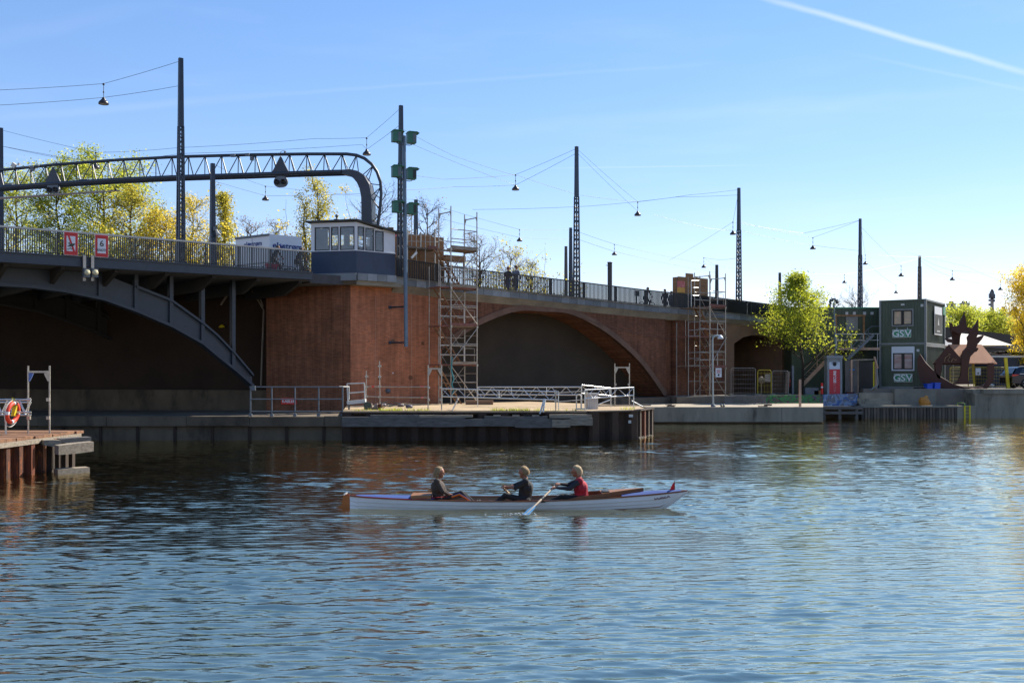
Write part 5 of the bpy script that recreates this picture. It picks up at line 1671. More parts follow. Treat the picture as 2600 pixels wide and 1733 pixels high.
# ================================================================ hoardings and scaffold on the bridge deck
def hoarding(label, x0_, x1_, ytop, v, depth, n, extra=None):
    t0_, t1_ = T(x0_, v), T(x1_, v)
    zt = bl((x0_ + x1_) / 2, ytop, v).z
    r = thing('plywood_hoarding', label, 'hoarding', tuple(bpos((t0_ + t1_) / 2, v, dz(t0_) - 0.05)), RZB)
    r_ = random.Random(int(x0_))
    for i in range(n):
        a, b = t0_ + (t1_ - t0_) * i / n, t0_ + (t1_ - t0_) * (i + 1) / n
        m = MB(FB); m.box((a + 0.004, v + r_.uniform(-.01, .01), dz(a) - 0.05), (b - 0.004, v + 0.04, zt + (extra[i] if extra else r_.uniform(-.05, .05)))); m.build('plywood_panel', PLY, r)
    m = MB(FB); m.box((t1_ - 0.04, v + 0.05, dz(t1_) - 0.05), (t1_, v + depth, zt - 0.02)); m.build('plywood_panel', PLY, r)
    m = MB(FB); m.box((t0_, v + 0.05, dz(t0_) - 0.05), (t0_ + 0.04, v + depth, zt - 0.05)); m.build('plywood_panel', PLY, r)
    for i in range(n + 1):
        a = t0_ + (t1_ - t0_) * i / n
        m = MB(FB); m.box((a - 0.03, v + 0.05, dz(a) - 0.05), (a + 0.03, v + 0.12, zt - 0.06)); m.build('stud', PLANK, r)
    return r, t0_, t1_, zt


H1, h0, h1, hz_ = hoarding('brown plywood hoarding box on the bridge beside the control booth', 1000, 1127, 597, 1.9, 2.2, 4, (-0.06, 0.02, 0.1, 0.0))
TAPE = M('red white tape', '#c86a66', 0.6)
m = MB(FB); m.box((h0, 1.86, hz_ - 0.22), (h0 + 0.75, 1.89, hz_ - 0.1)); m.build('warning_tape', TAPE, H1)
m = MB(FB); m.box((T(1132, 1.2), 1.2, bl(1150, 662, 1.2).z), (T(1183, 1.2), 1.6, bl(1150, 648, 1.2).z)); tag(m.build('timber_box', PLY, base=bpos(T(1157, 1.2), 1.3, 8), rz=RZB), 'long brown timber box lying on trestles above the railing', 'timber')
for x in (1138, 1178):
    t = T(x, 1.4); m = MB(FB); m.box((t - 0.04, 1.35, dz(t) - 0.05), (t + 0.04, 1.45, bl(x, 661, 1.4).z)); tag(m.build('trestle_post', PLANK, base=bpos(t, 1.4, dz(t)), rz=RZB), 'short timber trestle post under the brown timber box', 'post', 'trestle posts under the timber box')
# scaffold on top of the hoarding
HS = thing('deck_scaffold', 'low scaffold platform with guard rails in front of the plywood box', 'scaffold', tuple(bpos(T(1070, 1.0), 1.0, dz(T(1070)))), RZB)
zpl = bl(1060, 632, 1.0).z
m = MB(FB); m.box((T(1032, 0.8), 0.8, zpl), (T(1113, 0.8), 1.7, zpl + 0.1)); m.build('platform', PLANK, HS)
m = MB(FB); m.box((T(1087, 0.75), 0.72, zpl + 0.02), (T(1112, 0.75), 0.78, zpl + 0.2)); m.build('toe_board', PLANK_RED, HS)
for i, x in enumerate((1034, 1045, 1057, 1068, 1080, 1092, 1104)):
    t = T(x, 0.85)
    m = MB(FB); m.tube((t, 0.85, dz(t) if i % 2 == 0 else zpl), (t, 0.85, bl(x, 582 + (i * 7) % 14, 0.85).z), 0.024 if i % 3 else 0.05, 6); m.build('post', GALV, HS)
for y in (596, 612):
    m = MB(FB); m.tube(bl(1034, y, 0.85), bl(1112, y + 2, 0.85), 0.02, 6); m.build('guard_rail', GALV, HS)
m = MB(FB); a, b = bl(1044, 655, 0.8), bl(1058, 640, 0.8); m.bar(a, b, 0.06, 0.12); m.build('short_stair', ALU, HS)
m = MB(FB); m.tube(bl(1045, 585, 1.2), bl(1045, 540, 1.2), 0.02); m.cbox(bl(1045, 541, 1.2), (0.3, 0.04, 0.04)); m.build('standard', GALV, HS)

H2, h20, h21, h2z = hoarding('plywood hoarding with orange posters beside the second scaffold tower', 1722, 1798, 704, 0.9, 0.5, 4, (-0.02, 0.25, 0.02, 0.0))
POST1, POST2 = M('orange poster', '#e08a30', 0.6, col2='#d8b04a', scale=3), M('red poster', '#b8443a', 0.6, col2='#d88a80', scale=6)
m = MB(FB); a, b = bl(1720, 742, 0.86), bl(1739, 730, 0.86); m.box((a.x, 0.86, a.z), (b.x, 0.88, b.z)); m.build('poster', POST1, H2)
m = MB(FB); a, b = bl(1720, 729, 0.86), bl(1739, 714, 0.86); m.box((a.x, 0.86, a.z), (b.x, 0.88, b.z)); m.build('poster', POST2, H2)
# dark screens behind the railing further along
DSCR = M('dark navy mesh screen', '#1d2733', 0.8, var=0.15)
for i in range(7):
    a, b = T(1739 + i * 32, 0.35), T(1769 + i * 32, 0.35)
    m = MB(FB); m.strip([(a, 0.35, dz(a) + 0.98), (b, 0.35, dz(b) + 0.98)], [(a, 0.35, dz(a) + 0.02), (b, 0.35, dz(b) + 0.02)], (0, 0.03, 0))
    tag(m.build('screen_panel', DSCR, base=bpos(a, 0.35, dz(a)), rz=RZB), 'dark screen panel tied behind the railing past the poster hoarding', 'screen', 'dark screens behind the railing')
m = MB(FB); a, b = bl(1614, 751, 1.2), bl(1624, 738, 1.2); m.box((a.x, 1.2, a.z), (b.x, 1.26, b.z)); m.tube(((a.x + b.x) / 2, 1.3, dz(a.x)), ((a.x + b.x) / 2, 1.3, b.z), 0.03)
tag(m.build('dark_sign', BLACK, base=bpos(a.x, 1.3, dz(a.x)), rz=RZB), 'small dark square sign behind the railing near a cyclist', 'sign')

# second tower on the quay
stair_tower('scaffold stair tower on the quay beside the plywood hoarding with posters', 1802, 1842, -1.5, 1.3, 1.35, [3.3, 5.35, 7.35], (9.65, 9.6), 0.9, 8, PLANK)
G2 = thing('scaffold_bay', 'grey scaffold bay leaning out beside the quay stair tower', 'scaffold', tuple(bpos(T(1765, -1.2), -1.2, 1.35)), RZB)
for x in (1748, 1777):
    for v in (-1.5, -0.5):
        t = T(x, v if v == -1.5 else -1.5); m = MB(FB); m.tube((t, v, 1.35), (t, v, bl(x, 818, -1.5).z if x == 1748 else bl(x, 700, -1.5).z), 0.025, 6); m.build('post', GALV_OLD, G2)
for y in (818, 838, 853, 895, 910, 928, 968):
    m = MB(FB); m.tube(bl(1748, y, -1.5), bl(1777, y - 1, -1.5), 0.02, 6); m.build('rail', GALV_OLD, G2)
for y in (780, 853, 928):
    a, b = bl(1748 if y > 800 else 1754, y, -1.5), bl(1802, y, -1.5)
    m = MB(FB); m.box((a.x, -1.5, a.z - 0.05), (b.x, -0.5, a.z)); m.build('platform_board', PLANK if y != 853 else PLANK_RED, G2)
for (x0_, x1_, y0_, y1_) in ((1755, 1775, 712, 712), (1755, 1775, 730, 730), (1755, 1775, 750, 750)):
    m = MB(FB); m.tube(bl(x0_, y0_, -1.4), bl(x1_, y1_, -1.4), 0.02, 6); m.build('rail', ALU, G2)
m = MB(FB); m.tube(bl(1755, 778, -1.4), bl(1755, 711, -1.4), 0.022, 6); m.build('post', ALU, G2)

# ================================================================ concrete dock, graffiti wall, low quay
DY = 58.0
dk = [(wx(1640, DY), DY), (wx(2090, DY), DY), (wx(2090, 64.4), 64.4), (wx(1660, 64.2), 64.2), (wx(1580, 60), 60.5)]
DOCK = thing('concrete_dock', 'long low concrete dock in front of the bridge arches', 'dock', (wx(1860, DY), DY, -0.5))
CONC_D = M('streaked dock concrete', '#a89d88', 0.9, col2='#77705f', scale=0.5, stretch=(1.6, 1, 0.35), bump=0.3, bscale=8, spots=('#2a2822', 0.8, 0.56, 0.76))
m = MB(); m.prism([(x, y, 0.10) for x, y in dk], (0, 0, 0.84)); m.build('wall', CONC_D, DOCK)
m = MB(); m.prism([(x, y + 0.25, -1.2) for x, y in dk], (0, 0, 1.3)); m.build('footing', CONC_WET, DOCK)
DTOP = M('pale dock paving', '#a89c88', 0.9, col2='#8d8271', scale=0.7, bump=0.2, bscale=10)
m = MB(); m.prism([(x, y, 0.94) for x, y in dk], (0, 0, 0.03)); m.build('paving', DTOP, DOCK)
m = MB(); a = wx(1985, DY); m.box((a - 0.01, DY - 0.004, 0.12), (a + 0.01, DY + 0.02, 0.93)); m.build('joint', CONC_WET, DOCK)
# plinth under the arch
PL = thing('quay_plinth', 'stained concrete plinth at the foot of the brick arch', 'wall', tuple(bpos(T(1640), -0.4, 0)), RZB)
ts = lins(T(1520), T(1850), 4)
m = MB(FB); m.strip([(t, -0.55, 1.36) for t in ts], [(t, -0.55, -1) for t in ts], (0, 3.2, 0)); m.build('plinth', CONC_WET, PL)
# graffiti wall
def graf_mat(name, base, cols, scale):
    m = bpy.data.materials.new(name); m.use_nodes = True
    nt = m.node_tree; b = nt.nodes['Principled BSDF']; b.inputs['Roughness'].default_value = 0.85
    N, L = nt.nodes.new, nt.links.new
    tc = N('ShaderNodeTexCoord')
    last = None
    n0 = N('ShaderNodeTexNoise'); n0.inputs['Scale'].default_value = 1.2; n0.inputs['Detail'].default_value = 6
    L(tc.outputs['Object'], n0.inputs['Vector'])
    r0 = N('ShaderNodeValToRGB'); r0.color_ramp.elements[0].color = shade(lin(base), 0.6); r0.color_ramp.elements[1].color = shade(lin(base), 1.3)
    L(n0.outputs['Fac'], r0.inputs[0]); last = r0.outputs[0]
    for i, (c, lo) in enumerate(cols):
        mpn = N('ShaderNodeMapping'); mpn.inputs['Location'].default_value = (i * 7.3, i * 3.1, i * 5.7)
        L(tc.outputs['Object'], mpn.inputs[0])
        n = N('ShaderNodeTexNoise'); n.inputs['Scale'].default_value = scale * (1 + 0.35 * i); n.inputs['Detail'].default_value = 2.5; n.inputs['Distortion'].default_value = 1.6
        L(mpn.outputs[0], n.inputs['Vector'])
        mr = N('ShaderNodeMapRange'); mr.inputs['From Min'].default_value = lo; mr.inputs['From Max'].default_value = lo + 0.03
        L(n.outputs['Fac'], mr.inputs['Value'])
        mx = N('ShaderNodeMix'); mx.data_type = 'RGBA'; L(mr.outputs[0], mx.inputs['Factor']); L(last, mx.inputs['A']); mx.inputs['B'].default_value = lin(c); last = mx.outputs['Result']
    L(last, b.inputs['Base Color'])
    return m


GW = thing('graffiti_wall', 'low quay wall painted with green and blue graffiti behind the dock', 'wall', (wx(1960, 65), 65, 0))
segs = [(1718, 1840, 1.38, 1.42, M('brown stained concrete', '#74695a', 0.9, col2='#574a3d', scale=0.9, spots=('#6b4a38', 1.2, 0.55, 0.75))), (1840, 1945, 1.42, 1.46, M('block wall', '#77706a', 0.9, col2='#5d564d', scale=1.2, spots=('#4a5c46', 1.0, 0.55, 0.7))),
        (1945, 2090, 1.46, 1.5, graf_mat('green graffiti', '#5d564d', [('#3f7a45', 0.46), ('#22302a', 0.6), ('#5b4560', 0.62), ('#c8d0cc', 0.72)], 2.2)),
        (2090, 2178, 1.5, 1.56, graf_mat('blue graffiti', '#6f7178', [('#7f8fa8', 0.46), ('#4a6796', 0.55), ('#9aa4b0', 0.62), ('#a24a42', 0.7)], 1.4))]
Yof = lambda x: 63.8 + (x - 1720) / (2190 - 1720) * 2.7
for x0_, x1_, za, zb_, mt in segs:
    a, b = Vector((wx(x0_, Yof(x0_)), Yof(x0_), 0)), Vector((wx(x1_, Yof(x1_)), Yof(x1_), 0))
    m = MB(); m.strip([a + Vector((0, 0, za)), b + Vector((0, 0, zb_))], [a + Vector((0, 0, -1)), b + Vector((0, 0, -1))], (0, 0.5, 0)); m.build('wall_section', mt, GW)
a, b = Vector((wx(1718, Yof(1718)), Yof(1718), 0)), Vector((wx(2190, Yof(2190)), Yof(2190), 0))
m = MB(); m.prism([(a.x, a.y + 0.45, -0.5), (b.x, b.y + 0.45, -0.5), (25.5, 68.0, -0.5), (25.5, 79.0, -0.5), (12.0, 67.4, -0.5), (10.2, 65.6, -0.5)], (0, 0, 1.93)); tag(m.build('pavement', GROUND, base=(18, 68, 0)), 'dusty quay ground between the graffiti wall and the bridge', kind='structure')
# low quay with wooden sheet piling
LQ = thing('low_quay', 'low quay faced with narrow grey piles below the container stack', 'quay', (wx(2310, 64.3), 64.3, -0.5))
QX0, QX1 = wx(2187, 64.3), wx(2476, 64.3)
m = MB(); m.box((QX0, 64.45, -1.2), (QX1, 66.5, 0.78)); m.build('body', CONC_WET, LQ)
PILEG = [M('grey brown pile', '#7a6d5f', 0.9, col2='#4d443b', scale=2, stretch=(1, 1, 0.3), bump=0.4), M('dark grey pile', '#5f564d', 0.9, col2='#38322c', scale=2, stretch=(1, 1, 0.3), bump=0.4)]
x = QX0; xe = wx(2430, 64.3); i = 0
while x < xe:
    m = MB(); w_ = 0.2; o = rg.uniform(-.02, .02); m.box((x + 0.02, 64.3 + o, -1.0), (x + w_ - 0.02, 64.5, 0.7 + rg.uniform(-.02, .02))); m.build('pile', PILEG[i % 3 == 0], LQ); x += w_; i += 1
m = MB(); m.box((QX0 - 0.05, 64.22, 0.7), (xe, 64.75, 0.83)); m.build('cap_beam', CONC, LQ)
m = MB(); m.box((xe, 64.25, -1.0), (QX1, 64.9, 0.82)); m.build('end_block', CONC_D, LQ)
for k_, (y0_, z0_) in enumerate(((65.1, 0.95), (65.45, 1.12), (65.8, 1.3), (66.15, 1.48))):
    m = MB(); m.box((wx(2187, 65.6), y0_ + 0.6, 0.7), (wx(2270, 65.6), 67.0, z0_ - 0.05)); m.build('step', CONC_D, LQ)
# quay wall on the right
QW = thing('quay_wall', 'grey concrete quay wall under the container stack and sculpture', 'wall', (wx(2400, 66.4), 66.4, 0))
m = MB(); m.box((wx(2270, 66.4), 66.3, 0.5), (wx(2476, 64.6), 66.8, 1.88)); m.build('wall_panel', CONC, QW)
m = MB(); m.box((wx(2178, 66.6), 66.45, 0.3), (wx(2270, 66.4), 67.2, 1.6)); m.build('wall_panel', CONC_D, QW)
m = MB(); m.box((wx(2476, 64.6), 64.6, -1.2), (wx(2476, 64.6) + 60, 66.9, 1.6)); m.build('wall_panel', CONC_D, QW)
xs = [2497, 2537, 2600, 2660, 2720, 2790]
for a, b in zip(xs, xs[1:]):
    m = MB(); m.box((wx(a, 64.5) + 0.01, 64.5 + rg.uniform(-.02, .02), 1.58), (wx(b, 64.5) - 0.01, 65.6, 1.9)); m.build('cap_stone', CONC_D if a % 2 else CONC, QW)
m = MB(); m.box((wx(2476, 64.6), 64.9, 1.58), (wx(2497, 64.6), 66.4, 1.88)); m.build('cap_stone', CONC, QW)
# timber staging in the gap
TS = thing('timber_staging', 'dark timber staging in the gap between the dock and the low quay', 'staging', (wx(2137, 63.4), 63.4, -0.5))
for y in (1034, 1047):
    a, b = at(2088, y, 63.2), at(2190, y, 63.2); m = MB(); m.box((a.x, 63.1, a.z - 0.1), (b.x, 63.3, a.z + 0.08)); m.build('beam', WOOD_GREY, TS)
for x in (2092, 2132, 2175):
    a = at(x, 1034, 63.2); m = MB(); m.box((a.x - 0.09, 63.15, -1.0), (a.x + 0.09, 63.35, a.z)); m.build('post', WOOD_GREY, TS)
m = MB(); a, b = at(2088, 1034, 63.3), at(2190, 1034, 63.3); m.box((a.x, 63.3, 0.6), (b.x, 66.4, 0.7)); m.build('boards', PLANK, TS)
m = MB(); m.box((a.x, 65.4, -1.2), (b.x + 0.4, 66.4, 0.62)); m.build('back_wall', CONC_WET, TS)
# ladder
LD = thing('ladder', 'yellow steel ladder hanging from the low quay into the water', 'ladder', tuple(at(2456, 1062, 64.15)))
for x in (2449.5, 2462.5):
    a = at(x, 1028, 64.12); m = MB(); m.bar((a.x, 64.12, -0.3), (a.x, 64.12, 0.86), 0.09, 0.05, (0, 1, 0)); m.build('rail', YELLOW, LD)
for i in range(5):
    z = -0.1 + i * 0.22; m = MB(); m.tube((at(2449.5, 1028, 64.12).x, 64.12, z), (at(2462.5, 1028, 64.12).x, 64.12, z), 0.018); m.build('rung', YELLOW, LD)
a = at(2449, 1028, 64.12); m = MB(); m.pipe([(a.x, 64.1, 0.8), (a.x, 64.1, 0.98), (a.x - 0.1, 64.4, 1.02), (a.x - 0.2, 64.7, 0.98), (a.x - 0.2, 64.7, 0.83)], 0.025, 6); m.build('grab_hoop', M('green hoop', '#6a9a4a', 0.5), LD)
# orange sack
m = MB(); c = at(2347, 1029, 65.4); c.z = 0.78
prof = [(0.30, 0.0), (0.36, 0.12), (0.34, 0.3), (0.27, 0.45), (0.16, 0.56), (0.05, 0.62), (1e-4, 0.63)]
m.lathe(prof, c, 16)
for v in m.v:
    k_ = noise.noise(v * 4.0) * 0.12; d = (v - c); d.z = 0
    v += d * k_ * 2.5 + Vector((0.05 * math.sin(v.z * 9), 0, 0.05 * noise.noise(v * 6)))
m.ball(c + Vector((-0.2, -0.1, 0.5)), 0.13, 6, (1, 0.8, 0.7)); m.ball(c + Vector((0.12, 0, 0.56)), 0.14, 6, (1.1, 0.8, 0.8))
SK = tag(m.build('tarpaulin_heap', M('orange tarpaulin', '#c98a35', 0.6, col2='#b06d22', scale=5, bump=0.4, bscale=9), base=c), 'crumpled orange tarpaulin heap on the low quay', 'tarpaulin')

# ================================================================ container offices
CGREEN = M('dark green container steel', '#475240', 0.55, var=0.2, scale=1.0, stretch=(2, 2, 0.5), spots=('#5a5442', 1.3, 0.6, 0.85))
CFRAME = M('grey container frame', '#7d807c', 0.5, var=0.15)
cc = at(2352, 980, 68.4)
FC = plane_frame((cc.x, cc.y), R(-35))
wl_ = -on_frame(FC, 2232, 900).x
SIGN_G = M('green sign', '#2c8a60', 0.45, var=0.05)
CURT = M('patterned curtain', '#e0b894', 0.7, col2='#a8a48c', scale=3.5, stretch=(1, 1, 1.6))
CURT2 = M('red and grey curtain', '#d0ccc0', 0.7, col2='#b0604c', scale=1.4, stretch=(0.5, 1, 2.5))


def container(label, z0, z1, low):
    r = thing('container_office', label, 'container', (cc.x, cc.y, z0), R(-35), 'stacked green container offices')
    D = 6.0
    m = MB(FC)
    m.box((-wl_ + 0.1, 0.06, z0 + 0.12), (-0.1, D - 0.06, z1 - 0.1)); m.build('body', CGREEN, r)
    for xa_, xb_ in ((-wl_, -wl_ + 0.14), (-0.14, 0.0)):
        for ya_ in (0.0, D - 0.14):
            m = MB(FC); m.box((xa_, ya_, z0), (xb_, ya_ + 0.14, z1)); m.build('corner_post', CFRAME, r)
    for zz in ((z0 + 0.0, z0 + 0.13), (z1 - 0.12, z1 - 0.002)):
        m = MB(FC); m.box((-wl_ + 0.14, 0.01, zz[0]), (-0.14, 0.13, zz[1])); m.build('front_rail', CGREEN if zz[0] > z0 else CFRAME, r)
        m = MB(FC); m.box((-0.13, 0.14, zz[0]), (-0.01, D - 0.14, zz[1])); m.build('side_rail', CFRAME, r)
    # narrow ribs of the cladding
    n = 15
    for i in range(n):
        xx = -wl_ + 0.2 + (wl_ - 0.4) * i / (n - 1)
        m = MB(FC); m.box((xx - 0.012, 0.035, z0 + 0.14), (xx + 0.012, 0.065, z1 - 0.13)); m.build('cladding_rib', CGREEN, r)
    for i in range(16):
        yy = 0.3 + (D - 0.6) * i / 15
        m = MB(FC); m.box((-0.105, yy - 0.02, z0 + 0.14), (-0.07, yy + 0.02, z1 - 0.13)); m.build('cladding_rib', CGREEN, r)
    # window
    if low: wa, wb, za, zb_ = 2264, 2322, 879, 941
    else: wa, wb, za, zb_ = 2264, 2320, 783, 829
    p_, q_ = on_frame(FC, wa, zb_), on_frame(FC, wb, za)
    fm = MB(FC); t_ = 0.09
    WF = WHITE if low else CFRAME
    fm.box((p_.x, -0.03, p_.z), (p_.x + t_, 0.06, q_.z)); fm.box((q_.x - t_, -0.03, p_.z), (q_.x, 0.06, q_.z)); fm.box((p_.x + t_, -0.03, p_.z), (q_.x - t_, 0.06, p_.z + t_))
    fm.box((p_.x + t_, -0.03, q_.z - (0.45 if low else t_)), (q_.x - t_, 0.06, q_.z))
    w = fm.build('window', WF, r)
    ztop_ = q_.z - (0.45 if low else t_)
    mid = (p_.x + q_.x) / 2
    for xa_, xb_ in ((p_.x + t_, mid - 0.02), (mid + 0.02, q_.x - t_)):
        g_ = MB(FC); e = 0.08
        g_.box((xa_, -0.015, p_.z + t_), (xa_ + e, 0.05, ztop_)); g_.box((xb_ - e, -0.015, p_.z + t_), (xb_, 0.05, ztop_)); g_.box((xa_ + e, -0.015, p_.z + t_), (xb_ - e, 0.05, p_.z + t_ + e)); g_.box((xa_ + e, -0.015, ztop_ - e), (xb_ - e, 0.05, ztop_))
        g_.build('sash', BLACK, w)
        g_ = MB(FC); g_.box((xa_ + e, 0.02, p_.z + t_ + e), (xb_ - e, 0.03, ztop_ - e)); g_.build('pane', CURT2 if low else CURT, w)
    # sign GSV
    ya_, yb_ = (836, 857) if not low else (948.5, 969)
    p_, q_ = on_frame(FC, 2267 if not low else 2270.5, yb_), on_frame(FC, 2314 if not low else 2317, ya_)
    m = MB(FC); m.box((p_.x, -0.06, p_.z), (q_.x, -0.03, q_.z)); sg = m.build('sign_board', WHITES, r)
    ww = (q_.x - p_.x) / 3; e = 0.025
    for i, ch in enumerate('GSV'):
        m = MB(FC); m.box((p_.x + ww * i + (e if i == 0 else e / 2), -0.066, p_.z + e), (p_.x + ww * (i + 1) - (e if i == 2 else e / 2), -0.061, q_.z - e)); m.build('green_field', SIGN_G, sg)
        put_text(ch, (q_.z - p_.z) * 1.15, WHITES, sg, FC, (p_.x + ww * (i + 0.5), -0.072, (p_.z + q_.z) / 2 - 0.02), bold=0.012, flat=1.1)
    if not low:
        for xx in (p_.x + ww * 0.7, p_.x + ww * 2.4):
            m = MB(FC); m.box((xx - 0.015, -0.05, q_.z), (xx + 0.015, -0.03, q_.z + 0.14)); m.build('sign_hook', WHITE, sg)
    # small vents
    for x, y in (((2341, 775), (2292, 773)) if not low else ((2331, 889),)):
        c = on_frame(FC, x, y); hw = 0.09 if x != 2292 else 0.12
        m = MB(FC); m.box((c.x - hw, -0.02, c.z - 0.09 * (1 if x != 2292 else 0.7)), (c.x + hw, 0.04, c.z + 0.09 * (1 if x != 2292 else 0.7))); m.build('vent', WHITE_DIRTY, r)
    return r


CZ0, CZ1, CZ2 = 1.86, HC + (YH - 874) * 68.4 / FPX, HC + (YH - 758) * 68.4 / FPX
container('lower dark green container office with white framed window behind the rusty sculpture', CZ0, CZ1 - 0.01, True)
UP = container('upper dark green container office stacked on top, with tall banner on its side', CZ1 + 0.01, CZ2, False)
# banner and small sign on the long side (its plane faces +x of the container frame)
FCS = FC @ Matrix.Rotation(R(90), 4, 'Z')
side = lambda x, y: on_frame(FCS, x, y)
p_, q_ = side(2372, 849), side(2391, 781)
m = MB(FCS); m.box((p_.x, -0.03, p_.z), (q_.x, -0.005, q_.z)); bn = m.build('banner', WHITES, UP)
m = MB(FCS); m.box((p_.x + 0.06, -0.036, p_.z + 0.08), (q_.x - 0.06, -0.031, q_.z - 0.56)); m.build('dark_field', BLACK, bn)
cx_ = (p_.x + q_.x) / 2
m = MB(FCS); m.prism([(cx_ - 0.22, -0.041, p_.z + 0.7), (cx_ + 0.22, -0.041, p_.z + 0.7), (cx_, -0.041, p_.z + 1.3)], (0, 0.003, 0)); m.build('pale_figure', WHITE_DIRTY, bn)
m = MB(FCS); m.box((cx_ - 0.5, -0.041, p_.z + 0.22), (cx_ + 0.5, -0.038, p_.z + 0.32)); m.build('pale_line', WHITE_DIRTY, bn)
p_, q_ = side(2394, 799), side(2400, 780)
m = MB(FCS); m.box((p_.x, -0.03, p_.z), (q_.x, -0.005, q_.z)); sb_ = m.build('side_sign', SIGN_G, UP)
for i, ch in enumerate('GSV'):
    put_text(ch, 0.2, WHITES, sb_, FCS, ((p_.x + q_.x) / 2, -0.036, q_.z - 0.12 - i * 0.16), bold=0.004)
# long container block behind, two storeys
LC = thing('long_container', 'long dark green container block behind the stair and the leafy tree', 'container', (wx(2140, 72), 72, 1.8), 0)
lx0, lx1 = wx(2010, 72), wx(2238, 72)
z7 = HC + (YH - 783) * 72 / FPX
for za, zb_ in ((1.45, 4.62), (4.66, z7)):
    m = MB(); m.box((lx0, 72.0, za), (lx1, 74.4, zb_)); m.build('storey', CGREEN, LC)
m = MB(); m.box((lx0 - 0.05, 71.95, z7), (lx1 + 0.05, 74.45, z7 + 0.09)); m.build('roof_edge', SIGN_G, LC)
for x in (2150, 2169, 2195, 2214):
    c = at(x, 795, 71.97); m = MB(); m.box((c.x - 0.1, 71.94, c.z - 0.1), (c.x + 0.1, 72.01, c.z + 0.1)); m.build('vent', WHITE_DIRTY, LC)
for i in range(26):
    xx = lx0 + (lx1 - lx0) * (i + 0.5) / 26
    m = MB(); m.box((xx - 0.02, 71.97, 4.7), (xx + 0.02, 72.01, z7 - 0.05)); m.build('cladding_rib', CGREEN, LC)
m = MB(); a, b = at(2148, 838, 71.95), at(2178, 804, 71.95); m.box((a.x, 71.93, a.z), (b.x, 71.99, b.z)); m.build('pale_door', M('pale grey door', '#8f928c', 0.6), LC)

# ================================================================ stairs and landing
WOODP = M('pale pink timber', '#d2ab8e', 0.8, col2='#ab8a72', scale=2)
ST = thing('access_stair', 'steel access stair with timber landing in front of the long container', 'stair', tuple(at_z(2040, 990, 1.5)))
Ys = 69.6
S_ = lambda x, y, Y=Ys: at(x, y, Y)
m = MB(); a, b = S_(2122, 884), S_(2232, 886); m.box((a.x, 69.4, a.z - 0.12), (b.x, 71.9, a.z + 0.05)); m.build('landing', WOODP, ST)
for x in (2124, 2161, 2192, 2228):
    a = S_(x, 884, 69.42); m = MB(); m.tube(a, S_(x, 847, 69.42), 0.025); m.build('baluster_post', WHITE_DIRTY, ST)
for y in (848, 864):
    m = MB(); m.tube(S_(2122, y, 69.42), S_(2232, y - 1, 69.42), 0.022); m.build('guard_rail', WHITE_DIRTY, ST)
for x in (2126, 2228):
    a = S_(x, 888, 69.6); m = MB(); m.tube((a.x, 69.6, 1.45), a, 0.04); m.build('support', CFRAME, ST)
for Y in (69.5, 70.4):
    m = MB(); m.bar(S_(2036, 979, Y), S_(2118, 894, Y), 0.06, 0.24); m.build('stringer', WOODP, ST)
    m = MB(); m.pipe([S_(2036, 943, Y), S_(2116, 862, Y)], 0.022); m.build('hand_rail', WOODP, ST)
    m = MB(); m.pipe([S_(2036, 958, Y), S_(2116, 876, Y)], 0.02); m.build('hand_rail', WOODP, ST)
    for x, y0_, y1_ in ((2037, 976, 943), (2075, 937, 902), (2112, 898, 864)):
        m = MB(); m.tube(S_(x, y0_, Y), S_(x, y1_, Y), 0.022); m.build('baluster_post', WOODP, ST)
for i in range(12):
    q = (i + 0.5) / 12; a = S_(2036 + 82 * q, 979 - 85 * q, 69.5); m = MB(); m.box((a.x - 0.12, 69.5, a.z + 0.02), (a.x + 0.12, 70.4, a.z + 0.06)); m.build('tread', WOODP, ST)
# steep dark flight up to the roof level
S2 = thing('access_stair', 'dark steel stair flight rising beside the container stack', 'stair', tuple(at_z(2150, 990, 1.5)))
for Y in (68.9, 69.3):
    m = MB(); m.bar(S_(2152, 912, Y), S_(2218, 850, Y), 0.05, 0.18); m.build('stringer', STEEL_GREY, S2)
    m = MB(); m.pipe([S_(2150, 895, Y), S_(2205, 834, Y), S_(2213, 828, Y), S_(2232, 828, Y)], 0.02); m.build('hand_rail', STEEL_GREY, S2)
    m = MB(); m.pipe([S_(2152, 905, Y), S_(2210, 843, Y)], 0.016); m.build('hand_rail', STEEL_GREY, S2)
    for x, y in ((2165, 898), (2185, 880), (2205, 861)):
        m = MB(); m.tube(S_(x, y, Y), S_(x, y - 24, Y), 0.018); m.build('baluster_post', STEEL_GREY, S2)
for i in range(10):
    q = (i + 0.5) / 10; a = S_(2152 + 66 * q, 912 - 62 * q, 68.9); m = MB(); m.box((a.x - 0.1, 68.9, a.z), (a.x + 0.1, 69.3, a.z + 0.04)); m.build('tread', WHITE_DIRTY, S2)
a = S_(2152, 912, 69.1); m = MB(); m.tube((a.x, 69.1, 1.45), a, 0.04); m.build('support', STEEL_GREY, S2)
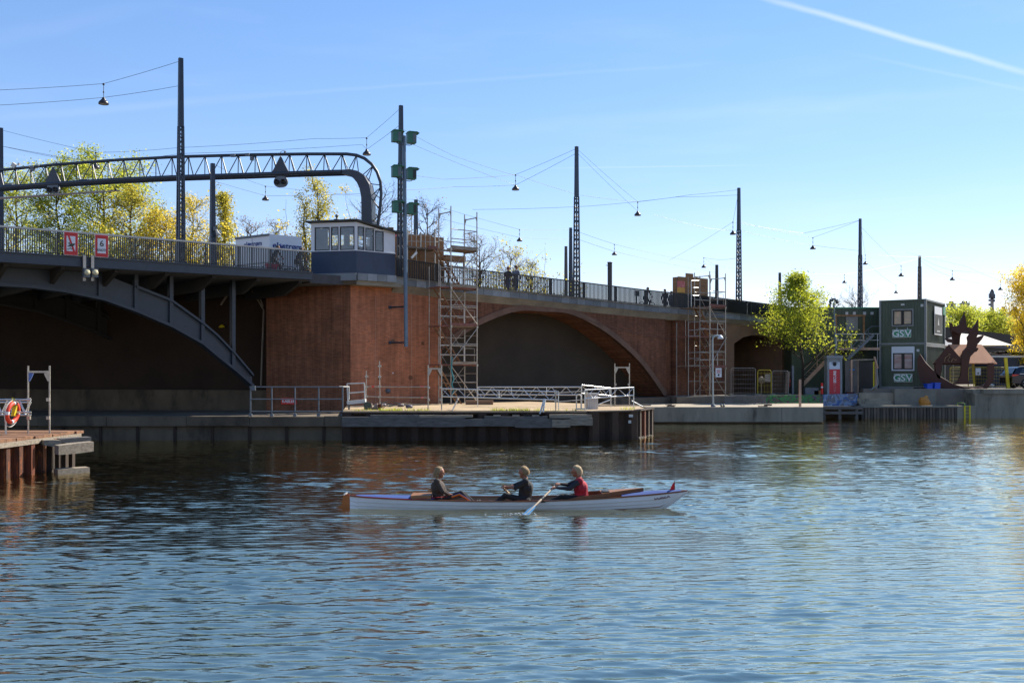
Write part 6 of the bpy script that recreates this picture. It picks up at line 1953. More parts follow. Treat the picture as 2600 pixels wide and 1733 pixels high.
# timber porch frame on the landing and the doorway under it
PF = thing('timber_porch', 'brown timber porch frame standing on the stair landing', 'frame', tuple(S_(2160, 884, 71.2)))
for x in (2122, 2193):
    a = S_(x, 883, 71.2); m = MB(); m.box((a.x - 0.06, 71.15, a.z), (a.x + 0.06, 71.25, S_(x, 801, 71.2).z)); m.build('post', PLY, PF)
m = MB(); m.bar(S_(2119, 801, 71.2), S_(2197, 801, 71.2), 0.1, 0.12); m.build('beam', PLY, PF)
DW = thing('doorway_frame', 'rough timber doorway with yellow sleeved pole below the landing', 'frame', tuple(at_z(2195, 993, 1.5)))
m = MB(); m.bar(at(2160, 914, 68.3), at(2225, 912, 68.3), 0.08, 0.1); m.build('beam', WOOD_OLD, DW)
for x, mt in ((2162, WOODP), (2178, PLANK), (2224, WOODP)):
    a = at(x, 914, 68.3); m = MB(); m.box((a.x - 0.05, 68.25, 1.45), (a.x + 0.05, 68.35, a.z)); m.build('post', mt, DW)
a = at(2218.5, 918, 68.2); m = MB(); m.tube((a.x, 68.2, 1.45), a, 0.05, 8); m.build('yellow_sleeve', YELLOW, DW)
m = MB(); m.bar(at(2220, 905, 68.2), at(2229, 935, 68.2), 0.08, 0.1); m.build('loose_board', WOODP, DW)
a, b = at(2146, 990, 68.6), at(2178, 914, 68.6); m = MB(); m.box((a.x, 68.6, 1.45), (b.x, 68.65, b.z)); m.build('grey_panel', M('grey hoarding board', '#75706a', 0.8, var=0.15), DW)
m = MB(); a, b = at(2158, 940, 68.55), at(2170, 936, 68.55); m.box((a.x, 68.56, a.z), (b.x, 68.6, b.z)); m.build('blue_tag', M('sky blue tag', '#3f8fd0', 0.5), DW)
m = MB(); a, b = at(2180, 990, 69.3), at(2224, 918, 69.3); m.box((a.x, 69.3, 1.45), (b.x, 69.35, b.z)); m.build('dark_door', BLACK, DW)
# bent pipe by the container
m = MB(); m.pipe([at(2226, 935, 67.6), at(2229, 970, 67.6), at(2228, 978, 67.6), at(2218, 984, 67.6), at(2211, 990, 67.6)], 0.06, 7)
tag(m.build('waste_pipe', CFRAME, base=at(2218, 990, 67.6)), 'grey bent waste pipe at the corner of the lower container', 'pipe')

# advertising column
kz = 1.55
kc = at(2104, 985, 67.6)
KS = thing('advert_column', 'red and white advertising column with security lettering on the quay', 'advertising column', (wx(2120, 67.6), 67.6, 1.45), R(-8))
FKS = plane_frame((wx(2101, 67.6), 67.6), R(-8))
kx = lambda x, y: on_frame(FKS, x, y)
k0, k1 = kx(2101, 988), kx(2137, 908)
KD = 1.1
KRED = M('deep red panel', '#bb2630', 0.45, var=0.06)
KWH = M('pale blue white panel', '#c4d0da', 0.45, var=0.04)
m = MB(FKS); m.box((k0.x, 0.02, 1.42), (k1.x, KD, k1.z - 0.02)); m.build('core', GRANS[1], KS)
for xa_ in (k0.x - 0.02, k1.x - 0.1):
    for ya_ in (-0.04, KD - 0.1):
        m = MB(FKS); m.box((xa_, ya_, 1.42), (xa_ + 0.13, ya_ + 0.13, k1.z)); m.build('corner_post', GRANS[1], KS)
m = MB(FKS); m.box((k0.x - 0.06, -0.08, k1.z - 0.03), (k1.x + 0.07, KD + 0.06, k1.z + 0.16)); m.build('cap', GRANS[1], KS)
r0 = kx(2104, 987); r1 = kx(2133, 937)
m = MB(FKS); m.box((k0.x + 0.12, -0.02, 1.5), (k1.x - 0.11, 0.02, r1.z)); rp_ = m.build('red_panel', KRED, KS)
w0 = kx(2104, 919)
m = MB(FKS); m.box((k0.x + 0.12, -0.02, r1.z + 0.004), (k1.x - 0.11, 0.02, w0.z)); wp_ = m.build('white_panel', KWH, KS)
kcx = (k0.x + k1.x) / 2
m = MB(FKS); m.lathe([(0.13, -0.02), (0.13, -0.03), (0.09, -0.03), (0.09, -0.022), (0.055, -0.022), (0.055, -0.03), (1e-4, -0.03)], (kcx, 0, (r1.z + w0.z) / 2 + 0.1), 18, axis='Y')
m.strip([(kcx - 0.27, -0.025, (r1.z + w0.z) / 2 + 0.11), (kcx - 0.1, -0.025, (r1.z + w0.z) / 2 + 0.24), (kcx + 0.1, -0.025, (r1.z + w0.z) / 2 + 0.24), (kcx + 0.27, -0.025, (r1.z + w0.z) / 2 + 0.11)], [(kcx - 0.27, -0.025, (r1.z + w0.z) / 2 + 0.09), (kcx - 0.1, -0.025, (r1.z + w0.z) / 2 + 0.2), (kcx + 0.1, -0.025, (r1.z + w0.z) / 2 + 0.2), (kcx + 0.27, -0.025, (r1.z + w0.z) / 2 + 0.09)], (0, 0.003, 0))
m.build('eye_emblem', BLACK, wp_)
FKT = FKS @ Matrix.Translation(Vector((kcx + 0.02, -0.03, 0))) @ Matrix.Rotation(R(-90), 4, 'Y')
zm = (1.5 + r1.z) / 2
put_text('SECURE', 0.24, WHITES, rp_, FKT, (zm + 0.33, 0, 0), bold=0.006)
put_text('VOLTI', 0.22, M('faded lettering', '#b98a8c', 0.6), rp_, FKT, (zm - 0.42, 0, 0))
FKD = FKS @ Matrix.Translation(Vector((k1.x, 0, 0))) @ Matrix.Rotation(R(90), 4, 'Z')
m = MB(FKD); m.box((0.12, -0.03, 1.5), (KD - 0.1, 0.0, r1.z)); m.build('side_panel', M('orange red panel', '#b8402a', 0.45), KS)
m = MB(FKD); m.box((0.12, -0.03, r1.z + 0.004), (KD - 0.1, 0.0, w0.z)); m.build('white_panel', KWH, KS)

# red safety post, camera pole, dock lamp, timber post
c = Vector((wx(2087, 67.3), 67.3, 1.43))
RP = thing('safety_post', 'bright red safety post with white band beside the advertising column', 'post', tuple(c))
h_ = 31 * c.y / FPX
m = MB(); m.tube(c, c + Vector((0, 0, h_)), 0.075, 10); m.build('post', M('signal red', '#e0281e', 0.5), RP)
m = MB(); m.tube(c + Vector((0, 0, h_ * 0.6)), c + Vector((0, 0, h_ * 0.72)), 0.08, 10); m.build('band', WHITES, RP)
m = MB(); m.lathe([(0.2, 0), (0.18, 0.05), (0.08, 0.07), (1e-4, 0.07)], c, 12); m.build('foot', BLACK, RP)
CP = thing('camera_pole', 'tall grey pole with camera cluster on top beside the advertising column', 'camera pole', tuple(at_z(2123, 992, 1.5)))
Yc = 69.0
m = MB(); m.pipe([Vector((at(2123, 900, Yc).x, Yc, 1.45)), at(2122, 905, Yc), at(2117, 768, Yc)], 0.065, 8); m.build('pole', M('blue grey pole paint', '#6f7f88', 0.45, var=0.2), CP)
for dx, dy, rz in ((-6, 762, 0.5), (0, 759, 0), (6, 763, -0.5), (9, 767, -1.0), (-9, 767, 1.0)):
    m = MB(); m.cbox(at(2117 + dx, dy, Yc), (0.24, 0.14, 0.12), Matrix.Rotation(rz, 3, 'Z') @ Matrix.Rotation(rz * 0.5, 3, 'Y')); m.build('camera', STEEL_GREY, CP)
m = MB(); m.tube(at(2117, 772, Yc), at(2106, 772, Yc), 0.025); m.lathe([(0.09, 0.12), (0.12, 0.0), (0.09, -0.1), (1e-4, -0.14)], at(2106, 776, Yc), 10); m.build('dome_camera', STEEL_GREY, CP)
DL = thing('dock_lamp', 'pale dock lamp with white bell shade on the concrete dock', 'lamp', tuple(at_z(1811, 1032, 0.97)))
Yd = at_z(1811, 1032, 0.97).y
x0_ = at(1811, 1032, Yd).x
m = MB(); m.pipe([(x0_, Yd, 0.96), at(1810, 1000, Yd), at(1809, 865, Yd), at(1810.5, 856, Yd), at(1815, 852.5, Yd), at(1822, 852, Yd), at(1828, 853, Yd)], 0.055, 8); m.build('pole', M('pale lamp post', '#9fa6a4', 0.45, 0.2, var=0.15), DL)
m = MB(); c = at(1829, 860, Yd); m.lathe([(0.03, 0.24), (0.06, 0.2), (0.1, 0.17), (0.16, 0.1), (0.19, 0.0), (0.17, -0.01), (1e-4, 0.08)], c, 14); m.build('shade', WHITE, DL)
m = MB(); m.lathe([(0.14, 0), (0.14, 0.12), (0.06, 0.14)], (x0_, Yd, 0.96), 10); m.build('foot', STEEL_GREY, DL)
a, b = at(1817, 957, Yd), at(1832, 934, Yd)
NT_ = thing('notice_board', 'white notice with red print hung beside the dock lamp', 'notice', tuple(a))
m = MB(); m.box((a.x, Yd - 0.02, a.z), (b.x, Yd + 0.01, b.z)); m.build('board', WHITES, NT_)
m = MB()
for i in range(3): m.box((a.x + 0.06, Yd - 0.024, b.z - 0.15 - i * 0.07), (b.x - 0.06, Yd - 0.021, b.z - 0.11 - i * 0.07))
m.build('print', M('red print', '#c0605a', 0.6), NT_)
m = MB(); m.lathe([(0.06, -0.021), (0.06, -0.025), (1e-4, -0.025)], ((a.x + b.x) / 2, Yd, a.z + 0.13), 10, axis='Y'); m.build('emblem', BLACK, NT_)
m = MB(); m.bar((a.x, Yd, (a.z + b.z) / 2), (x0_, Yd, (a.z + b.z) / 2), 0.03, 0.03); m.build('bracket', GALV, NT_)
c = at_z(2031.5, 1032, 0.97)
m = MB(); m.box((c.x - 0.06, c.y - 0.06, 0.95), (c.x + 0.06, c.y + 0.06, HC + (YH - 963) * c.y / FPX)); tag(m.build('timber_post', WOODP, base=c), 'square timber post on the dock before the green graffiti', 'post')
for x in (1832, 1838):
    c = at_z(x, 1034, 0.97); m = MB(); m.lathe([(0.06, 0), (0.06, 0.1), (0.09, 0.12), (0.09, 0.16), (1e-4, 0.17)], c, 8); tag(m.build('mooring_bollard', GALV, base=c), 'small mooring bollard on the dock near the dock lamp', 'bollard', 'small bollards on the dock')
for x0_, x1_ in ((1930, 1955), (1690, 1712)):
    c = at_z((x0_ + x1_) / 2, 1032, 0.97); m = MB()
    for k_ in range(3): m.cbox(c + Vector((rg.uniform(-.2, .2), 0, 0.03 + k_ * 0.05)), ((x1_ - x0_) / FPX * c.y * rg.uniform(.6, 1), 0.3, 0.05), Matrix.Rotation(rg.uniform(-.2, .2), 3, 'Z'))
    tag(m.build('timber_scrap', PLANK, base=c), 'flat heap of scrap boards on the dock before the graffiti wall' if x0_ > 1900 else 'flat scrap boards on the dock below the arch foot', 'scrap timber')

# ================================================================ site fences
def fence_panel(label, x0_, x1_, yt, yb, Y, mat, zb=None, nh=6, nv=5, group='mesh site fence panels'):
    a, b = at(x0_, yt, Y), at(x1_, yt, Y)
    z1 = a.z; z0 = at(x0_, yb, Y).z if zb is None else zb
    r = thing('fence_panel', label, 'fence', ((a.x + b.x) / 2, Y, z0), 0, group)
    rr = 0.12
    m = MB(); m.pipe([(a.x, Y, z0), (a.x, Y, z1 - rr), (a.x + rr * 0.3, Y, z1 - rr * 0.3), (a.x + rr, Y, z1), (b.x - rr, Y, z1), (b.x - rr * 0.3, Y, z1 - rr * 0.3), (b.x, Y, z1 - rr), (b.x, Y, z0)], 0.022, 6); m.build('frame', mat, r)
    m = MB()
    for i in range(nh): z = z0 + (z1 - z0) * (i + 0.5) / nh; m.tube((a.x, Y, z), (b.x, Y, z), 0.007, 4, cap=False)
    for i in range(1, nv * 2): x = a.x + (b.x - a.x) * i / (nv * 2); m.tube((x, Y, z0 + 0.05), (x, Y, z1), 0.004, 4, cap=False)
    m.build('wire_mesh', mat, r)
    for x in (a.x, b.x):
        m = MB(); m.box((x - 0.12, Y - 0.3, z0 - 0.02), (x + 0.12, Y + 0.3, z0 + 0.08)); m.build('foot_block', CONC, r)
    return r


YMETAL = M('yellow fence tube', '#cdb62a', 0.5, var=0.15)
fence_panel('grey mesh fence panel beside the second scaffold tower', 1856, 1918, 934, 1000, 67.0, GALV_OLD, 1.45)
yg = fence_panel('yellow framed mesh gate panel with pale board before the small arch', 1924, 1958, 939, 992, 67.4, YMETAL, 1.45, 4, 2)
a, b = at(1942, 969, 67.35), at(1956, 949, 67.35)
m = MB(); m.box((a.x, 67.33, a.z), (b.x, 67.37, b.z)); m.build('notice', WOOD_OLD, yg)
fence_panel('grey mesh fence panel under the leafy tree', 1961, 2002, 941, 992, 67.8, GALV_OLD, 1.45)
# tan dome: rolled tarp behind the gate
m = MB(); c = at(1933, 965, 67.9); m.ball(c, 0.24, 8, (1, 0.8, 1.1)); m.tube((c.x, c.y, 1.45), c - Vector((0, 0, 0.2)), 0.04)
tag(m.build('covered_post', M('tan cover', '#8b7b68', 0.8, var=0.2), base=(c.x, c.y, 1.45)), 'tan covered post behind the yellow gate panel', 'post')
# clutter behind
for i, (x, y, w_, h_, mt, lab) in enumerate(((1998, 985, 0.25, 1.6, PLANK, 'pair of leaning planks beside the red hose'), (2012, 985, 0.12, 2.0, STEEL_GREY, 'thin steel post under the tree'), (2060, 988, 0.9, 0.5, STEEL_GREY, 'grey crate below the access stair'), (2075, 988, 0.5, 0.3, PLY, 'low brown crate beside the red safety post'), (2158, 991, 0.5, 0.2, RUST, 'low rusty tray behind the advertising column'))):
    c = Vector((wx(x, 68.0), 68.0, 1.43)); m = MB(); m.cbox(c + Vector((0, 0, h_ / 2)), (w_, 0.3, h_), Matrix.Rotation(0.08 if i == 0 else 0, 3, 'Y')); tag(m.build('site_clutter' if False else ('plank_bundle', 'steel_post', 'crate', 'crate', 'tray')[i], mt, base=c), lab, ('planks', 'post', 'crate', 'crate', 'tray')[i])
m = MB(); c = at(2000, 970, 68.6); m.pipe([c + Vector((0.28 * math.cos(k_ * 0.5) * 0.6, 0, 0.38 * math.sin(k_ * 0.5))) for k_ in range(13)], 0.035, 6)
tag(m.build('hose_coil', RED, base=c), 'coil of red hose hanging under the tree', 'hose')

# yellow framed fences on the right
for x0_, x1_, yt, yb, Y, lab in ((2459, 2563, 932, 984, 71.6, 'yellow framed mesh fence behind the sculpture'), (2566, 2640, 931, 984, 71.8, 'yellow framed mesh fence beside the dark car'), (2412, 2458, 932, 984, 72.2, 'yellow framed mesh fence under the sculpture roof')):
    f = fence_panel(lab, x0_, x1_, yt, yb, Y, YMETAL, 1.86, 6, 8)
    if x0_ == 2459:
        a, b = at(2477, 952, Y - 0.05), at(2490, 934, Y - 0.05); m = MB(); m.box((a.x, Y - 0.06, a.z), (b.x, Y - 0.03, b.z)); nb = m.build('notice', WHITES, f)
        m = MB(); m.lathe([(0.06, -0.065), (0.06, -0.068), (1e-4, -0.068)], ((a.x + b.x) / 2, Y, a.z + 0.14), 10, axis='Y'); m.build('emblem', BLACK, nb)
for (x0_, y0_), (x1_, y1_), w_, lab in (((2553, 908), (2560, 981), 0.2, 'thick yellow plastic sleeve leaning on the fence by the car'), ((2468, 922), (2473, 976), 0.05, 'slim yellow pole leaning under the sculpture roof'), ((2472, 922), (2476, 976), 0.05, 'second slim yellow pole leaning under the sculpture roof')):
    a, b = at(x0_, y0_, 69.4), at(x1_, y1_, 69.2); b.z = 1.86
    m = MB(); m.bar(b, a, w_, w_ * 0.6, (0, 1, 0)); tag(m.build('yellow_pole', YELLOW, base=b), lab, 'pole')
c = at_z(2530, 984, 1.86); m = MB(); m.ball(c + Vector((0, 1.2, 0.15)), 0.5, 8, (0.9, 0.5, 0.3)); tag(m.build('white_sack', WHITE_DIRTY, base=c), 'flat white sack on the quay beside the sculpture', 'sack')
# dark store box with rubble on its roof, marquee
DBX = thing('store_container', 'low dark container with rubble on its roof beyond the fence', 'container', (wx(2580, 76), 76, 1.86))
a, b = at(2512, 975, 76), at(2680, 907, 76)
m = MB(); m.box((a.x, 76, 1.86), (b.x, 78.4, b.z)); m.build('body', M('dark navy container', '#1f2736', 0.6, var=0.2), DBX)
m = MB(); m.box((a.x - 0.2, 75.9, b.z), (b.x, 78.5, b.z + 0.14)); m.build('roof_edge', WHITE_DIRTY, DBX)
for i in range(16):
    x = rg.uniform(2512, 2600); c = at(x, 903, 76.5); c.z = b.z + 0.14
    m = MB(); m.cbox(c + Vector((0, 0, 0.06 + rg.random() * 0.25)), (rg.uniform(0.5, 1.8), 0.3, 0.08), Matrix.Rotation(rg.uniform(-.15, .15), 3, 'Y')); tag(m.build('roof_board', WOOD_OLD if rg.random() < 0.7 else PLANK_RED, base=c), 'pale loose board in the heap on the store container roof', 'board', 'boards heaped on the store roof')
MQ = thing('marquee', 'white canvas marquee roof behind the sculpture', 'tent', (wx(2490, 78), 78, 1.86))
a, b, c = at(2420, 876, 78), at(2572, 876, 78), at(2470, 846, 80)
apx, apx2 = at(2440, 846, 80.5), at(2496, 851, 80.5)
m = MB(); lo_ = [Vector((a.x, 78, a.z)), Vector((b.x, 78, b.z)), Vector((b.x, 83, b.z)), Vector((a.x, 83, a.z))]
m.add(lo_ + [apx, apx2], [(0, 1, 5, 4), (1, 2, 5), (2, 3, 4, 5), (3, 0, 4)]); m.build('canvas', M('white canvas', '#cfc8bd', 0.8, var=0.1), MQ)
for q in lo_:
    m = MB(); m.tube((q.x, q.y, 1.86), q, 0.04); m.build('leg', GALV, MQ)

# ================================================================ sculpture
Yq = 67.3
q3 = lambda x, y, Y=Yq: at(x, y, Y)
SC = thing('steel_sculpture', 'rust brown steel sculpture of a hull, house roof and flaming tree on the quay', 'sculpture', (wx(2440, Yq), Yq, 1.87))
inner = [(2336, 898), (2350, 920), (2368, 938), (2388, 956), (2420, 975), (2450, 982), (2475, 982), (2497, 978), (2507, 962), (2507, 940), (2508, 921)]
outer = [(2329, 910), (2330, 940), (2336, 966), (2350, 982), (2380, 988), (2430, 990), (2470, 990), (2505, 988), (2523, 966), (2525, 940), (2523, 921)]
inner, outer = dens(inner, 2), dens(outer, 2)
m = MB(); m.strip([q3(*p) for p in inner], [q3(*p) for p in outer], (0.5, 1.1, 0)); m.build('hull', CORTEN, SC)
# roof: gable triangle in front, long slope with sunlight put into its colour
gl_, gr_, ga = q3(2369, 923), q3(2450, 921), q3(2409, 874)
d_ = Vector((2.25, 0.6, 0.0))
m = MB(); m.prism([gl_, ga, gr_], (0.02, 0.08, 0)); m.build('gable', CORTEN, SC)
e1, e2 = q3(2532, 922, 69.2), q3(2492, 874, 69.2)
m = MB(); m.add([gr_, e1, e2, ga] + [p + Vector((0, 0.05, -0.06)) for p in (gr_, e1, e2, ga)], [(0, 1, 2, 3), (7, 6, 5, 4), (0, 4, 5, 1), (1, 5, 6, 2), (2, 6, 7, 3), (3, 7, 4, 0)])
m.build('roof_slope', M('sun brightened rust steel', '#c48c66', 0.7, col2='#ae7652', scale=0.8), SC)
m = MB(); b2 = gl_ + (e1 - gr_); m.add([gl_, ga, e2, b2] + [p + Vector((0, 0.05, -0.06)) for p in (gl_, ga, e2, b2)], [(0, 1, 2, 3), (7, 6, 5, 4), (0, 4, 5, 1), (1, 5, 6, 2), (2, 6, 7, 3), (3, 7, 4, 0)]); m.build('roof_slope', CORTEN, SC)
# carved lines on the gable
CL = M('pale carved line', '#a8865f', 0.8)
for pts in (((2398, 918), (2400, 908), (2408, 902), (2412, 906), (2406, 914), (2412, 918)), ((2415, 918), (2420, 910), (2426, 914), (2429, 912)), ((2408, 899), (2414, 900))):
    m = MB(); m.pipe([q3(x, y, Yq - 0.03) for x, y in pts], 0.02, 5); m.build('carved_line', CL, SC)
m = MB(); m.strip([q3(2376, 922), q3(2376, 945), q3(2380, 958)], [q3(2393, 922), q3(2390, 945), q3(2386, 962)], (0.1, 0.5, 0)); m.build('post', CORTEN, SC)


def plate(parts, name, Y, th=0.32, mat=CORTEN):
    for A_, B_ in parts:
        m = MB(); m.strip([q3(x, y, Y) for x, y in A_], [q3(x, y, Y) for x, y in B_], (0.08, th, 0)); m.build(name, mat, SC)


plate([([(2420, 975), (2433, 966), (2440, 950), (2441, 925), (2441, 905)], [(2462, 975), (2459, 966), (2458, 950), (2460, 925), (2464, 905)])], 'trunk', Yq - 0.05)
plate([([(2441, 905), (2446, 890), (2456, 880), (2458, 866), (2456, 856), (2463, 846)], [(2464, 905), (2476, 892), (2480, 880), (2483, 872), (2480, 856), (2487, 840)])], 'trunk', Yq - 0.06)
plate([([(2419, 874), (2419, 860), (2417, 845), (2414, 832)], [(2437, 874), (2438, 858), (2440, 846), (2446, 842)])], 'trunk', Yq + 0.6)
# crown ring and flames
plate([([(2414, 836), (2420, 828), (2432, 826), (2440, 820), (2456, 829), (2470, 834), (2482, 838)], [(2440, 850), (2441, 846), (2448, 841), (2453, 839), (2460, 842), (2464, 850), (2478, 858)])], 'crown', Yq - 0.04)
plate([([(2411, 818), (2417, 820), (2423, 834)], [(2411, 818), (2413, 828), (2415, 846)]), ([(2449, 796), (2452, 806), (2455, 832)], [(2449, 796), (2440, 812), (2436, 832)]), ([(2484, 811), (2484, 822), (2483, 842)], [(2484, 811), (2476, 824), (2466, 838)]),
       ([(2500, 849), (2492, 852), (2478, 857)], [(2500, 849), (2494, 860), (2484, 872)]), ([(2400, 859), (2410, 859), (2420, 862)], [(2400, 859), (2408, 868), (2420, 870)]), ([(2485, 884), (2481, 882), (2476, 884)], [(2485, 884), (2480, 892), (2474, 894)])], 'flame', Yq - 0.02)
m = MB(); m.lathe([(0.05, 0), (0.09, 0.06), (0.05, 0.12), (1e-4, 0.16)], q3(2448, 796, Yq + 0.1) - Vector((0, 0, 0.02)), 8); m.build('finial', CORTEN, SC)
# tubs and rubbish
for x, y, w_, lab in ((2357, 989, 17, 'blue plastic tub beside the sculpture hull'), (2376, 991, 17, 'taller blue plastic tub beside the sculpture hull')):
    c = at_z(x, y, 1.87); c = Vector((wx(x, 66.75), 66.75, 1.87)); ww = w_ / FPX * 66.7
    r = thing('plastic_tub', lab, 'tub', tuple(c), 0, 'blue tubs by the sculpture')
    fr = plane_frame((c.x, c.y), R(12)); h_ = 0.33 if x < 2365 else 0.40
    m = MB(fr); m.prism([(-ww / 2 * .9, -0.2, 1.87), (ww / 2 * .9, -0.2, 1.87), (ww / 2 * .9, 0.2, 1.87), (-ww / 2 * .9, 0.2, 1.87)], (0, 0, h_)); m.build('body', BLUE, r)
    m = MB(fr); m.box((-ww / 2, -0.24, 1.87 + h_ - 0.05), (ww / 2, 0.24, 1.87 + h_ + 0.02)); m.build('rim', BLUE, r)
for i in range(7):
    c = Vector((wx(rg.uniform(2322, 2345), 66.8), 66.8, 1.87)); m = MB(); m.cbox(c + Vector((0, 0, 0.05)), (rg.uniform(.2, .5), .2, .07), Matrix.Rotation(rg.uniform(-.3, .3), 3, 'Y')); tag(m.build('scrap_board', rg.choice((WOOD_OLD, PLANK_RED, STEEL_GREY)), base=c), 'small scrap board in the heap beside the blue tubs', 'scrap timber', 'scrap beside the blue tubs')
for i, (x0_, x1_) in enumerate(((2465, 2493), (2480, 2494))):
    c = Vector((wx((x0_ + x1_) / 2, 66.6), 66.6, 1.885)); m = MB(); m.cbox(c + Vector((0, 0, 0.03 + 0.05 * i)), ((x1_ - x0_) / FPX * 66.6, 0.3, 0.04), Matrix.Rotation(0.15 * i, 3, 'Z')); tag(m.build('plank', WOODP, base=c), ('long pale plank lying before the sculpture', 'short pale plank lying before the sculpture')[i], 'plank')

# ================================================================ car
CARB = M('dark blue car paint', '#10182a', 0.22, 0.3, var=0.05, spec=0.6)
ccar = at(2600, 982, 69.8)
CAR = thing('parked_car', 'dark blue estate car parked at the edge of the quay', 'car', (ccar.x + 1.2, 69.8, 1.86))
Yk = 68.9
kp = lambda x, y: at(x, y, Yk)
sc_ = Yk / FPX
x0c = kp(2570, 980).x
prof = [(0.0, 0.35), (0.02, 0.75), (-0.02, 0.92), (0.12, 0.98), (0.42, 1.42), (0.62, 1.50), (1.6, 1.54), (2.3, 1.45), (3.0, 1.0), (4.1, 0.85), (4.45, 0.62), (4.48, 0.35)]
body = [(x0c + a, b) for a, b in prof]
m = MB()
W2 = 1.78
zc_ = 1.86
inset = lambda z: 0.0 if z < 1.0 else (z - 1.0) * 0.32
A_ = [Vector((x, Yk + inset(z), zc_ + z)) for x, z in body]; B_ = [Vector((x, Yk + W2 - inset(z), zc_ + z)) for x, z in body]
bot = Vector((0, 0, 0))
nP = len(A_)
m.add(A_ + B_, [tuple(range(nP)), tuple(range(2 * nP - 1, nP - 1, -1))] + [(i, i + 1, nP + i + 1, nP + i) for i in range(nP - 1)] + [(nP - 1, 0, nP, 2 * nP - 1)])
m.build('body', CARB, CAR)
m = MB(); m.prism([(x0c + 0.5, Yk + 0.02, zc_ + 1.0), (x0c + 0.78, Yk + 0.12, zc_ + 1.38), (x0c + 1.7, Yk + 0.13, zc_ + 1.42), (x0c + 2.2, Yk + 0.12, zc_ + 1.36), (x0c + 2.75, Yk + 0.02, zc_ + 1.02)], (0, -0.02, 0)); m.build('side_window', GLASS, CAR)
m = MB(); m.prism([(x0c + 0.1, Yk + 0.15, zc_ + 1.01), (x0c + 0.1, Yk + W2 - 0.15, zc_ + 1.01), (x0c + 0.38, Yk + W2 - 0.25, zc_ + 1.40), (x0c + 0.38, Yk + 0.25, zc_ + 1.40)], (-0.03, 0, 0.02)); m.build('rear_window', GLASS, CAR)
m = MB(); m.prism([(x0c - 0.03, Yk - 0.015, zc_ + 0.86), (x0c + 0.05, Yk - 0.015, zc_ + 0.98), (x0c + 0.5, Yk - 0.015, zc_ + 0.96), (x0c + 0.2, Yk - 0.015, zc_ + 0.84)], (0, 0.1, 0)); m.build('tail_light', M('tail light red', '#c41f1c', 0.25), CAR)
m = MB(); m.bar((x0c + 0.6, Yk + 0.2, zc_ + 1.52), (x0c + 2.2, Yk + 0.2, zc_ + 1.55), 0.04, 0.04); m.build('roof_rail', ALU, CAR)
m = MB(); m.bar((x0c + 0.5, Yk - 0.012, zc_ + 1.0), (x0c + 2.75, Yk - 0.012, zc_ + 1.01), 0.02, 0.03); m.build('window_trim', ALU, CAR)
for xx in (0.95, 3.6):
    for yy, s_ in ((Yk - 0.02, -1), (Yk + W2 - 0.18, 1)):
        m = MB(); m.lathe([(0.2, 0.0), (0.33, 0.0), (0.34, 0.04), (0.34, 0.18), (0.33, 0.2)], (x0c + xx, yy, zc_ + 0.34), 20, axis='Y'); w = m.build('wheel', TYRE, CAR)
        m = MB(); m.lathe([(1e-4, 0.03), (0.05, 0.02), (0.06, 0.05), (0.2, 0.04), (0.22, -0.005), (0.23, 0.02)], (x0c + xx, yy, zc_ + 0.34), 20, axis='Y')
        for k_ in range(5):
            a_ = k_ * 2 * math.pi / 5; m.bar((x0c + xx, yy + 0.005, zc_ + 0.34), (x0c + xx + 0.21 * math.cos(a_), yy + 0.005, zc_ + 0.34 + 0.21 * math.sin(a_)), 0.05, 0.03)
        m.build('rim', ALU, w)
# ================================================================ rusty pier on the left
ZL = 1.13
LPR = thing('rusty_pier', 'rusty sheet pile pier with bleached timber fenders carrying the life buoy rail', 'pier', (-14.5, 29, -0.5))
ec = Vector((-13.98, 32.2, 0)); e0 = Vector((-14.55, 24.0, 0))
RDECK = M('rust stained plank deck', '#8d6648', 0.9, col2='#5c4030', scale=1.6, stretch=(1, 4, 1), bump=0.5, bscale=10)
nb = 22
RUST_O = M('orange rust sheet steel', '#5e3118', 0.85, col2='#27160f', scale=2.2, stretch=(3, 3, 0.5), bump=0.7, bscale=12, spots=('#d0702c', 3.0, 0.52, 0.72))
for i in range(nb):
    ya, yb = 22.0 + (32.4 - 22.0) * i / nb, 22.0 + (32.4 - 22.0) * (i + 1) / nb
    xr = lambda y: e0.x + (ec.x - e0.x) * (y - 24.0) / 8.2
    m = MB(); zz = ZL + rg.uniform(-.015, .015); o = rg.uniform(-.06, .05)
    m.prism([(-30, ya + .01, zz - .09), (xr(ya) + o, ya + .01, zz - .09), (xr(yb) + o, yb - .01, zz - .09), (-30, yb - .01, zz - .09)], (0, 0, 0.09)); m.build('deck_plank', RDECK, LPR)
piles(LPR, (e0.x + (-0.45), 22.0), (ec.x - 0.12, 31.4), 0.30, -1.0, ZL - 0.12, 0.13, [RUST_O, RUST, RUST_O], 12)
m = MB(); m.bar((e0.x - 0.2, 22.0, ZL - 0.16), (ec.x - 0.02, 32.2, ZL - 0.16), 0.16, 0.14); m.build('edge_beam', WOOD_OLD, LPR)
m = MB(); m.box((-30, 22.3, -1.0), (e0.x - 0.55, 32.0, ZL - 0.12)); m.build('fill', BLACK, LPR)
for x, Y in ((128, 30.3), (146, 30.6), (163, 30.8), (180, 31.2)):
    c = at(x, 1160, Y); m = MB(); m.box((c.x - 0.09, Y - 0.1, -1), (c.x + 0.09, Y + 0.1, ZL - 0.2)); m.build('fender_pile', RUST_DARK, LPR)
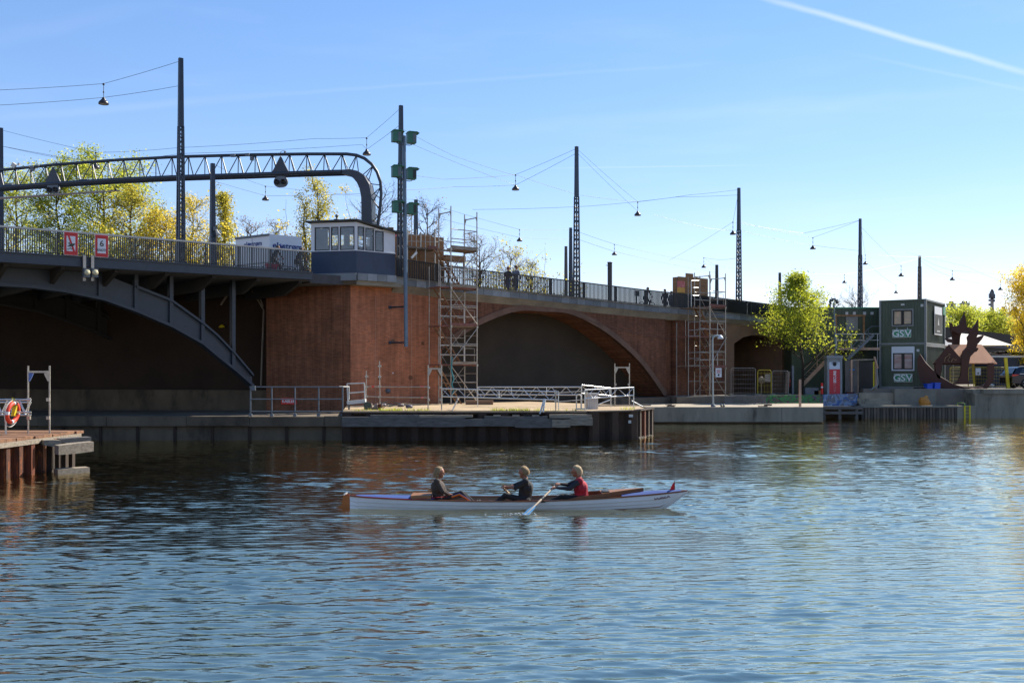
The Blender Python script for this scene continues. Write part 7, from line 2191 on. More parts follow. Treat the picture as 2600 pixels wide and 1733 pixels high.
for (x0_, y0_, y0b, Y0), (x1_, y1_, y1b, Y1), mt in (((149, 1131, 1154, 29.2), (238, 1121, 1145, 30.1), WOOD_OLD), ((147, 1192, 1208, 29.25), (228, 1186, 1204, 30.0), WOOD_OLD), ((112, 1117, 1130, 29.6), (155, 1117, 1132, 29.9), WOOD_OLD), ((155, 1114, 1124, 30.0), (232, 1109, 1119, 30.6), WOOD_GREY)):
    a0_, a1_, b0_, b1_ = at(x0_, y0_, Y0), at(x1_, y1_, Y1), at(x0_, y0b, Y0), at(x1_, y1b, Y1)
    for q in (a0_, a1_): pass
    md, me_ = a0_.lerp(a1_, 0.5) + Vector((0, 0, 0.01)), b0_.lerp(b1_, 0.5) - Vector((0, 0, 0.02))
    m = MB(); m.strip([a0_, md, a1_], [b0_, me_, b1_], (-0.28, 0.34, 0)); m.build('timber_beam', mt, LPR)
gate_frame('grey tube gate frame with one blue corner plate on the rusty pier', 71.5, 126, 928, 943.5, 30.9, ZL, GALV, True)
LT = thing('truss_railing', 'lattice guard rail carrying the life buoy on the rusty pier', 'railing', (-15.5, 30.6, ZL), 0, 'lattice guard rails on the piers')
for Y, ya, yb in ((30.4, 1014, 1046), (31.0, 1021, 1053)):
    A0, A1, B0, B1 = at(-70, ya, Y), at(79, ya, Y), at(-70, yb, Y), at(79, yb, Y)
    tubes(LT, 'chord', [(A0, A1), (B0, B1)], 0.027, ALU, 8)
    n = 10
    for i in range(n):
        a, b = (A0.lerp(A1, i / n), B0.lerp(B1, (i + 1) / n)) if i % 2 == 0 else (B0.lerp(B1, i / n), A0.lerp(A1, (i + 1) / n))
        m = MB(); m.tube(a, b, 0.016, 5); m.build('lattice_bar', ALU, LT)
for x in (15, -55):
    a = at(x, 1040, 30.5); m = MB(); m.tube((a.x, 30.5, ZL - 0.01), a, 0.03, 6); m.build('post', ALU, LT)
# life buoy
c = at(32, 1047, 30.25)
LB_ = thing('life_buoy', 'orange life buoy with white bands and rope hung on the lattice rail', 'life buoy', tuple(c), R(58))
fr = Matrix.Translation(c) @ Matrix.Rotation(R(86), 4, 'Z') @ Matrix.Rotation(R(8), 4, 'X')
ORG = M('orange buoy', '#d8432a', 0.55, var=0.12)
RR, rr = 0.29, 0.065
for k_ in range(4):
    pts = [Vector((RR * math.cos(R(a)), 0, RR * math.sin(R(a)))) for a in range(k_ * 90 + 8, k_ * 90 + 83, 12)]
    m = MB(fr); m.pipe(pts, rr, 10); m.build('buoy_segment', ORG, LB_)
    pts = [Vector((RR * math.cos(R(a)), 0, RR * math.sin(R(a)))) for a in (k_ * 90 - 9, k_ * 90, k_ * 90 + 9)]
    m = MB(fr); m.pipe(pts, rr * 1.03, 10); m.build('white_band', WHITES, LB_)
m = MB(fr); m.pipe([Vector(((RR + 0.09) * math.cos(R(a)), 0.02, (RR + 0.09) * math.sin(R(a)) - (0.06 if 200 < a < 340 else 0))) for a in range(0, 360, 20)], 0.012, 5, closed=True); m.build('grab_rope', WHITE_DIRTY, LB_)
m = MB(fr); m.pipe([(0, 0, RR), (0.02, 0, RR + 0.12), (-0.05, 0.05, RR + 0.16), (-0.08, 0.02, RR + 0.08), (0.06, 0, 0.1), (-0.04, 0, -0.1)], 0.016, 5); m.build('throw_line', YELLOW, LB_)
m = MB(fr); m.box((0.02, -0.05, -0.1), (0.12, 0.05, 0.22)); m.build('line_bag', YELLOW, LB_)

# ================================================================ people
SKIN = M('skin', '#925f47', 0.55, var=0.06)
HAIRS = {'blond': M('blond grey hair', '#846b48', 0.8, var=0.45, scale=20), 'white': M('white hair', '#a08a66', 0.8, var=0.2, scale=20), 'brown': M('brown hair', '#4a3626', 0.7, var=0.25, scale=20), 'red': M('auburn hair', '#7a4a30', 0.7, var=0.2, scale=20)}
CLOTH = lambda n, c: M(n, c, 0.85, var=0.18, scale=9, bump=0.15, bscale=40)


def person(label, joints, mats, voxel, pose_loc, rz, hair='brown', hair_long=0.0, gaze=(1, 0, 0), fingers=None, group=None, scale=1.0):
    """joints: list of (p, q, r1, r2, material index); the body is remeshed into one skin"""
    W_ = Matrix.Translation(Vector(pose_loc)) @ Matrix.Rotation(rz, 4, 'Z') @ Matrix.Scale(scale, 4)
    mb = MB()
    J = list(joints)
    for p, q, r1, r2, _ in J:
        mb.pipe([p, q], [r1, r2], 10); mb.ball(p, r1, 8); mb.ball(q, r2, 8)
    me = mb.mesh('tmp')
    o = bpy.data.objects.new('tmp', me); COL.objects.link(o)
    md = o.modifiers.new('r', 'REMESH'); md.mode = 'VOXEL'; md.voxel_size = voxel; md.use_smooth_shade = True
    sm = o.modifiers.new('s', 'SMOOTH'); sm.iterations = 3; sm.factor = 0.5
    dg = bpy.context.evaluated_depsgraph_get(); dg.update()
    body = bpy.data.meshes.new_from_object(o.evaluated_get(dg))
    bpy.data.objects.remove(o)
    body.name = 'body'
    body.materials.clear()
    for m_ in mats: body.materials.append(m_)
    n = len(body.polygons)
    cen = np.zeros(n * 3); body.polygons.foreach_get('center', cen); cen = cen.reshape(-1, 3)
    best = np.full(n, 1e9); idx = np.zeros(n, dtype=np.int32)
    for p, q, r1, r2, mi in J:
        p_, q_ = np.array(p, dtype=float), np.array(q, dtype=float); d = q_ - p_; L2 = max(1e-9, d.dot(d))
        t = np.clip(((cen - p_) @ d) / L2, 0, 1)
        dist = np.linalg.norm(cen - (p_ + t[:, None] * d), axis=1) - (r1 + (r2 - r1) * t)
        k = dist < best
        best[k] = dist[k]; idx[k] = mi
    body.polygons.foreach_set('material_index', idx)
    body.polygons.foreach_set('use_smooth', np.ones(n, dtype=bool))
    body.update()
    r = thing('person', label, 'person', pose_loc, rz, group)
    if scale != 1.0: body.transform(Matrix.Scale(scale, 4))
    link('body', body, None, r)
    # hair cap and face details on the head (last joint named head = first entry with index of skin and biggest radius)
    return r


def head_parts(c, g, k=1.0, mi=0):
    """head as overlapping volumes: skull, jaw, nose, ears; g = gaze (unit, horizontal-ish), returns joints"""
    c, g = Vector(c), Vector(g).normalized()
    s = g.cross(Vector((0, 0, 1))).normalized(); u = s.cross(g)
    J = [(c + u * 0.035 * k - g * 0.012 * k, c + u * 0.03 * k + g * 0.012 * k, 0.088 * k, 0.085 * k, mi),
         (c - u * 0.03 * k + g * 0.02 * k, c - u * 0.075 * k + g * 0.045 * k, 0.062 * k, 0.036 * k, mi),
         (c + g * 0.088 * k + u * 0.012 * k, c + g * 0.108 * k - u * 0.02 * k, 0.011 * k, 0.015 * k, mi),
         (c + g * 0.075 * k - u * 0.055 * k - s * 0.015 * k, c + g * 0.075 * k - u * 0.055 * k + s * 0.015 * k, 0.013 * k, 0.013 * k, mi)]
    for q in (-1, 1):
        J.append((c + s * q * 0.083 * k + u * 0.02 * k, c + s * q * 0.086 * k - u * 0.02 * k, 0.016 * k, 0.012 * k, mi))
    return J


def hair_mesh(parent, c, g, mat, k=1.0, long=0.0, name='hair'):
    c, g = Vector(c), Vector(g).normalized()
    s = g.cross(Vector((0, 0, 1))).normalized(); u = s.cross(g)
    mb = MB()
    n, mrow = 14, 8
    vs, fs = [], []
    for i in range(mrow + 1):
        th = math.pi * 0.62 * i / mrow
        for j in range(n):
            a = 2 * math.pi * j / n
            d = u * math.cos(th) + (g * math.cos(a) + s * math.sin(a)) * math.sin(th)
            face = max(0.0, math.cos(a))
            rad = 0.102 * k
            p = c + u * 0.03 * k - g * 0.012 * k + d * rad * (1 + 0.16 * noise.noise(Vector((d.x * 9, d.y * 9, d.z * 9))))
            if th > 0.95 and face > 0.25:                        # hairline above the face
                p = c + u * 0.03 * k - g * 0.012 * k + (u * math.cos(0.95) + (g * math.cos(a) + s * math.sin(a)) * math.sin(0.95)) * rad * 0.93
            elif long and th > 1.3:
                p = p - u * long * (th - 1.3) * (1 - face) - g * 0.015
            vs.append(p)
    for i in range(mrow):
        fs += [(i * n + j, i * n + (j + 1) % n, (i + 1) * n + (j + 1) % n, (i + 1) * n + j) for j in range(n)]
    mb.add(vs, fs, True)
    return link(name, mb.mesh(name, Matrix.Identity(4)), mat, parent)


def eyes(parent, c, g, k=1.0):
    c, g = Vector(c), Vector(g).normalized(); s = g.cross(Vector((0, 0, 1))).normalized(); u = s.cross(g)
    for q in (-1, 1):
        m = MB(); m.ball(c + g * 0.085 * k + s * q * 0.032 * k + u * 0.018 * k, 0.011 * k, 5); link('eye', m.mesh('eye', Matrix.Identity(4)), BLACK, parent)


def grip(wrist, H, axis, mi, r=0.0095, handle=0.02, side=1):
    """hand closed round a bar through H with direction axis, coming from wrist"""
    wrist, H, a = Vector(wrist), Vector(H), Vector(axis).normalized()
    d = (H - wrist); d -= a * d.dot(a); d.normalize()
    n = a.cross(d).normalized()
    if n.z < 0: n = -n
    J = [(wrist, H - d * 0.045 + n * 0.012, 0.028, 0.024, mi)]
    for i, off in enumerate((-0.034, -0.011, 0.012, 0.034)):
        L = (0.9, 1.0, 0.97, 0.8)[i]
        k0 = H - d * 0.045 + n * 0.014 + a * off
        k1 = H + n * (handle + r) - d * 0.004 + a * off
        k2 = H + d * (handle + r) * L + n * 0.004 + a * off
        k3 = H - n * (handle + r * 0.6) * L + d * 0.006 + a * off
        J += [(k0, k1, r * 1.25, r * 1.1, mi), (k1, k2, r * 1.1, r, mi), (k2, k3, r, r * 0.85, mi)]
    t0 = H - d * 0.05 - n * 0.004 - a * 0.036 * side
    t1 = H - d * 0.02 - n * (handle + r) - a * 0.03 * side
    t2 = H + d * 0.012 - n * (handle + r * 1.2) - a * 0.02 * side
    J += [(t0, t1, r * 1.35, r * 1.15, mi), (t1, t2, r * 1.15, r, mi)]
    return J


def relaxed_hand(wrist, d, palm_n, mi, r=0.0095):
    """open, slightly curled hand: d along the fingers, palm_n out of the palm"""
    w, d, pn = Vector(wrist), Vector(d).normalized(), Vector(palm_n).normalized()
    s = d.cross(pn).normalized()
    J = [(w, w + d * 0.07, 0.026, 0.03, mi), (w + s * 0.02 + d * 0.03, w + s * 0.022 + d * 0.08, 0.016, 0.016, mi), (w - s * 0.02 + d * 0.03, w - s * 0.022 + d * 0.08, 0.016, 0.016, mi)]
    for i, off in enumerate((-0.03, -0.01, 0.011, 0.031)):
        L = (0.075, 0.085, 0.08, 0.062)[i]
        k0 = w + d * 0.085 + s * off; k1 = k0 + d * L * 0.5 + pn * 0.008; k2 = k1 + d * L * 0.36 + pn * 0.03
        J += [(k0, k1, r, r * 0.95, mi), (k1, k2, r * 0.95, r * 0.8, mi)]
    t0 = w + d * 0.025 - s * 0.03; t1 = t0 + d * 0.035 - s * 0.02 + pn * 0.012; t2 = t1 + d * 0.03 + pn * 0.01
    J += [(t0, t1, r * 1.3, r * 1.1, mi), (t1, t2, r * 1.1, r * 0.9, mi)]
    return J


# ---------------------------------------------------------------- rowing boat
BX, BY = 0.158, 22.2
FBT = Matrix.Translation(Vector((BX, BY, 0)))
s114 = FPX / BY
bx_ = lambda px_: (px_ - 1300) / s114 - BX
bz_ = lambda py_, Y=BY: HC - (py_ - YH) * Y / FPX
BOAT = thing('rowing_boat', 'long white clinker rowing boat with three people and blue covers', 'rowing boat', (BX, BY, 0))
BWHITE = M('off white boat paint', '#e6e5df', 0.45, var=0.05)
VARN = M('varnished mahogany', '#6d3a1c', 0.3, col2='#562b14', scale=2, stretch=(1, 6, 6))
VARN_L = M('pale varnished pine', '#94663a', 0.45, col2='#7a5230', scale=2, stretch=(1, 6, 6))
XS, XE = bx_(889), bx_(1746)
NST = 36
xsn = [XS + (XE - XS) * i / NST for i in range(NST + 1)]


def sheer(x):
    q = (x - XS) / (XE - XS)
    return 0.205 + 0.07 * max(0, (0.42 - q) / 0.42) ** 1.7 + 0.185 * max(0, (q - 0.48) / 0.52) ** 1.8


def keel(x):
    xb = bx_(1672)
    if x > xb: return -0.06 + (sheer(XE) + 0.06 - 0.004) * ((x - xb) / (XE - xb)) ** 1.15
    return -0.12 + 0.06 * max(0, (x - bx_(1450)) / (xb - bx_(1450)))


def halfb(x):
    q = (x - XS) / (XE - XS)
    return 0.42 * max(0.0, (math.sin(math.pi * min(1, max(0, q)) ** 0.92)) ** 0.62) + 0.012


def section(x, k, n=5):
    """point on the hull for strake level k of n (0 keel, n sheer)"""
    f = k / n
    z = keel(x) + (sheer(x) - keel(x)) * (f ** 1.25)
    b = halfb(x) * (f ** 0.5)
    q = (x - XS) / (XE - XS)
    ends = min(1.0, min(q, 1 - q) * 6)
    b = b * (ends + (1 - ends) * (f ** 0.6))
    return b, z


for sd in (-1, 1):
    for k in range(5):
        A_, B_ = [], []
        for x in xsn:
            b0, z0 = section(x, k); b1, z1 = section(x, k + 1)
            A_.append(Vector((x, sd * (b1 + 0.000), z1))); B_.append(Vector((x, sd * (b0 + (0.024 if k else 0.0)), z0 - (0.014 if k else 0))))
        m = MB(FBT); m.strip(A_, B_, (0, -sd * 0.009, 0)); m.build('strake', BWHITE, BOAT)
    m = MB(FBT); m.strip([(x, sd * (section(x, 5)[0] - 0.02), section(x, 5)[1] - 0.005) for x in xsn[1:-1]], [(x, sd * max(0.002, section(x, 1)[0] - 0.02), section(x, 1)[1]) for x in xsn[1:-1]], (0, -sd * 0.006, 0)); m.build('inner_lining', VARN_L, BOAT)
    m = MB(FBT); m.strip([(x, sd * (section(x, 5)[0] + 0.016), sheer(x) + 0.016) for x in xsn], [(x, sd * (section(x, 5)[0] + 0.016), sheer(x) - 0.012) for x in xsn], (0, -sd * 0.045, 0)); m.build('gunwale', VARN, BOAT)
    # washboards of the fore cockpit
    ws = [(bx_(px_), h) for px_, h in ((1440, 0.005), (1470, 0.06), (1520, 0.085), (1580, 0.1), (1634, 0.125))]
    m = MB(FBT)
    m.strip([(x, sd * max(0.0, halfb(x) * (0.97 if i < 3 else (0.62 if i == 3 else 0.02))), sheer(x) + h + 0.01) for i, (x, h) in enumerate(ws)], [(x, sd * max(0.0, halfb(x) * (0.97 if i < 3 else (0.62 if i == 3 else 0.02))), sheer(x) - 0.01) for i, (x, h) in enumerate(ws)], (0, -sd * 0.012, 0)); m.build('washboard', VARN, BOAT)
m = MB(FBT); m.strip([(x, -0.02, keel(x) + 0.02) for x in xsn], [(x, -0.02, keel(x) - 0.035) for x in xsn], (0, 0.04, 0)); m.build('keel', BWHITE, BOAT)
m = MB(FBT); xs2 = [x for x in xsn if bx_(905) < x < bx_(1700)]; m.strip([(x, -halfb(x) * 0.62, keel(x) + 0.1) for x in xs2], [(x, halfb(x) * 0.62, keel(x) + 0.1) for x in xs2], (0, 0, -0.01)); m.build('floor_boards', VARN_L, BOAT)
CANV = M('blue canvas cover', '#183a78', 0.85, col2='#20447f', scale=2.5, bump=0.2, bscale=8)
for nm, p0_, p1_, hump in (('stern_cover', 905, 1050, 0.02), ('bow_cover', 1575, 1728, 0.045)):
    xx = lins(bx_(p0_), bx_(p1_), 10)
    m = MB(FBT); vs, fs = [], []
    for x in xx:
        b = section(x, 5)[0]
        for j in range(5):
            q = -1 + j / 2; vs.append((x, b * q * 0.99, sheer(x) + 0.02 + hump * (1 - q * q) * min(1, b * 5)))
    for i in range(10): fs += [(i * 5 + j, i * 5 + j + 1, (i + 1) * 5 + j + 1, (i + 1) * 5 + j) for j in range(4)]
    m.add(vs, fs, True); m.build(nm, CANV, BOAT)
m = MB(FBT); m.box((bx_(1046), -0.3, sheer(bx_(1046)) + 0.01), (bx_(1097), 0.25, sheer(bx_(1046)) + 0.085)); m.build('cox_backrest', VARN_L, BOAT)
m = MB(FBT); m.box((bx_(1043), -0.31, sheer(bx_(1046)) - 0.03), (bx_(1104), 0.26, sheer(bx_(1046)) + 0.01)); m.build('backrest_base', CANV, BOAT)
for px_ in (1125, 1328, 1476):
    x = bx_(px_); m = MB(FBT); m.box((x - 0.13, -halfb(x) * 0.66, 0.07), (x + 0.13, halfb(x) * 0.66, 0.1)); m.build('seat', VARN_L, BOAT)
for px_ in (1225, 1290, 1400):
    x = bx_(px_); m = MB(FBT); m.box((x - 0.02, -halfb(x) * 0.72, 0.08), (x + 0.02, halfb(x) * 0.72, 0.13)); m.build('thwart', VARN_L, BOAT)
m = MB(FBT); m.box((bx_(1528), -0.22, sheer(2) + 0.09), (bx_(1545), 0.1, sheer(2) + 0.13)); m.build('cleat', BLACK, BOAT)
m = MB(FBT); m.prism([(bx_(1525), -0.3, sheer(2.0) + 0.085), (bx_(1634), -0.01, sheer(2.8) + 0.13), (bx_(1634), 0.01, sheer(2.8) + 0.13), (bx_(1525), 0.3, sheer(2.0) + 0.085)], (0, 0, 0.012)); m.build('fore_deck', VARN_L, BOAT)
m = MB(FBT); rud = [(872, 1254), (887, 1254), (889, 1300), (870, 1299), (866, 1292), (853, 1290), (862, 1284), (868, 1280)]
m.prism([(bx_(a), -0.014, bz_(b)) for a, b in rud], (0, 0.028, 0)); m.build('rudder', M('rudder orange wood', '#a4591c', 0.4, var=0.15), BOAT)
m = MB(FBT); m.bar((bx_(878), -0.2, bz_(1252)), (bx_(878), 0.2, bz_(1252)), 0.03, 0.025); m.build('rudder_yoke', ALU, BOAT)
m = MB(FBT); m.pipe([(bx_(880), -0.18, bz_(1252)), (bx_(930), -0.3, bz_(1256)), (bx_(1050), -0.4, bz_(1262)), (bx_(1138), -0.16, bz_(1257))], 0.006, 4); m.build('rudder_line', RED, BOAT)
m = MB(FBT); m.tube((bx_(1713), 0, sheer(3.4) + 0.0), (bx_(1713), 0, bz_(1219)), 0.008, 6); m.build('flag_pole', VARN, BOAT)
m = MB(FBT); fl = [(1713, 1222), (1708, 1228), (1702, 1239), (1697, 1249)]; fl2 = [(1713, 1244), (1710, 1247), (1704, 1251), (1699, 1255)]
m.strip([(bx_(a), 0.015 * math.sin(i * 2), bz_(b)) for i, (a, b) in enumerate(fl)], [(bx_(a), -0.01 + 0.02 * math.sin(i * 2), bz_(b)) for i, (a, b) in enumerate(fl2)], (0, 0.004, 0)); m.build('pennant', M('red flag cloth', '#d3161c', 0.7), BOAT)
# name on the bow, letter by letter along the planking
for i, ch in enumerate('DUMEX'):
    x = bx_(1662 + i * 8); k = 4.1
    b, z = section(x, k); b2 = section(x + 0.05, k)[0]
    fr = FBT @ Matrix.Translation(Vector((x, -b - 0.02, z + 0.005))) @ Matrix.Rotation(math.atan2(b - b2, 0.05), 4, 'Z') @ Matrix.Rotation(R(-14), 4, 'X') @ Matrix.Rotation(R(-7), 4, 'Y')
    put_text(ch, 0.105, M('dark red lettering', '#5a1c1a', 0.5) if i == 0 else bpy.data.materials['dark red lettering'], BOAT, fr, (0, 0, 0), bold=0.003, name='letter')

# oars
def oar(label, handle, lock, blade, name='oar'):
    h, l, b = Vector(handle), Vector(lock), Vector(blade)
    d = (b - h).normalized()
    r = thing(name, label, 'oar', tuple(FBT @ l))
    m = MB(FBT); m.pipe([h, h + d * 0.3, l, b - d * 0.35, b], [0.017, 0.02, 0.027, 0.022, 0.014], 8); m.build('shaft', VARN_L if False else M('pale oar shaft', '#b9a184', 0.45, var=0.1), r)
    s = d.cross(Vector((0, 0, 1))).normalized()
    m = MB(FBT); A_ = [b - d * 0.38, b - d * 0.2, b + d * 0.02]; w_ = [0.03, 0.075, 0.08]
    m.strip([p + s * w for p, w in zip(A_, w_)], [p - s * w for p, w in zip(A_, w_)], (0, 0, 0.012)); m.build('blade', M('sky blue blade', '#5f94b8', 0.4), r)
    m = MB(FBT); m.tube(l - d * 0.05, l + d * 0.05, 0.034, 10); m.build('collar', BLACK, r)
    rl = MB(FBT); rl.tube(l - Vector((0, 0, 0.1)), l + Vector((0, 0, 0.03)), 0.012); rl.box((l.x - 0.05, l.y - 0.02, l.z - 0.1), (l.x + 0.05, l.y + 0.02, l.z - 0.085))
    rl.build('rowlock', BLACK, r)
    return d


hA, lA, bA = Vector((bx_(1415), 0.05, bz_(1228))), Vector((bx_(1377), -0.43, bz_(1257))), None
dA = (lA - hA).normalized(); kA = (0.0 - hA.z) / dA.z; bA = hA + dA * (kA + 0.02)
# stretch the outboard part: the blade dips where the line meets the water
dO = oar('long oar with pale blue blade dipping beside the white hull', hA, lA, bA)
hB, lB = Vector((bx_(1276), -0.12, bz_(1234))), Vector((bx_(1293), 0.44, bz_(1259)))
dB = (lB - hB).normalized(); kB = (0.0 - hB.z) / dB.z
oar('far side oar held by the rower in black', hB, lB, hB + dB * (kB + 0.02))

# foam where the blade dips
m = MB()
for i in range(60):
    a = rg.gauss(0, 0.26); b = rg.gauss(0, 0.09)
    c = FBT @ bA + Vector((a - 0.1, b, 0.01)); c.z = 0.012
    m.ball(c, rg.uniform(0.004, 0.012), 4, (1.6, 1, 0.6))
tag(m.build('foam', M('white foam', '#dfe6e8', 0.4), base=FBT @ bA), 'white foam round the dipping oar blade', 'foam', kind='stuff')

# the three people in the boat (boat coordinates)
def seated(label, hip, chest, neck, head, gaze, kneeL, kneeR, footL, footR, shL, shR, elL, elR, wrL, wrR, mats, idx, hands, hair, long=0.0, group='crew of the rowing boat'):
    """idx: material index for torso, sleeve, forearm, leg, shoe"""
    V = Vector
    hip, chest, neck, head = V(hip), V(chest), V(neck), V(head)
    J = [(hip + V((0, -0.08, 0)), hip + V((0, 0.08, 0)), 0.135, 0.135, idx['leg']), (hip + V((0, 0, 0.05)), chest, 0.155, 0.165, idx['torso']),
         (chest + V((0, -0.06, 0.0)), chest + V((0, 0.06, 0.0)), 0.155, 0.155, idx['torso']), (chest, neck - V((0, 0, 0.06)), 0.145, 0.085, idx['torso']),
         (V(shL), V(shR), 0.078, 0.078, idx['torso']), (neck - V((0, 0, 0.06)), neck + V((0, 0, 0.05)), 0.055, 0.05, 0), (neck, head - V((0, 0, 0.06)), 0.05, 0.05, 0)]
    J += head_parts(head, gaze, 1.08)
    for sh, el, wr in ((shL, elL, wrL), (shR, elR, wrR)):
        J += [(V(sh), V(el), 0.064, 0.052, idx['sleeve']), (V(el), V(wr), 0.047, 0.029, idx['fore'])]
    for sgn, kn, ft in ((1, kneeL, footL), (-1, kneeR, footR)):
        J += [(hip + V((0, 0.09 * sgn, 0)), V(kn), 0.088, 0.058, idx['leg']), (V(kn), V(ft), 0.055, 0.038, idx['leg'])]
        toe = V(ft) + (V(gaze) * 0.12 + V((0, 0, 0.04)))
        J += [(V(ft), toe, 0.04, 0.034, idx['shoe'])]
    J += hands
    r = person(label, J, mats, 0.011, (BX, BY, 0), 0.0, group=group)
    hair_mesh(r, head, gaze, HAIRS[hair], 1.12, long)
    eyes(r, head, gaze)
    return r


P_ = lambda px_, py_, y: (bx_(px_), y, bz_(py_, BY + y))
CLO = {'black': CLOTH('black cloth', '#16171b'), 'dark': CLOTH('dark navy cloth', '#1d2028'), 'brown': CLOTH('dark brown jacket', '#3b3029'), 'red': CLOTH('red vest cloth', '#9c1f2e'), 'shoe': BLACK, 'purple': CLOTH('purple striped leggings', '#2c2240'), 'pink': CLOTH('pink bag cloth', '#d81f4a'), 'grey': CLOTH('grey cloth', '#6a6f78'), 'blue': CLOTH('blue cloth', '#2f4a72')}
# cox, facing the bow
wl, wr = P_(1140, 1255, -0.14), P_(1146, 1258, 0.1)
lineH = Vector(P_(1148, 1257, -0.14)); lineK = Vector(P_(1153, 1259, 0.1))
cox = seated('person in brown jacket steering at the stern, knees drawn up', P_(1117, 1268, 0), P_(1112, 1236, 0), P_(1112, 1216, 0), P_(1116, 1200, 0), (1, -0.05, -0.03),
       P_(1178, 1254, 0.12), P_(1172, 1251, -0.12), P_(1203, 1275, 0.1), P_(1198, 1276, -0.1), P_(1111, 1222, -0.18), P_(1111, 1222, 0.18), P_(1126, 1247, -0.24), P_(1128, 1247, 0.22), wl, wr,
       [SKIN, CLO['brown'], CLO['black'], CLO['shoe']], {'torso': 1, 'sleeve': 1, 'fore': 1, 'leg': 2, 'shoe': 3}, grip(wl, lineH, (0.3, -1, 0.1), 0, handle=0.01) + grip(wr, lineK, (0.3, 1, 0.1), 0, handle=0.01, side=-1), 'blond', 0.14)
for i, (c_, off) in enumerate((('#d8481f', 0.0), ('#c9a21e', 0.018), ('#5a3a8a', 0.034))):
    m = MB(FBT); k_ = P_(1172, 1251, -0.12); m.pipe([Vector(P_(1148, 1262, -0.205 + 0.004 * i)) + Vector((0, 0, off)), Vector((k_[0] - 0.04, -0.19 + 0.004 * i, k_[2] - 0.03 + off)), Vector(P_(1192, 1270, -0.155)) + Vector((0.01 * i, 0, off * 0.5))], 0.009, 5)
    m.build('legging_stripe', M('legging stripe ' + str(i), c_, 0.8), cox)
# rower in black, facing the stern
hax = dB
H1_, H2_ = hB + hax * 0.06, hB + hax * 0.34
H1_, H2_ = hB + hax * 0.03, hB + hax * 0.2
w1, w2 = H1_ + Vector((0.085, -0.02, 0.015)), H2_ + Vector((0.085, 0.02, 0.02))
r2 = seated('rower in black shirt with bare forearms pulling the far side oar', P_(1332, 1270, 0), P_(1336, 1236, 0), P_(1334, 1216, 0), P_(1329, 1199, 0), (-1, 0.05, -0.05),
       P_(1286, 1258, 0.12), P_(1283, 1256, -0.12), P_(1258, 1276, 0.1), P_(1256, 1277, -0.1), P_(1334, 1222, 0.18), P_(1334, 1222, -0.19), P_(1306, 1232, 0.17), P_(1309, 1238, -0.22), tuple(w2), tuple(w1),
       [SKIN, CLO['black'], CLO['black'], CLO['shoe']], {'torso': 1, 'sleeve': 1, 'fore': 0, 'leg': 2, 'shoe': 3}, grip(w1, H1_, hax, 0) + grip(w2, H2_, hax, 0, side=-1), 'blond', 0.06)
# rower in red vest
H1_, H2_ = hA + dA * 0.04, hA + dA * 0.22
w1, w2 = H1_ + Vector((0.085, 0.02, 0.015)), H2_ + Vector((0.085, -0.02, 0.02))
r3 = seated('rower in red vest and dark sleeves pulling the near oar', P_(1477, 1267, 0), P_(1474, 1236, 0), P_(1471, 1214, 0), P_(1463, 1197, 0), (-1, -0.05, -0.05),
       P_(1428, 1260, 0.12), P_(1426, 1260, -0.12), P_(1388, 1276, 0.1), P_(1386, 1277, -0.1), P_(1471, 1220, 0.18), P_(1471, 1220, -0.18), P_(1443, 1230, 0.18), P_(1444, 1240, -0.24), tuple(w1), tuple(w2),
       [SKIN, CLO['red'], CLO['dark'], CLO['black'], CLO['shoe']], {'torso': 1, 'sleeve': 2, 'fore': 2, 'leg': 3, 'shoe': 4}, grip(w1, H1_, dA, 0, side=-1) + grip(w2, H2_, dA, 0), 'white', 0.1)


# ---------------------------------------------------------------- people on the bridge
def standing(label, x, ytop, v, rz, mats, hair, stride=0.12, group='people walking on the bridge', height=1.76, arms=0.05):
    """upright walker; local x is forward"""
    t = T(x, v); z0 = dz(t) - 0.05
    V = Vector; k = height / 1.76
    J = [(V((0, -0.08, 0.93)), V((0, 0.08, 0.93)), 0.12, 0.12, 2), (V((0, 0, 0.95)), V((0.01, 0, 1.28)), 0.13, 0.145, 1), (V((0, -0.07, 1.3)), V((0, 0.07, 1.3)), 0.125, 0.125, 1), (V((0, 0, 1.32)), V((0, 0, 1.48)), 0.11, 0.06, 1), (V((0, -0.19, 1.42)), V((0, 0.19, 1.42)), 0.06, 0.06, 1), (V((0, 0, 1.46)), V((0.02, 0, 1.58)), 0.052, 0.05, 0)]
    head = V((0.025, 0, 1.655)); J += head_parts(head, (1, 0, 0))
    for s in (-1, 1):
        f = s * stride
        J += [(V((0, 0.09 * s, 0.92)), V((f * 0.6 + 0.02, 0.1 * s, 0.5)), 0.09, 0.06, 2), (V((f * 0.6 + 0.02, 0.1 * s, 0.5)), V((f * 1.1 - 0.02, 0.1 * s, 0.09)), 0.058, 0.04, 2), (V((f * 1.1 - 0.03, 0.1 * s, 0.045)), V((f * 1.1 + 0.17, 0.11 * s, 0.04)), 0.045, 0.038, 3)]
        el = V((-f * 0.5, 0.25 * s, 1.13)); wr = V((-f * 0.5 + arms + 0.06, 0.26 * s, 0.88))
        J += [(V((0, 0.2 * s, 1.41)), el, 0.055, 0.045, 1), (el, wr, 0.042, 0.028, 1)] + relaxed_hand(wr, (0.2, 0, -1), (0.3, -s, 0), 0, 0.011)
    if k != 1: J = [(p * k, q * k, a * k, b * k, m_) for p, q, a, b, m_ in J]
    r = person(label, J, mats, 0.018, tuple(bpos(t, v, z0)), rz, group=group)
    hair_mesh(r, head * k, (1, 0, 0), HAIRS[hair], k)
    eyes(r, head * k, (1, 0, 0), k)
    return r


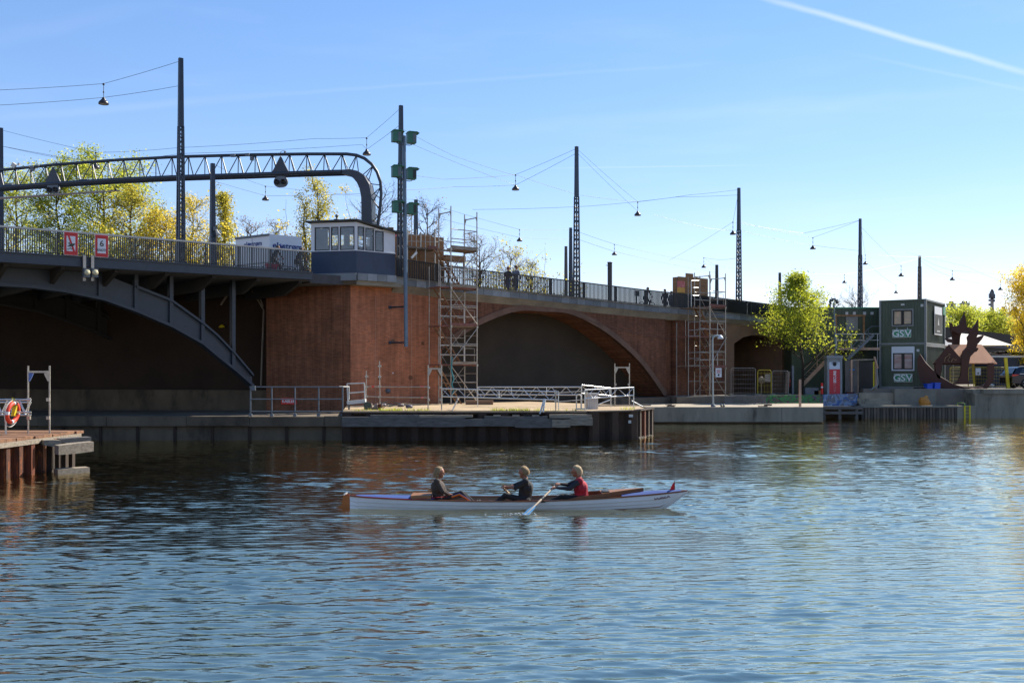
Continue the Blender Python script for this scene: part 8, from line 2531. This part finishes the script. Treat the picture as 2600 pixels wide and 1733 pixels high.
standing('person in dark jacket with auburn hair walking on the bridge beside a companion', 1290, 680, 1.7, RZB + R(15), [SKIN, CLO['dark'], CLO['blue'], CLO['shoe']], 'red', height=1.70)
standing('taller person in grey top walking on the bridge beside a companion', 1310, 676, 1.9, RZB + R(10), [SKIN, CLO['grey'], CLO['blue'], CLO['shoe']], 'brown', height=1.86)
standing('person in dark clothes walking behind the railing before the screens', 1688, 740, 3.6, RZB, [SKIN, CLO['dark'], CLO['black'], CLO['shoe']], 'brown', height=1.74)
standing('person in grey coat walking behind the railing before the screens', 1705, 742, 4.0, RZB + R(180), [SKIN, CLO['grey'], CLO['dark'], CLO['shoe']], 'brown', height=1.72)


def bicycle(label, t, v, rz, mat):
    z0 = dz(t) - 0.05
    r = thing('bicycle', label, 'bicycle', tuple(bpos(t, v, z0)), rz, 'bicycles on the bridge')
    fr = world_of(r)
    for xx in (-0.52, 0.52):
        m = MB(fr); m.pipe([(xx + 0.33 * math.cos(k_ * math.pi / 10), 0, 0.35 + 0.33 * math.sin(k_ * math.pi / 10)) for k_ in range(20)], 0.02, 6, closed=True); w = m.build('wheel', TYRE, r)
        m = MB(fr)
        for k_ in range(8): m.tube((xx, 0, 0.35), (xx + 0.32 * math.cos(k_ * math.pi / 4), 0, 0.35 + 0.32 * math.sin(k_ * math.pi / 4)), 0.004, 4)
        m.build('spokes', ALU, w)
    m = MB(fr)
    for a, b in (((-0.52, 0, 0.35), (-0.08, 0, 0.3)), ((-0.08, 0, 0.3), (-0.2, 0, 0.82)), ((-0.08, 0, 0.3), (0.38, 0, 0.72)), ((-0.18, 0, 0.74), (0.36, 0, 0.8)), ((0.34, 0, 0.92), (0.52, 0, 0.35)), ((-0.52, 0, 0.35), (-0.18, 0, 0.74))):
        m.tube(a, b, 0.018, 6)
    m.build('frame', mat, r)
    m = MB(fr); m.cbox((-0.21, 0, 0.86), (0.26, 0.16, 0.06)); m.build('saddle', BLACK, r)
    m = MB(fr); m.pipe([(0.22, -0.28, 1.02), (0.34, -0.1, 1.02), (0.34, 0.1, 1.02), (0.22, 0.28, 1.02)], 0.014, 6); m.tube((0.34, 0, 0.92), (0.34, 0, 1.02), 0.015); m.build('handlebar', BLACK, r)
    return r


def rider(label, t, v, rz, mats, hair):
    z0 = dz(t) - 0.05; V = Vector
    hip, chest, neck, head = V((-0.2, 0, 0.98)), V((-0.05, 0, 1.3)), V((0.03, 0, 1.46)), V((0.09, 0, 1.6))
    J = [(hip + V((0, -0.08, 0)), hip + V((0, 0.08, 0)), 0.12, 0.12, 2), (hip, chest, 0.13, 0.14, 1), (chest, neck, 0.13, 0.065, 1), (V((0, -0.19, 1.42)), V((0, 0.19, 1.42)), 0.06, 0.06, 1), (neck, head, 0.05, 0.05, 0)] + head_parts(head, (1, 0, -0.1))
    for s in (-1, 1):
        kn = V((0.2, 0.1 * s, 0.78 if s > 0 else 0.66)); ft = V((0.0, 0.11 * s, 0.44 if s > 0 else 0.2))
        J += [(hip + V((0, 0.09 * s, 0)), kn, 0.09, 0.06, 2), (kn, ft, 0.056, 0.04, 2), (ft, ft + V((0.16, 0, -0.02)), 0.042, 0.035, 3)]
        el = V((0.1, 0.27 * s, 1.2)); H = V((0.25, 0.27 * s, 1.03)); wr = V((0.18, 0.27 * s, 1.08))
        J += [(V((0, 0.2 * s, 1.41)), el, 0.055, 0.044, 1), (el, wr, 0.04, 0.028, 1)] + grip(wr, H, (0.3, s, 0), 0, 0.011, side=s)
    r = person(label, J, mats, 0.018, tuple(bpos(t, v, z0)), rz, group='cyclists on the bridge')
    hair_mesh(r, head, (1, 0, -0.1), HAIRS[hair], 1.0, 0.05); eyes(r, head, (1, 0, -0.1))
    return r


for x, v, cl, hr, lb in ((702, 3.6, ['dark', 'black'], 'brown', 'in dark coat with a pink bag beside the white lorry'), (762, 3.8, ['black', 'dark'], 'brown', 'in black leaning forward next to the control booth'), (1643, 3.4, ['black', 'black'], 'brown', 'in black above the far end of the brick arch')):
    t = T(x, v)
    bicycle('bicycle of the cyclist ' + lb, t, v, RZB, BLACK)
    rider('cyclist ' + lb, t, v, RZB, [SKIN, CLO[cl[0]], CLO[cl[1]], CLO['shoe']], hr)
    if x == 702:
        q = bpos(t - 0.42, v - 0.18, dz(t) - 0.05)
        bg_ = thing('pannier_bag', 'bright pink pannier bag on the bicycle beside the lorry', 'bag', (q.x, q.y, q.z + 0.4), RZB)
        fr = world_of(bg_)
        m = MB(fr); m.box((-0.22, -0.1, -0.22), (0.36, 0.06, 0.28)); m.build('bag', CLO['pink'], bg_)
        m = MB(fr); m.box((-0.24, -0.12, 0.2), (0.38, 0.07, 0.33)); m.build('flap', CLO['pink'], bg_)
# ================================================================ trees
BARK = M('tree bark', '#4a3c30', 0.9, var=0.3, scale=6, bump=0.4)
BARK_D = M('dark tree bark', '#33291f', 0.9, var=0.3, scale=6)
LEAF = {
    'green': leaf_mat('fresh green leaves', (0.15, 0.20, 0.02, 1), (0.32, 0.34, 0.04, 1), 0.6),
    'yellow': leaf_mat('yellow spring leaves', (0.32, 0.27, 0.02, 1), (0.46, 0.40, 0.05, 1), 0.55),
    'olive': leaf_mat('olive spring leaves', (0.20, 0.20, 0.025, 1), (0.36, 0.33, 0.04, 1), 0.55),
    'bud': leaf_mat('brown spring buds', (0.14, 0.095, 0.03, 1), (0.22, 0.16, 0.05, 1), 0.4),
    'quay': leaf_mat('yellow green leaves', (0.14, 0.19, 0.016, 1), (0.30, 0.33, 0.03, 1), 0.6),
    'gold': leaf_mat('golden leaves', (0.40, 0.32, 0.015, 1), (0.55, 0.46, 0.03, 1), 0.55),
}


def tree(label, base, H, W, style, leaf, nleaf, lsize, seed, cat='tree', trunk_r=None, bark=BARK, name=None, group=None, lean=0.0, low=0.25):
    """base world point, height, crown half width; style round | column | cone | bare | shrub"""
    r_ = random.Random(seed)
    base = Vector(base)
    nm = name or {'column': 'poplar_tree', 'shrub': 'shrub'}.get(style, 'tree')
    t = thing(nm, label, cat, tuple(base), 0, group)
    wood = MB()
    tips = []
    R0 = trunk_r or H * 0.018

    def env(f):
        """crown half width at height fraction f"""
        if style == 'column': return W * (0.35 + 0.65 * math.sin(math.pi * min(1, max(0, (f - 0.05) / 0.98))) ** 0.7)
        if style == 'cone': return W * max(0.06, (1.02 - f)) ** 0.75 * 1.05
        if style == 'shrub': return W * math.sqrt(max(0.05, 1 - f * f * 0.9))
        if style == 'pyramid': return W * max(0.05, 1.0 - ((f - low) / (1 - low)) ** 0.85) * (0.8 + 0.2 * min(1, (f - low) * 8))
        g = (f - low) / (1 - low)
        return W * max(0.08, math.sin(math.pi * min(1, max(0.02, g * 0.86 + 0.1))) ** 0.65)

    def branch(p, d, L, r, depth):
        pts, rs = [p.copy()], [r]
        n = 4
        dd = d.normalized()
        for i in range(n):
            upk = 0.32 if style in ('column', 'cone') else (0.13 if style != 'bare' else 0.17)
            dd = (dd + Vector((r_.gauss(0, .17), r_.gauss(0, .17), r_.gauss(0, .1) + upk * (1 - dd.z)))).normalized()
            p = p + dd * (L / n)
            pts.append(p.copy()); rs.append(max(0.004, r * (1 - 0.8 * (i + 1) / n)))
            f = (p.z - base.z) / H
            if depth > 0 and i >= 0:
                for _ in range(2 if depth > 1 else r_.choice((1, 2))):
                    a = r_.uniform(0, 6.28); side = dd.orthogonal().normalized(); side = Quaternion(dd, a) @ side
                    nd = dd * r_.uniform(0.5, 0.9) + side * r_.uniform(0.45, 0.9)
                    branch(p, nd, L * r_.uniform(0.42, 0.6), rs[-1] * 0.7 + 0.004, depth - 1)
        wood.pipe(pts, rs, 5 if depth > 0 else 3, cap=False)
        tips.extend(pts[2:] if depth == 0 else pts[3:])

    if style == 'shrub':
        for k in range(9):
            a = r_.uniform(0, 6.28)
            branch(base + Vector((math.cos(a), math.sin(a), 0)) * W * 0.25 * r_.random(), Vector((math.cos(a) * 0.6, math.sin(a) * 0.6, 1.2)), H * r_.uniform(0.6, 0.95), R0, 1)
    else:
        tp = [base + Vector((lean * (i / 7) ** 2 * H + r_.gauss(0, H * 0.006), r_.gauss(0, H * 0.006), H * 0.93 * i / 7)) for i in range(8)]
        wood.pipe([base - Vector((0, 0, 0.2))] + tp[1:], [R0 * 1.25] + [R0 * (1 - 0.92 * i / 7) + 0.006 for i in range(1, 8)], 7, cap=False)
        nl = {'column': 26, 'cone': 28, 'bare': 18}.get(style, 24)
        for k in range(nl):
            f = low + (0.95 - low) * ((k + r_.random()) / nl) ** 0.9
            q = f * 7 / 0.93 / 1.0
            i = min(6, int(q)); p = tp[i].lerp(tp[i + 1], min(1, q - i))
            a = k * 2.399 + r_.uniform(-.4, .4)
            wdt = env(f)
            rise = {'column': 2.6, 'cone': 1.3, 'bare': 0.9}.get(style, 0.62)
            d = Vector((math.cos(a), math.sin(a), rise * r_.uniform(0.7, 1.2)))
            L = wdt * (1.05 if style != 'column' else 1.3) * math.sqrt(1 + (0.5 * rise) ** 2) * r_.uniform(0.75, 1.1)
            L = min(L, (1.04 - f) * H * 1.3 + 0.3)
            branch(p, d, L, R0 * (1 - f * 0.75) * 0.42 + 0.008, 2 if style in ('round', 'bare', 'pyramid') else 1)
    wo = wood.build('trunk', bark, t)
    # leaves: small folded faces gathered round the twigs
    nleaf = int(nleaf * 2.2); lsize *= 0.68
    if nleaf:
        vs, fs = [], []
        nt = len(tips)
        clump = [r_.random() for _ in range(nt)]
        sel = [i for i in range(nt) if clump[i] > 0.22]
        wts = [clump[i] ** 2.2 for i in sel]
        picks = r_.choices(sel, weights=wts, k=nleaf)
        for pi in picks:
            p = tips[pi]
            c = p + Vector((r_.gauss(0, 1), r_.gauss(0, 1), r_.gauss(0, 0.8))) * lsize * 2.0
            s = lsize * r_.choice((0.5, 0.7, 0.9, 1.1, 1.4)) * r_.uniform(0.85, 1.15)
            a = Vector((r_.gauss(0, 1), r_.gauss(0, 1), r_.gauss(0, 0.6))).normalized()
            b = a.orthogonal().normalized(); b = Quaternion(a, r_.uniform(0, 6.28)) @ b
            n0 = len(vs)
            vs += [c - a * s * 0.5, c + b * s * 0.3, c + a * s * 0.55, c - b * s * 0.3]
            fs.append((n0, n0 + 1, n0 + 2, n0 + 3))
        me = bpy.data.meshes.new('crown')
        inv = world_of(t).inverted()
        me.from_pydata([inv @ v for v in vs], [], fs)
        me.update()
        link('crown', me, LEAF[leaf], t)
    return t


ZT = 3.5                                             # ground beyond the bridge
def ptree(label, x, ytop, hw, Y, style, leaf, nleaf, lsize, seed, z0=ZT, **k):
    top = at(x, ytop, Y)
    return tree(label, (top.x, Y, z0), top.z - z0, hw * Y / FPX, style, leaf, nleaf, lsize, seed, **k)


G_ = 'trees beyond the bridge'
ptree('loosely leaved green tree beside the far end of the gantry', 42, 428, 70, 96, 'round', 'green', 4200, 0.26, 21, group=G_)
ptree('bushy green tree behind the triangle board of the gantry', 150, 430, 75, 92, 'round', 'green', 6500, 0.27, 22, group=G_)
ptree('tall spreading green tree behind the six knots sign', 262, 408, 110, 94, 'round', 'green', 9500, 0.28, 23, group=G_, low=0.3)
ptree('broad yellow green tree behind the railing next to the spreading tree', 335, 470, 60, 90, 'round', 'olive', 4200, 0.26, 24, group=G_, low=0.15)
ptree('golden yellow tree behind the tall lattice mast', 405, 530, 55, 88, 'round', 'yellow', 5200, 0.25, 25, group=G_, low=0.12)
ptree('half bare tree with yellow buds between the two blue masts', 488, 492, 62, 92, 'bare', 'yellow', 3000, 0.22, 26, group=G_, low=0.15)
ptree('cone shaped olive tree beside the plain blue mast', 566, 474, 42, 88, 'cone', 'olive', 6500, 0.24, 27, group=G_, low=0.05)
ptree('thin bare tree behind the white lorry', 632, 548, 45, 100, 'bare', 'bud', 900, 0.2, 28, group=G_)
ptree('bare tree with few buds behind the lorry roof', 700, 555, 40, 104, 'bare', 'bud', 800, 0.2, 29, group=G_)
ptree('narrow poplar with sparse leaves beside a taller poplar', 770, 490, 20, 90, 'column', 'olive', 1900, 0.22, 30, group=G_, low=0.08)
ptree('tall narrow poplar behind the control booth roof', 812, 462, 30, 90, 'column', 'olive', 3600, 0.23, 31, group=G_, low=0.08)
ptree('golden shrub between the lorry and the control booth', 755, 578, 42, 87, 'shrub', 'yellow', 3200, 0.24, 32, cat='shrub', group='shrubs beyond the bridge')
ptree('large bare tree behind the gantry leg', 962, 470, 85, 98, 'bare', 'bud', 0, 0.2, 33, group=G_, low=0.3)
ptree('bare tree behind the tall scaffold tower', 1085, 502, 60, 100, 'bare', 'bud', 250, 0.2, 34, group=G_, low=0.3)
ptree('sparse budding tree beside the tall scaffold tower', 1218, 596, 55, 100, 'bare', 'bud', 1500, 0.13, 35, group=G_)
ptree('sparse budding tree behind the two walkers', 1296, 635, 52, 100, 'bare', 'bud', 1600, 0.13, 36, group=G_)
ptree('small sparse budding tree past the two walkers', 1348, 655, 34, 104, 'bare', 'bud', 900, 0.13, 37, group=G_)
for i, (x, yt, hw, lf, lab) in enumerate(((15, 585, 50, 'olive', 'olive shrub behind the railing below the loosely leaved tree'), (95, 590, 52, 'green', 'green shrub behind the railing near the crossed out boat sign'), (180, 585, 52, 'olive', 'olive shrub behind the crossed out boat sign'), (290, 590, 55, 'green', 'green shrub behind the six knots sign'),
                                        (370, 585, 48, 'yellow', 'yellow shrub behind the railing before the tall lattice mast'), (455, 580, 52, 'yellow', 'yellow shrub at the foot of the half bare tree'), (535, 580, 50, 'yellow', 'yellow shrub at the foot of the cone shaped tree'), (600, 592, 40, 'olive', 'olive shrub just behind the white lorry'),
                                        (905, 600, 50, 'bud', 'brown shrub behind the control booth'), (1260, 690, 60, 'olive', 'low yellow shrub behind the railing at the walkers'), (1350, 700, 50, 'olive', 'low yellow shrub behind the arch railing'))):
    ptree(lab, x, yt, hw, 86 + (i % 3) * 2, 'shrub', lf, 2600 if i < 9 else 1500, 0.24, 50 + i, cat='shrub', group='shrubs beyond the bridge')
# leafy tree on the quay, built from tiers of limbs
top = at(2022, 682, 69.0)
tree('leafy yellow green tree on the quay in front of the stair', (at(2034, 900, 69.0).x, 69.0, 1.45), (top.z - 1.45) * 0.97, 128 * 69 / FPX, 'pyramid', 'quay', 7000, 0.19, 71, trunk_r=0.1, bark=BARK_D, low=0.22, lean=-0.03)
ptree('golden yellow poplar beside the dark car', 2606, 722, 42, 76.0, 'column', 'gold', 6500, 0.17, 72, z0=1.86, low=0.1)
ptree('green bushy tree behind the ramp wall and the sculpture', 2445, 800, 48, 118, 'round', 'green', 4200, 0.3, 73, z0=4.0, low=0.1)
ptree('green bushy tree below the brown roofed house', 2505, 806, 46, 120, 'round', 'green', 4200, 0.3, 74, z0=4.0, low=0.1)
ptree('low olive tree below the brown roofed house', 2562, 826, 38, 122, 'round', 'olive', 2600, 0.3, 75, z0=4.0, low=0.05)
ptree('small green shrub beside the container banner', 2416, 822, 22, 112, 'shrub', 'green', 1500, 0.28, 78, z0=4.0, cat='shrub')
ptree('small bare tree behind the long container block', 2172, 752, 50, 105, 'bare', 'bud', 0, 0.2, 76, z0=3.0, low=0.3)
ptree('low bare tree behind the camera pole', 2125, 765, 28, 104, 'bare', 'bud', 0, 0.2, 77, z0=3.0, low=0.3)

# ================================================================ houses far behind
ROOFG = M('grey slate roof', '#5c6068', 0.7, col2='#474b52', scale=1.5, stretch=(4, 1, 4))
ROOFB = M('brown tiled roof', '#5e4438', 0.8, col2='#4a352c', scale=1.2, stretch=(3, 1, 3))
WALLB = M('brown brick house wall', '#7c5a48', 0.85, var=0.15)
WALLG = M('grey rendered house wall', '#8d8a84', 0.85, var=0.12)


def house(label, x0_, x1_, yr, ye, Y, roof, wall, chim, dorm=(), zg=3.0):
    a, b = at(x0_, ye, Y), at(x1_, ye, Y); zr = at(x0_, yr, Y + 5).z
    h = thing('house', label, 'house', ((a.x + b.x) / 2, Y, zg))
    m = MB(); m.box((a.x, Y, zg), (b.x, Y + 10, a.z)); m.build('wall', wall, h)
    m = MB(); m.prism([(a.x - 0.3, Y - 0.4, a.z - 0.1), (a.x - 0.3, Y + 5, zr), (a.x - 0.3, Y + 10.4, a.z - 0.1)], (b.x - a.x + 0.6, 0, 0)); rf = m.build('roof', roof, h)
    for x, ytop, w_ in chim:
        c = at(x, ytop, Y + 5); ww = w_ * Y / FPX
        m = MB(); m.box((c.x - ww / 2, Y + 4.4, zr - 0.5), (c.x + ww / 2, Y + 5.6, c.z)); m.box((c.x - ww / 2 - 0.1, Y + 4.3, c.z - 0.3), (c.x + ww / 2 + 0.1, Y + 5.7, c.z - 0.05)); ch = m.build('chimney', WALLG if roof is ROOFG else WALLB, rf)
        for k_ in range(3):
            m = MB(); m.tube((c.x + (k_ - 1) * ww * 0.3, Y + 5, c.z - 0.05), (c.x + (k_ - 1) * ww * 0.3, Y + 5, c.z + 0.35), 0.13, 6); m.build('chimney_pot', WALLB, rf)
    for x, y, w_, hh in dorm:
        p_, q_ = at(x - w_ / 2, y + hh / 2, Y), at(x + w_ / 2, y - hh / 2, Y)
        m = MB(); m.box((p_.x, Y - 0.06, p_.z), (q_.x, Y + 0.1, q_.z)); wn = m.build('window', WHITE, h)
        m = MB(); m.box((p_.x + 0.12, Y - 0.09, p_.z + 0.12), (q_.x - 0.12, Y - 0.05, q_.z - 0.12)); m.build('pane', GLASS, wn)
    return h


house('grey roofed house with two wide chimneys behind the containers', 2385, 2476, 779, 822, 170, ROOFG, WALLG, ((2415, 770, 14), (2449, 769, 16)), ((2420, 832, 8, 10), (2450, 832, 8, 10)))
house('long brown roofed brick house behind the ramp wall', 2478, 2680, 794, 829, 150, ROOFB, WALLB, ((2547, 784, 7), (2577, 784, 7)), tuple((x, 842, 9, 14) for x in (2494, 2514, 2534, 2555, 2576, 2596)))
house('pale low house behind the golden poplar', 2590, 2760, 800, 832, 190, ROOFB, WALLG, ((2640, 790, 8),))
# chimney stack with antennas
c = at(2519, 795, 160)
AN = thing('antenna_chimney', 'tall banded chimney stack hung with antennas above the brown roofed house', 'chimney', (c.x, 160, 3.0))
zz = lambda y: at(2519, y, 160).z
for y0_, y1_, mt in ((860, 793, WALLB), (793, 783, M('red band', '#7c3f38', 0.8)), (783, 760, M('pale band', '#a9a49a', 0.8)), (760, 738, M('dark band', '#4b4744', 0.8))):
    m = MB(); m.tube((c.x, 160, zz(y0_)), (c.x, 160, zz(y1_)), 0.26, 12); m.build('shaft_band', mt, AN)
for dx, y, h_ in ((-5.5, 751, 12), (5.5, 752, 12), (-3, 747, 14), (3, 747, 14), (-6, 762, 5), (5, 763, 6), (-6, 773, 5)):
    q = at(2519 + dx, y, 159.5); hh = h_ * 160 / FPX
    m = MB(); m.box((q.x - 0.12, 159.4, q.z - hh / 2), (q.x + 0.12, 159.7, q.z + hh / 2)); m.build('antenna_panel', STEEL_GREY, AN)
m = MB(); m.lathe([(0.2, 0), (0.2, 0.2), (1e-4, 0.25)], (c.x, 160, zz(738)), 8); m.build('cap', BLACK, AN)
